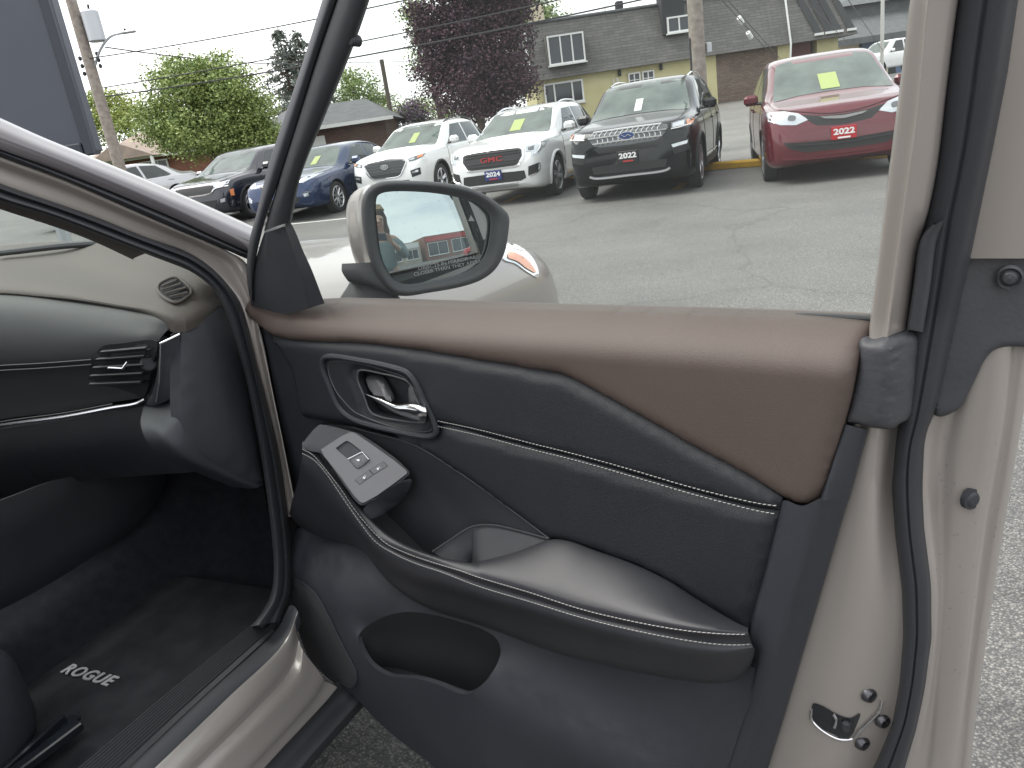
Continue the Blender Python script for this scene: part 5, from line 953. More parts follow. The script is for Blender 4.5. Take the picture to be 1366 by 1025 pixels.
# white crossover with the oval badge
L, W, H = 4.48, 1.85, 1.65
A1 = dict(L=L, W=W, H=H, fo=.90, wb=2.67, R=.355, paint=paint('white_pearl_paint', (.74, .75, .75), 0, .25), **suv_prof(L, H, 1.05, .78, 1.15, 2.0, 1.05), ws=wscreen(1.05, H, W), side=side_glass(L, 1.15, 2.0, H, 1.05, .55), seams=door_seams(L, 1.15, 2.0, 1.05, .90, 2.67, .355), handles=[(L/2-2.62, .93), (L/2-3.50, .96)], arch='k', clad=True, mir=(L/2-1.62, 1.10), sticker=(.02, .18, 1.20, 1.40), spokes=5, rails=[[(.15, .60), (-.3, .61), (-1.3, .60), (-1.7, .57)]], railm=M_black_pl,
    trims=[([(L/2-1.5, 1.075), (L/2-2.6, 1.085), (L/2-3.7, 1.12)], M_bright, .016)],
    face=[('grille', [(0, .93), (.40, .90), (.50, .86), (.36, .62), (.28, .58), (0, .575)], mat('grille_dark', (.045, .047, .052), .35, .3), dict(half=True)), ('headlight', [(.56, .90), (.70, .935), (.86, .965), (.84, .90), (.72, .855), (.58, .845)], M_lampdark, dict(pair=True)), ('lamp_reflector', [(.58, .885), (.68, .91), (.70, .875), (.60, .86)], M_lampglass, dict(pair=True, lift=.014)), ('indicator', [(.74, .925), (.84, .945), (.83, .91), (.75, .885)], M_amber, dict(pair=True, lift=.014)), ('fog_surround', [(.60, .66), (.80, .70), (.80, .56), (.62, .52)], M_black_pl, dict(pair=True)), ('fog_lamp', [(.63, .635), (.76, .66), (.76, .62), (.64, .60)], M_lampglass, dict(pair=True, lift=.016)), ('lower_intake', [(0, .50), (.55, .48), (.50, .40), (0, .395)], M_black_pl, dict(half=True)), ('skid_plate', [(0, .385), (.5, .39), (.45, .33), (0, .32)], M_rimd, dict(half=True))],
    bars=[('grille_frame', [(0, .945), (.40, .915), (.515, .87), (.37, .605), (.28, .57), (0, .565)], M_bright, .022, .010, 1)]+[('grille_bar', [(-w_, z_), (0, z_), (w_, z_)], mat('grille_edge', (.14, .145, .15), .3, .7), .010, .010) for z_, w_ in ((.66, .36), (.72, .39), (.78, .42), (.84, .44), (.89, .36))], badge=('oval_h', .80))
hy = place(build_car('parked_crossover', 'white crossover with dark hexagonal grille, left of the crossover with the blue plate', A1), 590, 261, -112)
# white crossover with the wide black grille and blue plate
L, W, H = 4.63, 1.84, 1.66
A2 = dict(L=L, W=W, H=H, fo=.93, wb=2.72, R=.365, paint=MATS['white_pearl_paint'], **suv_prof(L, H, 1.08, .82, 1.15, 2.0, 1.06), ws=wscreen(1.08, H, W), side=side_glass(L, 1.15, 2.0, H, 1.06, .55), seams=door_seams(L, 1.15, 2.0, 1.06, .93, 2.72, .365), handles=[(L/2-2.62, .95), (L/2-3.50, .98)], arch='w', mir=(L/2-1.62, 1.12), sticker=(-.08, .14, 1.22, 1.41), spokes=6, rails=[[(.2, .60), (-.3, .61), (-1.3, .60), (-1.75, .57)]],
    trims=[([(L/2-1.55, 1.085), (L/2-2.6, 1.09), (L/2-3.8, 1.12)], M_bright, .016)],
    face=[('grille_surround', [(0, .985), (.52, .965), (.60, .93), (.605, .80), (.50, .645), (.42, .63), (0, .625)], M_bright, dict(half=True)), ('grille', [(0, .955), (.50, .938), (.555, .91), (.56, .81), (.47, .68), (.40, .667), (0, .662)], mat('grille_black', (.014, .014, .016), .3), dict(half=True, lift=.016)), ('headlight', [(.62, .955), (.78, .985), (.885, 1.00), (.88, .90), (.82, .80), (.72, .78), (.72, .86), (.63, .87)], M_lampglass, dict(pair=True)), ('lamp_mask', [(.66, .93), (.76, .95), (.76, .88), (.67, .885)], M_lampdark, dict(pair=True, lift=.014)), ('side_intake', [(.66, .62), (.82, .66), (.80, .50), (.64, .47)], M_black_pl, dict(pair=True)), ('lower_intake', [(0, .575), (.58, .565), (.60, .44), (.5, .40), (0, .40)], M_black_pl, dict(half=True)), ('skid_plate', [(0, .37), (.45, .375), (.42, .31), (0, .30)], M_rimd, dict(half=True))],
    bars=[('grille_bar', [(-w_, z_), (0, z_), (w_, z_)], mat('grille_bar_dark', (.05, .05, .055), .3, .4), .022, .022) for z_, w_ in ((.71, .44), (.755, .48), (.865, .52), (.91, .50))]+[('fog_trim', [(.66, .47), (.75, .49), (.82, .55), (.83, .66)], M_bright, .022, .012, 1), ('lamp_led', [(.84, .97), (.83, .88), (.77, .81)], M_plw, .018, .018, 1)],
    badge=('letters', .81, 'GMC', .42, .085, M_redprint), plate=('2024', .545, M_plate_b, M_plw))
gm = place(build_car('parked_crossover', 'white crossover with wide black grille and blue 2024 plate', A2), 743, 260, -113)
# large black SUV
L, W, H = 5.05, 2.00, 1.78
A3 = dict(L=L, W=W, H=H, fo=.88, wb=3.02, R=.385, paint=mat('black_paint', (.004, .005, .007), .16, 0, spec=.35, coat=.25), **suv_prof(L, H, 1.14, .90, 1.20, 2.05, 1.12), ws=wscreen(1.14, H, W), side=side_glass(L, 1.20, 2.05, H, 1.12, .5), seams=door_seams(L, 1.20, 2.05, 1.12, .88, 3.02, .385), handles=[(L/2-2.75, 1.0), (L/2-3.75, 1.03)], arch='k', clad=True, mir=(L/2-1.70, 1.18), sticker=(-.10, .02, 1.27, 1.45), stm=mat('paper_white', (.55, .57, .56), .8), spokes=5, rails=[[(.25, .66), (-.4, .67), (-1.5, .66), (-2.0, .62)]],
    trims=[([(L/2-1.6, 1.145), (L/2-2.7, 1.15), (L/2-4.2, 1.19)], M_bright, .018), ([(L/2-1.5, .46), (L/2-2.6, .45), (L/2-3.3, .46)], M_bright, .03)],
    face=[('grille', [(0, 1.075), (.46, 1.06), (.60, 1.035), (.62, .99), (.52, .86), (.42, .83), (0, .82)], mat('grille_mesh', (.10, .105, .11), .35, .6), dict(half=True)), ('headlight', [(.66, 1.045), (.84, 1.07), (.96, 1.075), (.95, .98), (.86, .955), (.66, .95)], M_lampdark, dict(pair=True)), ('lamp_reflector', [(.68, 1.03), (.84, 1.05), (.84, .985), (.68, .975)], M_lampglass, dict(pair=True, lift=.013)), ('indicator', [(.87, 1.05), (.95, 1.06), (.94, 1.0), (.88, .985)], M_amber, dict(pair=True, lift=.013)), ('fog_surround', [(.62, .76), (.90, .80), (.90, .64), (.70, .60)], M_black_pl, dict(pair=True)), ('fog_lamp', [(.66, .745), (.88, .775), (.87, .73), (.68, .70)], M_lampglass, dict(pair=True, lift=.016)), ('upper_intake', [(0, .80), (.5, .81), (.45, .74), (0, .735)], mat('grille_black', (0, 0, 0)), dict(half=True)), ('lower_intake', [(0, .56), (.58, .55), (.55, .44), (0, .435)], M_black_pl, dict(half=True))],
    bars=[('grille_bar', [(-w_, z_), (0, z_+.006), (w_, z_)], M_bright, .030, .016) for z_, w_ in ((1.04, .52), (.965, .60), (.885, .53))]+[('grille_mesh_bar', [(y_, .85), (y_+.05, .92), (y_, .99), (y_+.04, 1.04)], M_bright, .012, .010) for y_ in np.arange(-.50, .47, .08)]+[('skid_plate', [(-.62, .415), (-.55, .385), (0, .375), (.55, .385), (.62, .415)], M_rimd, .045, .01), ('lamp_led', [(.66, .955), (.80, .965), (.92, .99)], M_plw, .016, .018, 1)],
    badge=('oval_blue', .955), plate=('2022', .65, M_plate_k, M_plw))
ex = place(build_car('parked_suv', 'large black SUV with silver mesh grille and black 2022 plate', A3), 931, 249, -112)
# deep red minivan
L, W, H = 5.18, 2.02, 1.77
pv = suv_prof(L, H, 1.06, .74, 1.00, 2.15, 1.08, .4); pv['zt'][6] = (1.00, 1.12)
A4 = dict(L=L, W=W, H=H, fo=.98, wb=3.09, R=.36, paint=paint('deep_red_paint', (.105, .008, .016), .25, .25), **pv, ws=[(0, 1.17), (.45, 1.16), (.80, 1.12), (.815, 1.14), (.70, 1.58), (.66, 1.645), (.4, 1.69), (0, 1.695)], side=side_glass(L, 1.0, 2.15, H, 1.06, .4), seams=door_seams(L, 1.0, 2.15, 1.06, .98, 3.09, .36), handles=[(L/2-2.75, .98), (L/2-3.2, 1.0)], mir=(L/2-1.75, 1.12), sticker=(-.13, .13, 1.20, 1.42), spokes=7,
    face=[('grille', [(0, .865), (.30, .88), (.52, .925), (.44, .84), (.34, .765), (0, .735)], M_black_pl, dict(half=True)), ('headlight', [(.44, .850), (.56, .945), (.74, .995), (.90, 1.005), (.955, .985), (.945, .89), (.80, .825), (.60, .80)], M_lampglass, dict(pair=True)), ('lamp_projector', [(.60, .91), (.68, .93), (.70, .875), (.61, .865)], M_lampdark, dict(pair=True, lift=.013, curve=True)), ('lower_intake', [(0, .545), (.60, .57), (.78, .59), (.70, .50), (.50, .43), (0, .42)], M_black_pl, dict(half=True))],
    bars=[('lower_bar', [(-.6, .535), (0, .50), (.6, .535)], mat('grille_bar_dark', (0, 0, 0)), .02, .012), ('bumper_lip', [(-.78, .37), (-.5, .345), (0, .335), (.5, .345), (.78, .37)], paint('deep_red_paint', (0, 0, 0)), .05, .0), ('bonnet_seam', [(-.80, 1.02), (-.5, .955), (-.2, .90), (0, .89), (.2, .90), (.5, .955), (.80, 1.02)], M_seam, .010, .002)],
    badge=('wing', .835), plate=('2022', .63, M_plate_r, M_plw))
van = place(build_car('parked_minivan', 'deep red minivan with red 2022 plate at the right end of the row', A4), 1026, 241, -106, -1)
# dark blue sedan
L, W, H = 4.87, 1.83, 1.47
def sedan_prof(L, H, hood=.95):
    p = suv_prof(L, H, hood, .70, 1.30, 2.15, .93, .5)
    p['zt'] = [(0, .58), (.02, .68), (.08, .80), (.18, .86), (.5, .91), (1.30, .985), (2.10, H-.055), (2.45, H-.01), (2.9, H), (3.4, H-.05), (3.75, H-.15), (4.30, 1.06), (L-.1, 1.04), (L-.03, .9), (L, .7)]
    p['zs'] = [(0, .54), (.08, .70), (.3, .80), (1.3, .90), (2.2, .93), (3.6, .97), (L-.2, .95), (L, .6)]; return p
def sedan_glass(L, H):
    h = L/2; X = lambda d: h-d
    return [[(X(1.75), .965), (X(2.3), H-.115), (X(2.72), H-.10), (X(2.78), .975)], [(X(2.86), .975), (X(2.80), H-.10), (X(3.35), H-.14), (X(3.72), 1.02), (X(3.6), .99)]]
A5 = dict(L=L, W=W, H=H, fo=.97, wb=2.78, R=.335, paint=paint('dark_blue_paint', (.012, .030, .085), .4, .22), **sedan_prof(L, H), ws=[(0, 1.02), (.4, 1.01), (.72, .985), (.735, 1.0), (.60, H-.16), (.57, H-.10), (.35, H-.065), (0, H-.06)], side=sedan_glass(L, H), seams=[[(L/2-1.62, .93), (L/2-1.60, .7), (L/2-1.65, .34)], [(L/2-2.82, .96), (L/2-2.84, .6), (L/2-2.86, .33)]], handles=[(L/2-2.65, .84), (L/2-3.55, .87)], mir=(L/2-1.85, .98), sticker=(.06, .21, 1.06, 1.22), spokes=10,
    trims=[([(L/2-1.75, .955), (L/2-2.7, .965), (L/2-3.6, .99)], M_bright, .014), ([(L/2-1.5, .36), (L/2-2.6, .33), (L/2-3.5, .34)], M_bright, .02)],
    face=[('grille', [(0, .80), (.38, .80), (.42, .76), (.30, .62), (0, .60)], M_black_pl, dict(half=True)), ('headlight', [(.48, .78), (.62, .86), (.80, .89), (.79, .82), (.64, .75)], M_lampglass, dict(pair=True)), ('lower_intake', [(0, .48), (.55, .48), (.48, .36), (0, .35)], M_black_pl, dict(half=True)), ('fog_lamp', [(.64, .53), (.74, .55), (.74, .48), (.65, .47)], M_lampglass, dict(pair=True))],
    bars=[('grille_bar', [(-.40, .79), (-.2, .70), (0, .66), (.2, .70), (.40, .79)], M_bright, .03, .012), ('fog_trim', [(.62, .52), (.70, .57), (.78, .55)], M_bright, .014, .01, 1)])
se = place(build_car('parked_sedan', 'dark blue sedan parked between the black crossover and the white crossovers', A5), 452, 283, -110)
# black crossover seen past the windscreen pillar
L, W, H = 4.37, 1.80, 1.63
A6 = dict(L=L, W=W, H=H, fo=.85, wb=2.63, R=.35, paint=paint('black_blue_paint', (.016, .018, .026), .2, .2), **suv_prof(L, H, 1.02, .78, 1.10, 1.95, 1.03), ws=wscreen(1.02, H, W), side=side_glass(L, 1.10, 1.95, H, 1.03, .5), seams=door_seams(L, 1.10, 1.95, 1.03, .85, 2.63, .35), arch='k', clad=True, mir=(L/2-1.58, 1.08), spokes=5,
    face=[('grille', [(0, .88), (.42, .89), (.50, .86), (.42, .72), (0, .70)], M_black_pl, dict(half=True)), ('headlight', [(.52, .90), (.70, .93), (.82, .945), (.82, .87), (.70, .84), (.54, .83)], M_lampglass, dict(pair=True)), ('side_marker', [(.835, .74), (.865, .75), (.865, .60), (.84, .60)], M_amber, dict(pair=True)), ('lower_intake', [(0, .55), (.58, .56), (.5, .42), (0, .41)], M_black_pl, dict(half=True)), ('skid_plate', [(0, .39), (.45, .395), (.40, .30), (0, .295)], M_rimd, dict(half=True)), ('fog_lamp', [(.66, .56), (.76, .58), (.75, .50), (.66, .49)], M_lampglass, dict(pair=True))],
    bars=[('grille_trim', [(-.82, .83), (-.56, .80), (-.46, .72), (0, .69), (.46, .72), (.56, .80), (.82, .83)], M_bright, .035, .012)], badge=('letters', .955, 'KIA', .20, .05, M_bright))
ki = place(build_car('parked_crossover', 'black crossover with chrome grille line, seen between pillar and door frame', A6), 338, 291, -110)
# silver sedan further left
A7 = dict(A5); A7['paint'] = paint('silver_paint', (.42, .43, .44), .5, .25); A7.pop('trims'); A7.pop('sticker')
sv = build_car('parked_sedan', 'silver sedan at the far left of the row, mostly hidden by the pillar', A7); del sv['front_left']; sv.location = (-10.9, 24.5, gz(0, 24.5)); sv.rotation_euler = (0, 0, RAD(-125))
# red car behind the photographer (shows in the mirror)
A8 = dict(A5); A8['paint'] = paint('bright_red_paint', (.42, .02, .02), .2, .25); A8.pop('sticker')
rc_ = build_car('parked_sedan', 'bright red sedan seen only in the door mirror', A8, None); del rc_['front_left']; rc_.location = (11.5, -15.0, 0); rc_.rotation_euler = (0, 0, RAD(70)); 
# white pickup on the far road
L, W, H = 5.6, 2.0, 1.9
A9 = dict(L=L, W=W, H=H, fo=.95, wb=3.6, R=.40, paint=MATS['white_pearl_paint'], zt=[(0, .9), (.05, 1.05), (.2, 1.15), (1.25, 1.22), (1.95, H-.06), (2.3, H), (3.3, H-.02), (3.6, H-.12), (3.72, 1.28), (L-.1, 1.27), (L, 1.0)], zs=[(0, .8), (.2, 1.08), (1.25, 1.15), (3.6, 1.18), (L-.1, 1.2), (L, .9)], zb=[(0, .45), (.3, .38), (L, .48)], wm=[(0, .8), (.1, .92), (.4, 1), (L-.1, 1), (L, .95)], wt=[(0, .85), (1.2, .9), (1.95, .8), (3.5, .78), (3.75, .93), (L, .93)], ws=[(0, 1.28), (.5, 1.27), (.8, 1.24), (.66, H-.12), (.3, H-.08), (0, H-.075)], side=[[(L/2-1.7, 1.2), (L/2-2.15, H-.13), (L/2-2.6, H-.11), (L/2-2.62, 1.21)], [(L/2-2.72, 1.21), (L/2-2.7, H-.11), (L/2-3.3, H-.13), (L/2-3.5, 1.22)]], mir=(L/2-1.75, 1.25), seams=[[(L/2-2.66, 1.2), (L/2-2.68, .5)]], face=[('grille', [(0, 1.0), (.5, 1.0), (.45, .75), (0, .75)], M_black_pl, dict(half=True)), ('headlight', [(.62, 1.05), (.85, 1.08), (.85, .88), (.62, .88)], M_lampglass, dict(pair=True))])
pk = build_car('parked_pickup', 'white pickup truck on the far side behind the red minivan', A9, None); place(pk, 1172, 103, -165); pk['category'] = 'truck'
# ================================================================== ground
def node_mat(name):
    m = bpy.data.materials.new(name); m.use_nodes = True; t = m.node_tree; MATS[name] = m; return m, t, t.nodes['Principled BSDF'], t.nodes.new('ShaderNodeTexCoord')
def asphalt(name, dark, light, crack=.6):
    m, t, b, tc = node_mat(name); N = t.nodes.new; K = t.links.new
    big = N('ShaderNodeTexNoise'); big.inputs['Scale'].default_value = .7; big.inputs['Detail'].default_value = 8; big.inputs['Roughness'].default_value = .62; K(tc.outputs['Object'], big.inputs['Vector'])
    vor = N('ShaderNodeTexVoronoi'); vor.inputs['Scale'].default_value = 150; K(tc.outputs['Object'], vor.inputs['Vector'])
    sep = N('ShaderNodeSeparateColor'); K(vor.outputs['Color'], sep.inputs[0])
    fine = N('ShaderNodeTexNoise'); fine.inputs['Scale'].default_value = 38; fine.inputs['Detail'].default_value = 6; K(tc.outputs['Object'], fine.inputs['Vector'])
    r1 = N('ShaderNodeValToRGB'); e = r1.color_ramp.elements; e[0].position = .32; e[1].position = .70; e[0].color = (*dark, 1); e[1].color = (*light, 1); K(big.outputs['Fac'], r1.inputs[0])
    st = N('ShaderNodeValToRGB'); e = st.color_ramp.elements; e[0].position = .05; e[0].color = (.75, .75, .76, 1); e[1].position = .97; e[1].color = (1.5, 1.46, 1.40, 1); q = e.new(.62); q.color = (.95, .95, .95, 1); K(sep.outputs[0], st.inputs[0])
    sd_ = N('ShaderNodeValToRGB'); e = sd_.color_ramp.elements; e[0].position = .18; e[0].color = (1.32, 1.30, 1.27, 1); e[1].position = .62; e[1].color = (.55, .56, .57, 1); K(vor.outputs['Distance'], sd_.inputs[0])  # lightens stone centres, darkens the pits between: highlights and shade put into colour
    m0 = N('ShaderNodeMix'); m0.data_type = 'RGBA'; m0.blend_type = 'MULTIPLY'; m0.inputs['Factor'].default_value = 1; K(st.outputs[0], m0.inputs['A']); K(sd_.outputs[0], m0.inputs['B'])
    mu = N('ShaderNodeMix'); mu.data_type = 'RGBA'; mu.blend_type = 'MULTIPLY'; mu.inputs['Factor'].default_value = 1; K(r1.outputs[0], mu.inputs['A']); K(m0.outputs['Result'], mu.inputs['B'])
    # meandering cracks
    wob = N('ShaderNodeTexNoise'); wob.inputs['Scale'].default_value = .9; wob.inputs['Detail'].default_value = 5; K(tc.outputs['Object'], wob.inputs['Vector'])
    ad = N('ShaderNodeMixRGB'); ad.blend_type = 'ADD'; ad.inputs[0].default_value = .9; K(tc.outputs['Object'], ad.inputs[1]); K(wob.outputs['Color'], ad.inputs[2])
    cv = N('ShaderNodeTexVoronoi'); cv.feature = 'DISTANCE_TO_EDGE'; cv.inputs['Scale'].default_value = .30; K(ad.outputs[0], cv.inputs['Vector'])
    cr = N('ShaderNodeValToRGB'); e = cr.color_ramp.elements; e[0].position = .0; e[1].position = .008; e[0].color = (1-crack, 1-crack, 1-crack, 1); e[1].color = (1, 1, 1, 1); K(cv.outputs['Distance'], cr.inputs[0])
    m2 = N('ShaderNodeMix'); m2.data_type = 'RGBA'; m2.blend_type = 'MULTIPLY'; m2.inputs['Factor'].default_value = 1; K(mu.outputs['Result'], m2.inputs['A']); K(cr.outputs[0], m2.inputs['B'])
    K(m2.outputs['Result'], b.inputs['Base Color']); b.inputs['Roughness'].default_value = .66; b.inputs['Specular IOR Level'].default_value = .4
    bp = N('ShaderNodeBump'); bp.inputs['Strength'].default_value = .9; bp.inputs['Distance'].default_value = .005; K(vor.outputs['Distance'], bp.inputs['Height'])
    bp2 = N('ShaderNodeBump'); bp2.inputs['Strength'].default_value = .5; bp2.inputs['Distance'].default_value = .01; K(fine.outputs['Fac'], bp2.inputs['Height']); K(bp.outputs[0], bp2.inputs['Normal']); K(bp2.outputs[0], b.inputs['Normal']); return m
M_asph = asphalt('lot_asphalt', (.140, .140, .136), (.205, .203, .196), .22); M_asph2 = asphalt('drive_asphalt', (.18, .178, .17), (.26, .255, .24), .25)
ys = np.r_[-200, -60, -20, -5, 2, 6, 10, 14, 16.5, 20, 25, 30, 35, 40, 60, 120, 600]; xg = np.array([-400, -120, -60, -30, -10, 0, 10, 30, 60, 120, 400.])
V = [(x, y, gz(x, y)) for y in ys for x in xg]; n_ = len(xg)
ground = mesh_obj('ground', V, [(i*n_+j, i*n_+j+1, (i+1)*n_+j+1, (i+1)*n_+j) for i in range(len(ys)-1) for j in range(n_-1)], M_asph); ground['kind'] = 'structure'
# yellow kerb behind the row, drive beyond it, stall marks
ka, kb = pg(1010, 222), pg(752, 238); kd = (ka-kb)[:2]; kd = kd/np.linalg.norm(kd); kn = np.array([-kd[1], kd[0]]); kn = kn if kn[1] > 0 else -kn
kdir = np.array([kd[0], kd[1], 0]); knor = np.array([kn[0], kn[1], 0])
def strip(name, a, b, w, m, lift, kind='structure'):
    a = np.array(a, float); b = np.array(b, float); d = (b-a)/np.linalg.norm(b-a); nn = np.array([-d[1], d[0]])*w/2; k = 12; V = []
    for i in range(k+1):
        p = a+(b-a)*i/k
        for q in (p+nn, p-nn): V.append((q[0], q[1], gz(q[0], q[1])+lift))
    o = mesh_obj(name, V, [(2*i, 2*i+1, 2*i+3, 2*i+2) for i in range(k)], m, smooth=False)
    if kind: o['kind'] = kind
    return o
for i in range(-6, 7):
    a = kb+kdir*(i*3.05); b = a+kdir*2.98
    z0, z1 = gz(a[0], a[1]), gz(b[0], b[1]); e3 = np.array([b[0]-a[0], b[1]-a[1], z1-z0]); e3 /= np.linalg.norm(e3)
    if (a+b)[1]/2 < 9: continue
    nm_ = MB().box(((a[0]+b[0])/2, (a[1]+b[1])/2, (z0+z1)/2+.055), (2.98, .20, .15), rot=np.array([e3, knor, np.cross(e3, knor)]).T, bev=.03).obj('kerb', M_yellow, None); tag(nm_, None, None, kind='structure')
up_v = []
for s_ in np.linspace(-40, 40, 41):
    for d_ in (.12, 3, 6, 10, 16, 24):
        p = kb+kdir*s_+knor*d_; up_v.append((p[0], p[1], gz(p[0], p[1])+.006))
dv_ = mesh_obj('upper_drive', up_v, [(i*6+j, i*6+j+1, (i+1)*6+j+1, (i+1)*6+j) for i in range(40) for j in range(5)], M_asph2); dv_['kind'] = 'structure'
for (ax, ay), (bx, by) in (((676, 269), (690, 266)), ((903, 253), (914, 250)), ((758, 239), (770, 236))):
    a, b = pg(ax, ay), pg(bx, by); d = (b-a)[:2]; strip('stall_line', a[:2]-d*.0, a[:2]+np.array([.38, .93])*.9, .16, M_yellow, .005)
a, b = pg(150, 330), pg(470, 291); strip('stall_line', pg(380, 300)[:2], pg(470, 291)[:2], .14, mat('line_white', (.55, .55, .53), .8), .005)
# grass verge on the left
gr_ = mesh_obj('lawn', [(x, y, gz(x, y)+.012) for y in (39, 40.5, 45, 50, 60, 90) for x in (-70, -40, -24, -8)], [(i*4+j, i*4+j+1, (i+1)*4+j+1, (i+1)*4+j) for i in range(5) for j in range(3)], mat('grass_green', (.050, .085, .020), .95, bump=(40, .8, 'n'), var=(.075, .11, .03), vscale=3)); gr_['kind'] = 'structure'

# ================================================================== buildings
def shingles(name, c1, c2, bw=.24, bh=.08):
    m, t, b, tc = node_mat(name); N = t.nodes.new; K = t.links.new
    mp = N('ShaderNodeMapping'); mp.inputs['Rotation'].default_value = (RAD(90), 0, 0); K(tc.outputs['Object'], mp.inputs[0])
    br = N('ShaderNodeTexBrick'); br.inputs['Scale'].default_value = 1; br.inputs['Brick Width'].default_value = bw; br.inputs['Row Height'].default_value = bh; br.inputs['Mortar Size'].default_value = .008; br.inputs['Bias'].default_value = .1
    br.inputs['Color1'].default_value = (*c1, 1); br.inputs['Color2'].default_value = (*c2, 1); br.inputs['Mortar'].default_value = (c1[0]*.6, c1[1]*.6, c1[2]*.6, 1); K(mp.outputs[0], br.inputs['Vector'])
    nz = N('ShaderNodeTexNoise'); nz.inputs['Scale'].default_value = 1.2; nz.inputs['Detail'].default_value = 6; K(tc.outputs['Object'], nz.inputs['Vector'])
    mr = N('ShaderNodeMapRange'); mr.inputs['To Min'].default_value = .7; mr.inputs['To Max'].default_value = 1.3; K(nz.outputs['Fac'], mr.inputs['Value'])
    mx = N('ShaderNodeMix'); mx.data_type = 'RGBA'; mx.blend_type = 'MULTIPLY'; mx.inputs['Factor'].default_value = 1; K(br.outputs['Color'], mx.inputs['A']); K(mr.outputs[0], mx.inputs['B']); K(mx.outputs['Result'], b.inputs['Base Color']); b.inputs['Roughness'].default_value = .9
    bp = N('ShaderNodeBump'); bp.inputs['Strength'].default_value = .6; bp.inputs['Distance'].default_value = .01; K(br.outputs['Fac'], bp.inputs['Height']); bp.invert = True; K(bp.outputs[0], b.inputs['Normal']); return m
M_shing = shingles('grey_shingles', (.098, .096, .092), (.128, .125, .120), .5, .13); M_brickbr = shingles('brown_brick', (.13, .095, .075), (.19, .14, .115)); M_brickrd = shingles('red_brick', (.20, .09, .065), (.26, .12, .085))
M_yel = mat('pale_yellow_siding', (.50, .46, .25), .8, var=(.55, .51, .29), vscale=1.5); M_wht = mat('white_frame', (.68, .69, .68), .5); M_pane = mat('house_pane', (.030, .040, .050), .06, spec=.5); M_cream = mat('cream_wall', (.55, .49, .36), .85); M_bluew = mat('slate_blue_wall', (.13, .19, .30), .8); M_dark = mat('dark_recess', (.03, .032, .035), .8)
M_roofg = mat('grey_roof', (.085, .092, .098), .9, bump=(30, .4, 'n'), var=(.115, .12, .122), vscale=3); M_roofbr = mat('tan_roof', (.24, .19, .16), .9, bump=(30, .4, 'n'), var=(.30, .24, .20), vscale=3)
def plane_at(Y): return Frame((0, Y, 0), (1, 0, 0), (0, 0, 1), (0, -1, 0))
def quadbox(parent, name, fr, x0, x1, z0, z1, h0, h1, m, bev=0.0):
    c = fr.pt((x0+x1)/2, (z0+z1)/2, (h0+h1)/2); rot = np.array([fr.e1, fr.e3, fr.e2]).T
    return MB().box(c, (abs(x1-x0), abs(h1-h0), abs(z1-z0)), rot=rot, bev=bev).obj(name, m, parent, smooth=False, origin=np.array(parent.location))
def window(parent, fr, x0, x1, z0, z1, h, cols, rows=1, fw=.07, m=None, sill=True, name='window'):
    m = m or M_wht; mb = MB(); rot = np.array([fr.e1, fr.e3, fr.e2]).T; org = np.array(parent.location)
    def bx_(a, b, c, d, t=.10): mb.box(fr.pt((a+b)/2, (c+d)/2, h+t/2), (b-a, t, d-c), rot=rot)
    bx_(x0-fw, x0, z0-fw, z1+fw); bx_(x1, x1+fw, z0-fw, z1+fw); bx_(x0, x1, z1, z1+fw); bx_(x0, x1, z0-fw, z0)
    if isinstance(cols, int): cols = [i/cols for i in range(1, cols)]
    xs_ = [x0]+[x0+(x1-x0)*c for c in cols]+[x1]
    for c in xs_[1:-1]: bx_(c-fw*.45, c+fw*.45, z0, z1, .08)
    zs_ = [z0+(z1-z0)*i/rows for i in range(rows+1)]
    for z in zs_[1:-1]: bx_(x0, x1, z-fw*.3, z+fw*.3, .06)
    w = mb.obj(name, m, parent, smooth=False, origin=org)
    for a, b in zip(xs_[:-1], xs_[1:]):
        for c, d in zip(zs_[:-1], zs_[1:]):
            V = [fr.pt(a, c, h+.02), fr.pt(b, c, h+.02), fr.pt(b, d, h+.02), fr.pt(a, d, h+.02)]; mesh_obj('pane', V, [(0, 1, 2, 3)], M_pane, w, smooth=False, origin=org)
    if sill: MB().box(fr.pt((x0+x1)/2, z0-fw-.03, h+.09), (x1-x0+.25, .2, .06), rot=rot).obj('window_sill', m, parent, smooth=False, origin=org)
    return w
# ---- yellow house with the shingled mansard
YB = 38.0; FB = plane_at(YB)
def fb(px, py): q = FB.loc(FB.hit(px, py)); return q[0], q[1]
xl, zl = fb(713, 109); xm, _ = fb(955, 80); xr_, _ = fb(1052, 80); xe, _ = fb(1122, 70); zg = gz(0, YB)-.1; zm = fb(830, 92)[1]; zt_ = FB.loc(FB.hit(790, 21, -.55))[1]
hs = empty('mansard_house', ((xl+xe)/2, YB+3, zg)); tag(hs, 'pale yellow two storey house with grey shingled mansard roof behind the parked cars', 'building')
ho = np.array(hs.location)
quadbox(hs, 'wall', FB, xl, xm, zg, zm+.1, -7, 0, M_yel); quadbox(hs, 'brick_wall', FB, xm, xr_-.5, zg, zm+.1, -7, -.02, M_brickbr)
quadbox(hs, 'corner_pier', FB, xr_-.5, xr_+.1, zg, zm+.1, -7, .02, M_yel); quadbox(hs, 'red_panel', FB, xr_+.1, xr_+1.25, zg, zm+.1, -7, -.5, mat('maroon_panel', (.12, .05, .05), .8)); quadbox(hs, 'entry_recess', FB, xr_+1.25, xe-1.0, zg, zm+.1, -7, -.9, M_dark); quadbox(hs, 'entry_door', FB, xr_+1.45, xr_+1.95, zg+.1, zm-.3, -.9, -.84, mat('grey_door', (.22, .22, .25), .5)); quadbox(hs, 'end_pier', FB, xe-1.0, xe, zg, zm+.1, -7, -.3, M_yel)
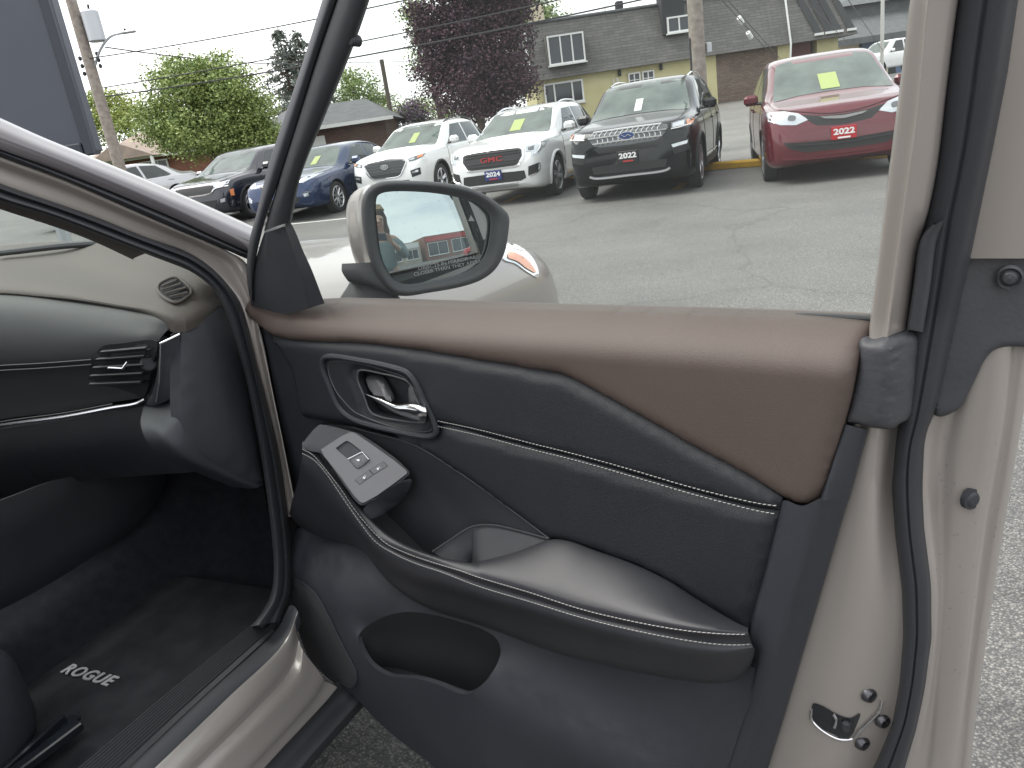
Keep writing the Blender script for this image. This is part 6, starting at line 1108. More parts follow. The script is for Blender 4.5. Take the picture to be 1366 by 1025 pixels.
# mansard: leaning shingled face and ends
xR = fb(1139, 54)[0]; b0, b1 = FB.pt(xl-.25, zm, .45), FB.pt(xR, zm, .45); t0, t1 = FB.pt(xl-.25+.15, zt_, -.55), FB.pt(xR-1.0, zt_, -.55); bb0, bb1 = FB.pt(xl-.25, zm, -7), FB.pt(xR, zm, -7); tb0, tb1 = FB.pt(xl-.1, zt_, -7), FB.pt(xR-1.0, zt_, -7)
mesh_obj('mansard_roof', [b0, b1, t1, t0, bb0, bb1, tb1, tb0], [(0, 1, 2, 3), (1, 5, 6, 2), (4, 0, 3, 7), (3, 2, 6, 7), (0, 4, 5, 1), (5, 4, 7, 6)], M_shing, hs, smooth=False, origin=ho)
MB().tube([t0+np.array([0, -.03, .05]), t1+np.array([0, -.03, .05])], .07, 6).obj('roof_edge', M_roofg, hs, origin=ho)
FMn = Frame((b0+t0)/2, (1, 0, 0), (t0-b0)/np.linalg.norm(t0-b0), np.cross((1, 0, 0), (t0-b0)/np.linalg.norm(t0-b0))); 
FDm = plane_at(YB-.42)                                    # dormer windows stand upright in the slope
def fdm(px, py): q = FDm.loc(FDm.hit(px, py)); return q[0], q[1]
for (x0p, y0p, x1p, y1p, cols, fd) in ((735, 86, 776, 48, [.34, .68], FDm),):
    x0, z0 = fdm(x0p, y0p); x1, z1 = fdm(x1p, y1p); z1 = max(z1, z0+1.1); quadbox(hs, 'dormer', FDm, x0-.12, x1+.12, z0-.12, z1+.12, -1.4, -.01, M_shing); window(hs, FDm, x0, x1, z0, z1, 0, cols, 1, .07)
x0, z0 = fdm(894, 42); x1, z1 = fdm(912, 22); quadbox(hs, 'dormer', FDm, x0-.25, x1+.1, z0-.1, z1+1.0, -1.2, -.25, M_dark); window(hs, FDm, x0, x1+.3, z0, z1, -.24, [.5])
x0, z0 = fb(730, 140); x1, z1 = fb(775, 111); window(hs, FB, x0, x1, z0, zm-.25, .02, [.24, .74], 1, .08)
x0, z0 = fb(838, 122); x1, z1 = fb(873, 94); dw = (x1-x0)/2
for i in range(2): window(hs, FB, x0+dw*i+.1, x0+dw*(i+1)-.1, zg+.9, zm-.30, .02, 2, 4, .06, sill=False, name='glazed_door')
for px_, py_ in ((826, 98), (881, 90)):
    x, z = fb(px_, py_); MB().box(FB.pt(x, z, .1), (.14, .16, .26), bev=.03).obj('wall_lamp', M_dark, hs, origin=ho)
Vt, Ft = text_mesh('13', .34, .008, .01); x, z = fb(821, 109); mesh_obj('house_number', [FB.pt(x+v[0], z+v[1], .03+v[2]) for v in Vt], Ft, M_wht, hs, smooth=False, origin=ho)
# slit lights at the right end of the mansard
for px_t, px_b in ((1077, 1091), (1093, 1105), (1104, 1117), (1117, 1134)):
    xa, xb = fb(px_b, 50)[0], fb(px_b, 50)[0]; q0 = b0+(t0-b0)*.10; q1 = b0+(t0-b0)*.95; w_ = .30
    s0 = np.array([xa-w_, q0[1]-.03, q0[2]]); s1 = np.array([xa-w_-.75, q1[1]-.03, q1[2]])
    nn = np.array([0, -.05, .02]); mesh_obj('slit_window', [s0+nn, s0+np.array([w_*1.1, 0, 0])+nn, s1+np.array([w_*1.0, 0, 0])+nn, s1+nn], [(0, 1, 2, 3)], M_dark, hs, smooth=False, origin=ho); MB().box(s0+np.array([w_*.55, -.08, -.03]), (w_*1.3, .12, .10)).obj('slit_sill', M_wht, hs, smooth=False, origin=ho)
x, z = fb(698, 80); MB().tube([FB.pt(xl-.2, zm+.1, .5), FB.pt(xl-.15, zt_-.2, -.4)], .06, 6).obj('downpipe', M_wht, hs, origin=ho)
x, z = fb(1049, 40); MB().tube([FB.pt(x, zg, .1), FB.pt(x, zm, .5), FB.pt(x, zt_+.4, -.3)], .045, 6).obj('conduit', M_wht, hs, origin=ho)
xc, zc_ = fb(722, 40); MB().box((xc, YB+2.0, zt_+.35), (.75, .6, 1.1), bev=.03).obj('chimney', M_cream, hs, origin=ho)
xv, zv = fb(831, 10); MB().box((xv, YB+.9, zt_+.3), (.35, .35, .35), bev=.05).obj('roof_vent', M_dark, hs, origin=ho); MB().tube([(xv-.6, YB+1.2, zt_), (xv-.6, YB+1.2, zt_+2.2)], .02, 5).obj('aerial', M_steel, hs, origin=ho)
# ---- slate blue building with arches beyond
Y2 = 58.0; F2_ = plane_at(Y2); f2_ = lambda px, py: F2_.loc(F2_.hit(px, py))[:2]
xa, za = f2_(1146, 72); xb, _ = f2_(1290, 60); ze = f2_(1150, 53)[1]; zr_ = f2_(1160, 10)[1]; z_0 = gz(0, Y2)-.2
bl = empty('arched_building', ((xa+xb)/2, Y2+4, z_0)); tag(bl, 'slate blue building with arched bays and low grey hipped roofs at far right', 'building'); bo = np.array(bl.location)
quadbox(bl, 'wall', F2_, xa, xb, z_0, ze, -8, 0, M_bluew)
for i in range(3):
    cx_ = xa+1.5+i*3.1; t = np.linspace(0, math.pi, 13); V = [F2_.pt(cx_+1.15*math.cos(k), ze-1.55+1.15*math.sin(k), .02) for k in t]+[F2_.pt(cx_-1.15, z_0, .02), F2_.pt(cx_+1.15, z_0, .02)]; mesh_obj('arch_opening', V, [tuple(range(15))], M_dark, bl, smooth=False, origin=bo)
    for k in (-.5, .0, .5): quadbox(bl, 'arch_mullion', F2_, cx_+k-.06, cx_+k+.06, z_0, ze-.5, .03, .08, M_cream)
V = [F2_.pt(xa-2.2, ze-.3, 1.5), F2_.pt(xb+1, ze-.3, 1.5), F2_.pt(xb-2, ze+1.6, -1.6), F2_.pt(xa-1.0, ze+1.6, -1.6), F2_.pt(xa-2.2, ze+.1, 1.5), F2_.pt(xb+1, ze+.1, 1.5), F2_.pt(xb-2, ze+1.6, -8), F2_.pt(xa-1., ze+1.6, -8)]
mesh_obj('lower_roof', V, [(4, 5, 2, 3), (0, 1, 5, 4), (3, 2, 6, 7), (4, 3, 7)], M_roofg, bl, smooth=False, origin=bo)
quadbox(bl, 'upper_wall', F2_, xa-.6, xa+5.2, ze+1.2, ze+2.5, -7, -1.8, M_roofg)
pk_ = F2_.pt(xa+2.4, ze+3.7, -4); V = [F2_.pt(xa-1.2, ze+2.4, -1.2), F2_.pt(xa+5.8, ze+2.4, -1.2), F2_.pt(xa+5.8, ze+2.4, -8), F2_.pt(xa-1.2, ze+2.4, -8), pk_]; mesh_obj('upper_roof', V, [(0, 1, 4), (1, 2, 4), (2, 3, 4), (3, 0, 4), (3, 2, 1, 0)], M_roofg, bl, smooth=False, origin=bo)
xw0, zw0 = f2_(1119, 74); cw = MB().box(((xw0+xa)/2, Y2+1, (z_0+ze-.2)/2), (xa-xw0+.4, 2, ze-.2-z_0)).obj('cream_wall', M_cream, bl, smooth=False, origin=bo); MB().box(((xw0+xa)/2, Y2-.03, z_0+.75), (xa-xw0+.42, .06, 1.3)).obj('wall_base', mat('terracotta', (.30, .15, .10), .9), bl, smooth=False, origin=bo)
# ---- brick garage in the middle
Y3 = 34.0; F3_ = plane_at(Y3); f3_ = lambda px, py: F3_.loc(F3_.hit(px, py))[:2]
xa, _ = f3_(352, 200); xb, zb_ = f3_(513, 160); ze = f3_(480, 160)[1]; z_0 = gz(0, Y3)-.2; zr_ = f3_(440, 141)[1]
ga = empty('brick_garage', ((xa+xb)/2, Y3+3, z_0)); tag(ga, 'low red brown brick garage with grey roof behind the blue sedan', 'building'); go_ = np.array(ga.location)
quadbox(ga, 'wall', F3_, xa, xb, z_0, ze, -6, 0, shingles('dark_brown_brick', (.105, .066, .055), (.140, .088, .072))); V = [F3_.pt(xa-.4, ze-.05, .5), F3_.pt(xb+.4, ze-.05, .5), F3_.pt(xb-1.0, ze+.95, -3), F3_.pt(xa+.6, ze+.95, -3), F3_.pt(xb+.4, ze-.05, -6.5), F3_.pt(xa-.4, ze-.05, -6.5)]
mesh_obj('roof', V, [(0, 1, 2, 3), (1, 4, 2), (4, 5, 3, 2), (5, 0, 3), (0, 5, 4, 1)], M_roofg, ga, smooth=False, origin=go_); quadbox(ga, 'fascia', F3_, xa-.42, xb+.42, ze-.16, ze-.02, .5, .54, M_wht); quadbox(ga, 'garage_door', F3_, xa+.3, xa+2.6, z_0, ze-.4, .0, .05, M_wht)
# ---- brick bungalow on the left
Y4 = 44.0; F4_ = plane_at(Y4); f4_ = lambda px, py: F4_.loc(F4_.hit(px, py))[:2]
xa, _ = f4_(118, 220); xb, _ = f4_(292, 220); ze = f4_(200, 206)[1]; z_0 = gz(0, Y4)-.2
bg = empty('brick_bungalow', ((xa+xb)/2, Y4+3, z_0)); tag(bg, 'red brick bungalow with tan roof behind the leafy green tree', 'building'); go_ = np.array(bg.location)
quadbox(bg, 'wall', F4_, xa, xb, z_0, ze, -7, 0, M_brickrd); V = [F4_.pt(xa-.5, ze-.05, .6), F4_.pt(xb+.5, ze-.05, .6), F4_.pt(xb-1.8, ze+1.35, -3.5), F4_.pt(xa+1.8, ze+1.35, -3.5), F4_.pt(xb+.5, ze-.05, -7.5), F4_.pt(xa-.5, ze-.05, -7.5)]
mesh_obj('roof', V, [(0, 1, 2, 3), (1, 4, 2), (4, 5, 3, 2), (5, 0, 3), (0, 5, 4, 1)], M_roofbr, bg, smooth=False, origin=go_); quadbox(bg, 'fascia', F4_, xa-.52, xb+.52, ze-.2, ze-.03, .6, .64, M_wht)
xp, zp = f4_(172, 205); V = [F4_.pt(xp-1.5, ze-.1, 1.8), F4_.pt(xp+2.0, ze-.1, 1.8), F4_.pt(xp+.2, ze+.75, 1.8), F4_.pt(xp-1.5, ze-.1, 0), F4_.pt(xp+2.0, ze-.1, 0), F4_.pt(xp+.2, ze+.75, -1)]; mesh_obj('porch_gable', V, [(0, 1, 2), (0, 2, 5, 3), (2, 1, 4, 5), (0, 3, 4, 1)], M_roofbr, bg, smooth=False, origin=go_)
for k in (-1.3, 1.8): quadbox(bg, 'porch_post', F4_, xp+k-.07, xp+k+.07, z_0, ze-.1, 1.6, 1.74, M_wht)
quadbox(bg, 'front_door', F4_, xp+.2, xp+1.1, z_0+.2, ze-.4, 0, .05, mat('maroon_panel', (0, 0, 0)))
for px_ in (142, 206): x, z = f4_(px_, 220); window(bg, F4_, x-.7, x+.7, ze-1.7, ze-.4, .01, 3, 1, .07)
# ---- shop row behind the photographer (shows in the mirror)
FBk = Frame((0, -34, 0), (-1, 0, 0), (0, 0, 1), (0, 1, 0))
for i, (x0, x1, hgt, m_, lab) in enumerate(((-26, -12, 4.2, M_brickrd, 'long red brick shop behind the photographer, seen only in the mirror'), (-11, -2, 3.6, mat('beige_render', (.40, .36, .30), .9), 'beige rendered shop behind the photographer, seen only in the mirror'), (0, 14, 3.9, mat('grey_render', (.30, .31, .32), .9), 'grey rendered shop behind the photographer, seen only in the mirror'))):
    sh_ = empty('shop', (-(x0+x1)/2, -38, 0)); tag(sh_, lab, 'building'); quadbox(sh_, 'wall', FBk, x0, x1, 0, hgt, -8, 0, m_); quadbox(sh_, 'fascia', FBk, x0+.2, x1-.2, hgt-1.0, hgt-.2, .0, .12, M_redprint if i == 0 else M_wht)
    for k in range(3): w_ = (x1-x0)/3; window(sh_, FBk, x0+w_*k+.5, x0+w_*(k+1)-.5, .8, hgt-1.3, .02, 2)

# ================================================================== poles and wires
M_wood = mat('weathered_pole', (.20, .17, .145), .9, bump=(14, .5, 'n'), var=(.30, .27, .24), vscale=9); M_galv = mat('galvanised', (.42, .44, .46), .45, .6); M_wire = mat('cable_black', (.02, .02, .022), .6)
def vert(px, py, Y): fr = plane_at(Y); return fr.hit(px, py)
q = vert(150, 190, 24.0); pole1 = empty('utility_pole', (q[0], q[1], gz(q[0], q[1])-.1)); tag(pole1, 'wooden utility pole with grey transformer and street light at the left', 'utility pole', 'wooden utility poles'); po = np.array(pole1.location)
MB().tube([po, po+EZ*4, po+EZ*9.5], [.17, .155, .12], 12).obj('pole_shaft', M_wood, pole1, origin=po)
zt1 = vert(122, 36, 24)[2]; zl1 = vert(130, 90, 24)[2]; tr0 = po+np.array([.42, -.05, zt1-po[2]])
MB().lathe([(.001, .42), (.14, .42), (.22, .37), (.23, .36), (.23, -.38), (.20, -.40), (.001, -.40)], tr0, EZ, 20).obj('transformer', M_galv, pole1, origin=po)
MB().tube([tr0+EZ*.4, tr0+np.array([.02, 0, .55])], .03, 6).obj('bushing', M_dark, pole1, origin=po)
arm = [po+np.array([.1, 0, zl1-po[2]]), po+np.array([.45, -.1, zl1-po[2]+.42]), po+np.array([.85, -.15, zl1-po[2]+.70]), po+np.array([1.25, -.2, zl1-po[2]+.74])]
MB().tube(crom(arm, 6), .035, 8).obj('lamp_arm', M_galv, pole1, origin=po); MB().box(arm[-1]+np.array([.12, 0, .0]), (.42, .18, .07), bev=.03).obj('lamp_head', M_galv, pole1, origin=po); MB().lathe([(.03, 0), (.035, .06), (.001, .08)], arm[-1]+np.array([.05, 0, .03]), EZ, 8).obj('photocell', M_dark, pole1, origin=po)
for k in range(3): 
    MB().lathe([(.02, -.06), (.05, -.03), (.05, .03), (.02, .06)], po+np.array([-.22, 0, zt1-po[2]-.75-.2*k]), EZ, 8).obj('insulator', M_dark, pole1, origin=po)
    MB().lathe([(.02, -.06), (.05, -.03), (.05, .03), (.02, .06)], po+np.array([.3, -.05, zt1-po[2]-.70-.16*k]), EZ, 8).obj('insulator', M_dark, pole1, origin=po)
q = vert(932, 95, 18.6); pole2 = empty('utility_pole', (q[0], q[1], gz(q[0], q[1])-.1)); tag(pole2, 'thick weathered wooden utility pole rising behind the black SUV', 'utility pole', 'wooden utility poles'); p2o = np.array(pole2.location)
MB().tube([p2o, p2o+EZ*4, p2o+EZ*9.5], [.185, .17, .13], 12).obj('pole_shaft', M_wood, pole2, origin=p2o); MB().tube([p2o+np.array([-.19, -.05, .2]), p2o+np.array([-.17, -.05, 2.6])], .025, 6).obj('ground_cable', M_dark, pole2, origin=p2o); MB().box(p2o+np.array([.24, -.05, 2.35]), (.12, .12, .22), bev=.02).obj('meter_box', M_galv, pole2, origin=p2o); MB().box(p2o+np.array([.30, -.08, 4.25]), (.25, .1, .14), bev=.03).obj('cable_clamp', M_galv, pole2, origin=p2o)
q = vert(1177, 40, 40.0); lp = empty('flag_pole', (q[0], q[1], gz(q[0], q[1]))); tag(lp, 'slim pale metal pole beside the arched blue building', 'pole'); MB().tube([np.array(lp.location), np.array(lp.location)+EZ*9], .085, 10).obj('pole_shaft', mat('pale_metal', (.5, .5, .48), .5, .2), lp, origin=np.array(lp.location))
q = vert(516, 120, 50.0); lp3 = empty('utility_pole', (q[0], q[1], gz(q[0], q[1]))); tag(lp3, 'thin dark utility pole between the brick garage and the purple tree', 'utility pole', 'wooden utility poles'); o3 = np.array(lp3.location); z3 = vert(513, 79, 50)[2]; MB().tube([o3, np.array([o3[0], o3[1], z3])], .13, 8).obj('pole_shaft', mat('dark_pole', (.10, .085, .07), .9), lp3, origin=o3)
def wire(a, b, sag, r, label, nm_='overhead_wire'):
    t = np.linspace(0, 1, 15)[:, None]; P = np.asarray(a)*(1-t)+np.asarray(b)*t; P[:, 2] -= (sag*4*t*(1-t))[:, 0]
    w_ = MB().tube(P, r, 5).obj(nm_, M_wire); tag(w_, label, 'wire', 'overhead wires'); return w_
wire(vert(139, 117, 23.9), p2o+EZ*(vert(915, -40, 18.5)[2]-p2o[2]), .12, .015, 'upper of the two cables running from the left pole to the thick pole')
wire(vert(141, 129, 23.9), p2o+EZ*(vert(915, -15, 18.5)[2]-p2o[2]), .15, .019, 'lower of the two cables running from the left pole to the thick pole')
wire(vert(140, 63, 23.9), vert(420, 84, 45), .2, .02, 'thin service wire sagging from the left pole behind the green tree')
wire(vert(120, 78, 23.9), vert(640, -22, 20), .1, .016, 'high thin wire passing over the green tree and spruces')
wire(vert(455, 84, 49), vert(700, 72, 49), .1, .016, 'faint wire beyond the thin pole crossing the purple tree')
wire(vert(945, -20, 18.5), vert(1042, 88, 36), .0, .012, 'left guy wire slanting down from the thick pole past the brick wall'); wire(vert(953, -20, 18.5), vert(1047, 86, 36), .0, .012, 'second guy wire beside the first slanting past the brick wall')
wire(vert(1062, -12, 20), vert(1134, 60, 37), .0, .012, 'guy wire crossing the slit windows of the mansard'); wire(vert(1126, -8, 22), vert(1178, 68, 40), .0, .012, 'guy wire slanting to the foot of the slim metal pole')
for px_, py_ in ((988, 27), (1000, 47)):
    p = vert(px_, py_, 24.5); c_ = MB().lathe([(.02, -.14), (.07, -.12), (.07, .12), (.02, .14)], p, (1, 1, -1), 8).obj('strain_insulator', M_wht); tag(c_, 'white insulator threaded on the guy wires, %s of two' % ('upper' if py_ == 27 else 'lower'), 'insulator', 'guy wire insulators')
# ---- big dark panel beyond the bonnet on the far left
FP = plane_at(6.4); pa, pb_ = FP.hit(77, 0), FP.hit(131, 206); xR_ = (pa[0]+pb_[0])/2; zb0 = FP.hit(131, 206)[2]
sg = empty('sign_board', (xR_-1.2, 6.4, gz(0, 6.4))); tag(sg, 'large dark grey panel board standing beyond the bonnet at the upper left', 'sign'); so_ = np.array(sg.location)
M_panel = mat('dark_blue_grey_panel', (.050, .058, .078), .45, var=(.056, .064, .085), vscale=2)
MB().box((xR_-1.25, 6.4, zb0+1.2), (2.5, .16, 2.4), bev=.03).obj('panel', M_panel, sg, origin=so_)
for nm_, c_, s_ in (('panel_edge', (xR_-.036, 6.312, zb0+1.2), (.07, .05, 2.404)), ('panel_edge', (xR_-1.29, 6.31, zb0+.05), (2.42, .046, .09))): MB().box(c_, s_, bev=.01).obj(nm_, mat('panel_trim', (.025, .03, .042), .5), sg, origin=so_)
for k in (-.5, -2.0): MB().tube([(xR_+k, 6.45, so_[2]), (xR_+k, 6.45, zb0+.3)], .05, 8).obj('post', M_galv, sg, origin=so_)

# ================================================================== trees
M_bark = mat('tree_bark', (.085, .065, .05), .95, bump=(25, .8, 'n'), var=(.12, .10, .08), vscale=8)
def leaf_mats(nm_, cols): return [mat('%s_leaf_%s' % (nm_, 'abcd'[i]), c, .6, spec=.3) for i, c in enumerate(cols)]
def tree(name, label, base, clumps, n, size, mats, trunk=None, group='trees around the lot', spread=.45, flat=.75, limbs=8):
    """clumps: (x, y, z, rx, rz) leaf masses relative to the base"""
    base = np.asarray(base, float); root = empty(name, base.tolist()); tag(root, label, 'tree', group)
    C = np.array(clumps, float); w = C[:, 3]**2*C[:, 4]; k = rng.choice(len(C), n, p=w/w.sum())
    # small tufts inside each mass give gaps and an uneven outline
    nt_ = max(30, n//42); tk = rng.choice(len(C), nt_, p=w/w.sum()); d = rng.normal(size=(nt_, 3)); d /= np.linalg.norm(d, axis=1)[:, None]; r = rng.random(nt_)[:, None]**.42
    T = C[tk, :3]+d*r*np.c_[C[tk, 3], C[tk, 3], C[tk, 4]]; ti = rng.integers(0, nt_, n); P = T[ti]+rng.normal(size=(n, 3))*size*2.0*np.array([1, 1, .6])
    a = rng.normal(size=(n, 3)); a /= np.linalg.norm(a, axis=1)[:, None]; a[:, 2] *= flat; b = np.cross(a, rng.normal(size=(n, 3))); b /= np.linalg.norm(b, axis=1)[:, None]; s = size*rng.uniform(.6, 1.3, n)[:, None]
    V = np.stack([P-a*s*.5, P+b*s*.33, P+a*s*.55, P-b*s*.33], 1).reshape(-1, 3); F = np.arange(n*4).reshape(-1, 4)
    me = bpy.data.meshes.new('crown'); me.from_pydata(V.tolist(), [], F.tolist()); 
    for m in mats: me.materials.append(m)
    mi = (ti*7 % 11 < 4).astype(int) if len(mats) == 2 else rng.integers(0, len(mats), nt_)[ti]; sw = rng.random(n) < .25; mi[sw] = rng.integers(0, len(mats), sw.sum()); me.polygons.foreach_set('material_index', mi.astype(np.int32)); 
    cr = bpy.data.objects.new('crown', me); link(cr, root)
    top = C[:, 2].max(); h = trunk or top*.9; mb = MB(); r0 = max(.10, top*.028)
    P0 = [np.array([0, 0, -.2]), np.array([.04, .02, h*.35]), np.array([-.05, .03, h*.7]), np.array([.05, 0, h])]; mb.tube(crom(P0, 5), np.linspace(r0, r0*.3, 16), 9)
    for i in range(limbs):
        c = C[rng.integers(0, len(C)), :3]; s0 = np.array([0, 0, h*rng.uniform(.25, .7)]); mid = (s0+c)/2+np.array([0, 0, .15]); mb.tube(crom([s0, mid, c], 4), np.linspace(r0*.45, r0*.12, 9), 6)
    mb.obj('trunk', M_bark, root); return root
def base_at(px, Y, py=150): q = vert(px, py, Y); return np.array([q[0], Y, gz(q[0], Y)-.05])
def cl_from(base, pts, Y):
    """leaf masses from photo points: (x, y, radius px, radius px vertical)"""
    s = Y/FPX; out = []
    for x, y, rx, rz in pts:
        q = vert(x, y, Y); out.append((q[0]-base[0], rng.uniform(-.4, .4)*rx*s, q[2]-base[2], rx*s, rz*s))
    return out
LG = leaf_mats('maple', [(.230, .300, .095), (.300, .370, .130), (.175, .240, .085)])
b = base_at(284, 30, 215); tree('maple_tree', 'full round leafy green tree over the bungalow', b, cl_from(b, [(275, 160, 62, 50), (215, 170, 38, 34), (330, 165, 40, 40), (250, 110, 45, 30), (290, 100, 34, 24), (225, 100, 20, 20), (320, 125, 36, 34), (340, 182, 28, 22), (195, 150, 22, 20), (285, 184, 52, 16), (240, 176, 32, 22), (262, 85, 14, 10), (292, 82, 12, 8)], 30), 52000, .105, LG)
LP = leaf_mats('purple', [(.075, .040, .055), (.110, .060, .076), (.058, .034, .048)])
b = base_at(640, 31, 160); tree('purple_tree', 'tall dark purple leafed tree beside the mansard house', b, cl_from(b, [(632, 60, 70, 60), (600, 20, 46, 40), (665, 10, 50, 40), (640, -40, 60, 40), (590, 80, 38, 34), (690, 105, 28, 22), (665, 115, 48, 34), (610, 120, 44, 30), (640, 145, 44, 20), (575, 50, 22, 20), (700, 85, 14, 14)], 31), 64000, .12, LP)
LY = leaf_mats('spring', [(.20, .27, .10), (.26, .33, .13)])
b = base_at(712, 46, 120); tree('green_tree', 'light green tree rising behind the chimney of the mansard house', b, cl_from(b, [(705, 20, 34, 30), (725, 45, 22, 30), (690, 60, 22, 40), (680, 0, 24, 24)], 46), 9000, .17, LY)
b = base_at(585, 36, 150); tree('green_tree', 'small light green tree just left of the purple tree', b, cl_from(b, [(560, 75, 14, 16), (555, 15, 14, 22), (562, 40, 10, 22)], 36), 2400, .13, LY, limbs=3)
b = base_at(478, 52, 160); tree('green_tree', 'thin spring green tree behind the brick garage roof', b, cl_from(b, [(478, 120, 28, 26), (455, 135, 18, 22), (500, 140, 24, 18), (470, 105, 18, 12)], 52), 6000, .16, LY)
b = base_at(150, 56, 200); tree('green_tree', 'yellow green trees in the background left of the utility pole', b, cl_from(b, [(150, 150, 30, 26), (128, 140, 16, 22), (175, 165, 26, 26), (132, 175, 20, 26)], 56), 8000, .18, leaf_mats('lime', [(.24, .30, .08), (.30, .34, .11)]))
b = base_at(545, 40, 165); tree('lilac_bush', 'pale mauve lilac bush at the foot of the purple tree', b, cl_from(b, [(550, 148, 18, 14), (535, 158, 14, 10), (565, 160, 14, 10)], 40), 3000, .12, leaf_mats('lilac', [(.16, .11, .17), (.08, .10, .05)]), limbs=3)
b = base_at(600, 70, 165); tree('far_hedge', 'distant green hedge line behind the lilac bush', b, cl_from(b, [(530, 150, 22, 8), (560, 146, 20, 9), (590, 150, 20, 9), (500, 152, 22, 9)], 70), 4000, .2, LG, limbs=2)
# spruces
def spruce(label, px, py_top, Y, wpx):
    top = vert(px, py_top, Y); base = np.array([top[0], Y, gz(top[0], Y)-.05]); H_ = top[2]-base[2]; root = empty('spruce_tree', base.tolist()); tag(root, label, 'tree', 'spruce trees'); mb = MB().tube([np.array([0, 0, -.2]), np.array([0, 0, H_])], [.16, .02], 8); V = []; F = []; R0 = wpx*Y/FPX
    lv = 26
    for i in range(lv):
        t = i/lv; z = H_*(.18+.82*t); r = R0*(1-t)**.8*rng.uniform(.7, 1.15)+.08
        for k in range(9 if t < .8 else 5):
            a = rng.uniform(0, 2*math.pi); tip = np.array([math.cos(a)*r, math.sin(a)*r, z-r*.28+rng.uniform(-.1, .1)]); mb.tube([np.array([0, 0, z]), tip], [.03, .008], 4, False)
            for q in range(16):
                u = rng.uniform(.2, 1.0); p = np.array([0, 0, z])*(1-u)+tip*u+rng.normal(size=3)*np.array([.09, .09, .05]); dn = rng.normal(size=3)*.10+np.array([0, 0, -.10]); sd_ = rng.normal(size=3)*.045; n0 = len(V); V += [p, p+sd_, p+dn, p-sd_]; F.append((n0, n0+1, n0+2, n0+3))
    mb.obj('trunk', M_bark, root); mesh_obj('crown', V, F, mat('spruce_needles', (.10, .125, .105), .7, var=(.13, .155, .13), vscale=2), root, smooth=False); return root
spruce('taller left spruce behind the green tree', 370, 36, 44, 70); spruce('right spruce partly hidden by the door frame', 394, 40, 44.5, 62)

# ================================================================== the photographer (shows in the mirror)
def skin(name, verts, edges, radii, m, parent, sub=1):
    me = bpy.data.meshes.new(name); me.from_pydata([tuple(v) for v in verts], edges, []); o = bpy.data.objects.new(name, me); link(o)
    md = o.modifiers.new('s', 'SKIN'); me.skin_vertices[0].data[0].use_root = True
    for i, r in enumerate(radii): me.skin_vertices[0].data[i].radius = (r, r) if np.isscalar(r) else r
    sb = o.modifiers.new('d', 'SUBSURF'); sb.levels = sub; sb.render_levels = sub; dg = bpy.context.evaluated_depsgraph_get(); dg.update(); nm = bpy.data.meshes.new_from_object(o.evaluated_get(dg)); bpy.data.objects.remove(o); nm.polygons.foreach_set('use_smooth', [True]*len(nm.polygons)); nm.name = name; nm.materials.clear(); nm.materials.append(m)
    o2 = bpy.data.objects.new(name, nm); link(o2, parent); return o2
M_skin = mat('skin_tone', (.50, .30, .22), .5); M_hair = mat('blonde_hair', (.36, .25, .13), .5, bump=(60, .6, 'n'), var=(.24, .16, .08), vscale=30); M_shirt = mat('teal_grey_top', (.16, .22, .23), .85, bump=(300, .3, 'n')); M_jean = mat('dark_jeans', (.03, .04, .07), .9)
ps = empty('person', (0.05, -.40, 0)); tag(ps, 'person in a grey green top holding up a phone, seen only in the mirror', 'person')
bv_ = [(0, 0, .98), (0, .0, 1.15), (0, -.01, 1.30), (0, 0, 1.40), (0, .02, 1.47), (0, .03, 1.53), (0, .045, 1.60), (0, .035, 1.67),
       (.17, 0, 1.37), (.24, .06, 1.17), (.10, .29, 1.28), (.055, .345, 1.325), (-.17, 0, 1.37), (-.24, .06, 1.17), (-.20, .29, 1.29), (-.155, .345, 1.335),
       (.095, .0, .92), (.10, .02, .50), (.10, -.02, .09), (.10, .12, .04), (-.095, .0, .92), (-.10, .02, .50), (-.10, -.02, .09), (-.10, .12, .04)]
be_ = [(0, 1), (1, 2), (2, 3), (3, 4), (4, 5), (5, 6), (6, 7), (3, 8), (8, 9), (9, 10), (10, 11), (3, 12), (12, 13), (13, 14), (14, 15), (0, 16), (16, 17), (17, 18), (18, 19), (0, 20), (20, 21), (21, 22), (22, 23)]
br_ = [(.15, .11), (.13, .10), (.155, .105), (.11, .08), .052, (.062, .075), (.078, .092), (.07, .085), .058, .042, .030, (.038, .020), .058, .042, .030, (.038, .020), .085, .058, .042, .035, .085, .058, .042, .035]
skin('body', bv_, be_, br_, M_skin, ps, 2)
cam_fw, cam_rt, cam_up = CM[:, 2], CM[:, 0], -CM[:, 1]; po_ = np.array(ps.location)
for sgn, wr in ((1, 11), (-1, 15)):                         # five fingers round each end of the phone
    w0 = np.array(bv_[wr]); mbk = []
    for f in range(5):
        tgt = CAM-po_+cam_rt*sgn*(.062+.004*f)+cam_up*(.030-.016*f)-cam_fw*.004 if f < 4 else CAM-po_+cam_rt*sgn*.045-cam_up*.034-cam_fw*.022
        root_ = w0+np.array([0, .02, .012-.012*f if f < 4 else -.03]); mid_ = (root_+tgt)/2+cam_rt*sgn*.022
        skin('finger' if f < 4 else 'thumb', [root_, mid_, tgt, tgt-cam_rt*sgn*.012+cam_fw*(.003 if f < 4 else 0)], [(0, 1), (1, 2), (2, 3)], [.010, .009, .008, .007], M_skin, ps, 1)
tv = bv_[:4]+[(.17, 0, 1.37), (.24, .06, 1.17), (.13, .25, 1.265), (-.17, 0, 1.37), (-.24, .06, 1.17), (-.20, .25, 1.275)]
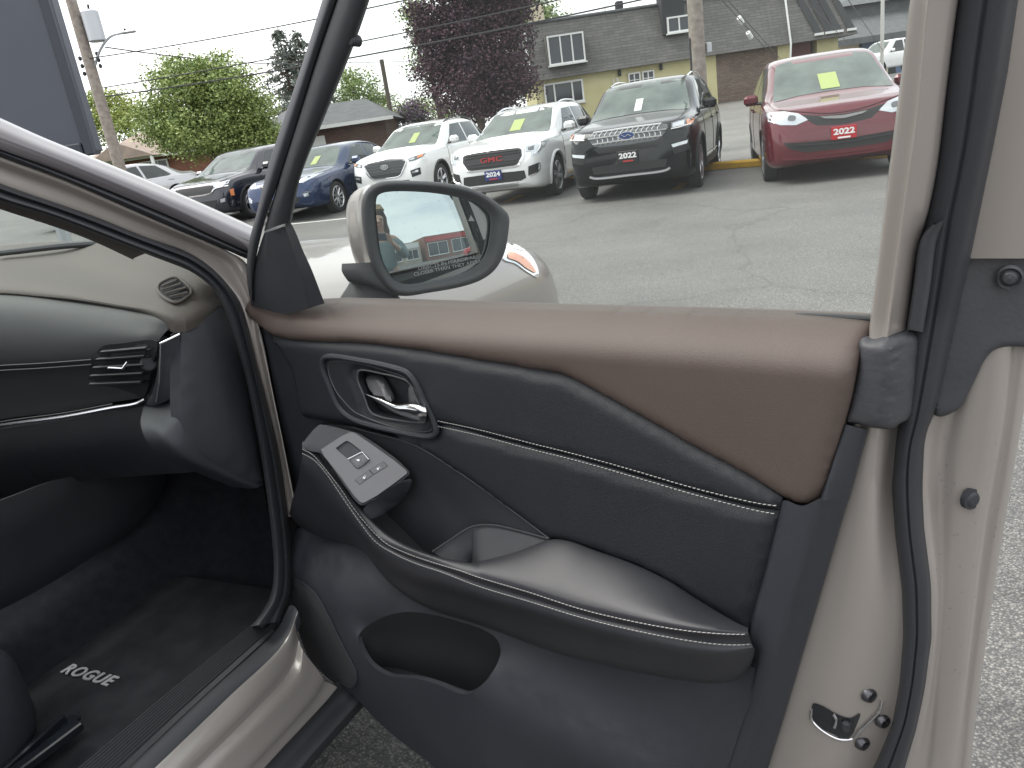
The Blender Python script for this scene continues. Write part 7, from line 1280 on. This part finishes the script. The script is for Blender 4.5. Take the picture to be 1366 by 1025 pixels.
skin('top', tv, [(0, 1), (1, 2), (2, 3), (3, 4), (4, 5), (5, 6), (3, 7), (7, 8), (8, 9)], [(.17, .13), (.15, .12), (.175, .125), (.13, .09), .075, .058, .045, .075, .058, .045], M_shirt, ps, 2)
skin('jeans', [(0, 0, 1.0)]+bv_[16:19]+bv_[20:23], [(0, 1), (1, 2), (2, 3), (0, 4), (4, 5), (5, 6)], [(.165, .125), .10, .072, .055, .10, .072, .055], M_jean, ps, 2)
hd = MB(); 
th_ = np.linspace(0, math.pi, 10); 
V = []
for i, z in enumerate((1.80, 1.78, 1.72, 1.64, 1.56, 1.48, 1.38, 1.30)):
    r_ = (.012, .075, .105, .112, .112, .115, .105, .06)[i]
    for k in range(20):
        a = RAD(-20+220*k/19)+math.pi if i > 2 else 2*math.pi*k/20; V.append((math.cos(a)*r_+rng.normal()*.003, .015+math.sin(a)*r_*1.05+rng.normal()*.003, z))
F = [(i*20+k, i*20+(k+1) % 20, (i+1)*20+(k+1) % 20, (i+1)*20+k) for i in range(7) for k in range(20 if i < 2 else 19)]; mesh_obj('hair', V, F, M_hair, ps)
for sx in (-1, 1): MB().lathe([(.001, .012), (.007, .009), (.010, .0)], np.array([sx*.032, .130, 1.605]), (0, 1, 0), 10).obj('eye', mat('eye_dark', (.08, .06, .05), .2), ps)
MB().tube([(0, .125, 1.61), (0, .145, 1.575), (0, .128, 1.565)], [.008, .012, .008], 6).obj('nose', M_skin, ps); MB().tube([(-.022, .122, 1.535), (0, .130, 1.533), (.022, .122, 1.535)], [.003, .006, .003], 6).obj('mouth', mat('lip_tone', (.38, .14, .13), .5), ps)
ph = MB().box(CAM-cam_fw*.018, (.150, .0755, .009), rot=np.array([cam_rt, cam_up, cam_fw]).T, bev=.004).obj('phone', mat('phone_back', (.03, .05, .09), .15, coat=.8)); tag(ph, 'dark blue phone held up by the photographer, seen only in the mirror', 'phone')
for k in (0, 1): MB().lathe([(.001, .002), (.007, .002), (.008, .0)], CAM-cam_fw*.0135+cam_rt*(-.035-.0)+cam_up*(.012-.024*k), cam_fw, 14).obj('phone_lens', M_gloss, ph)
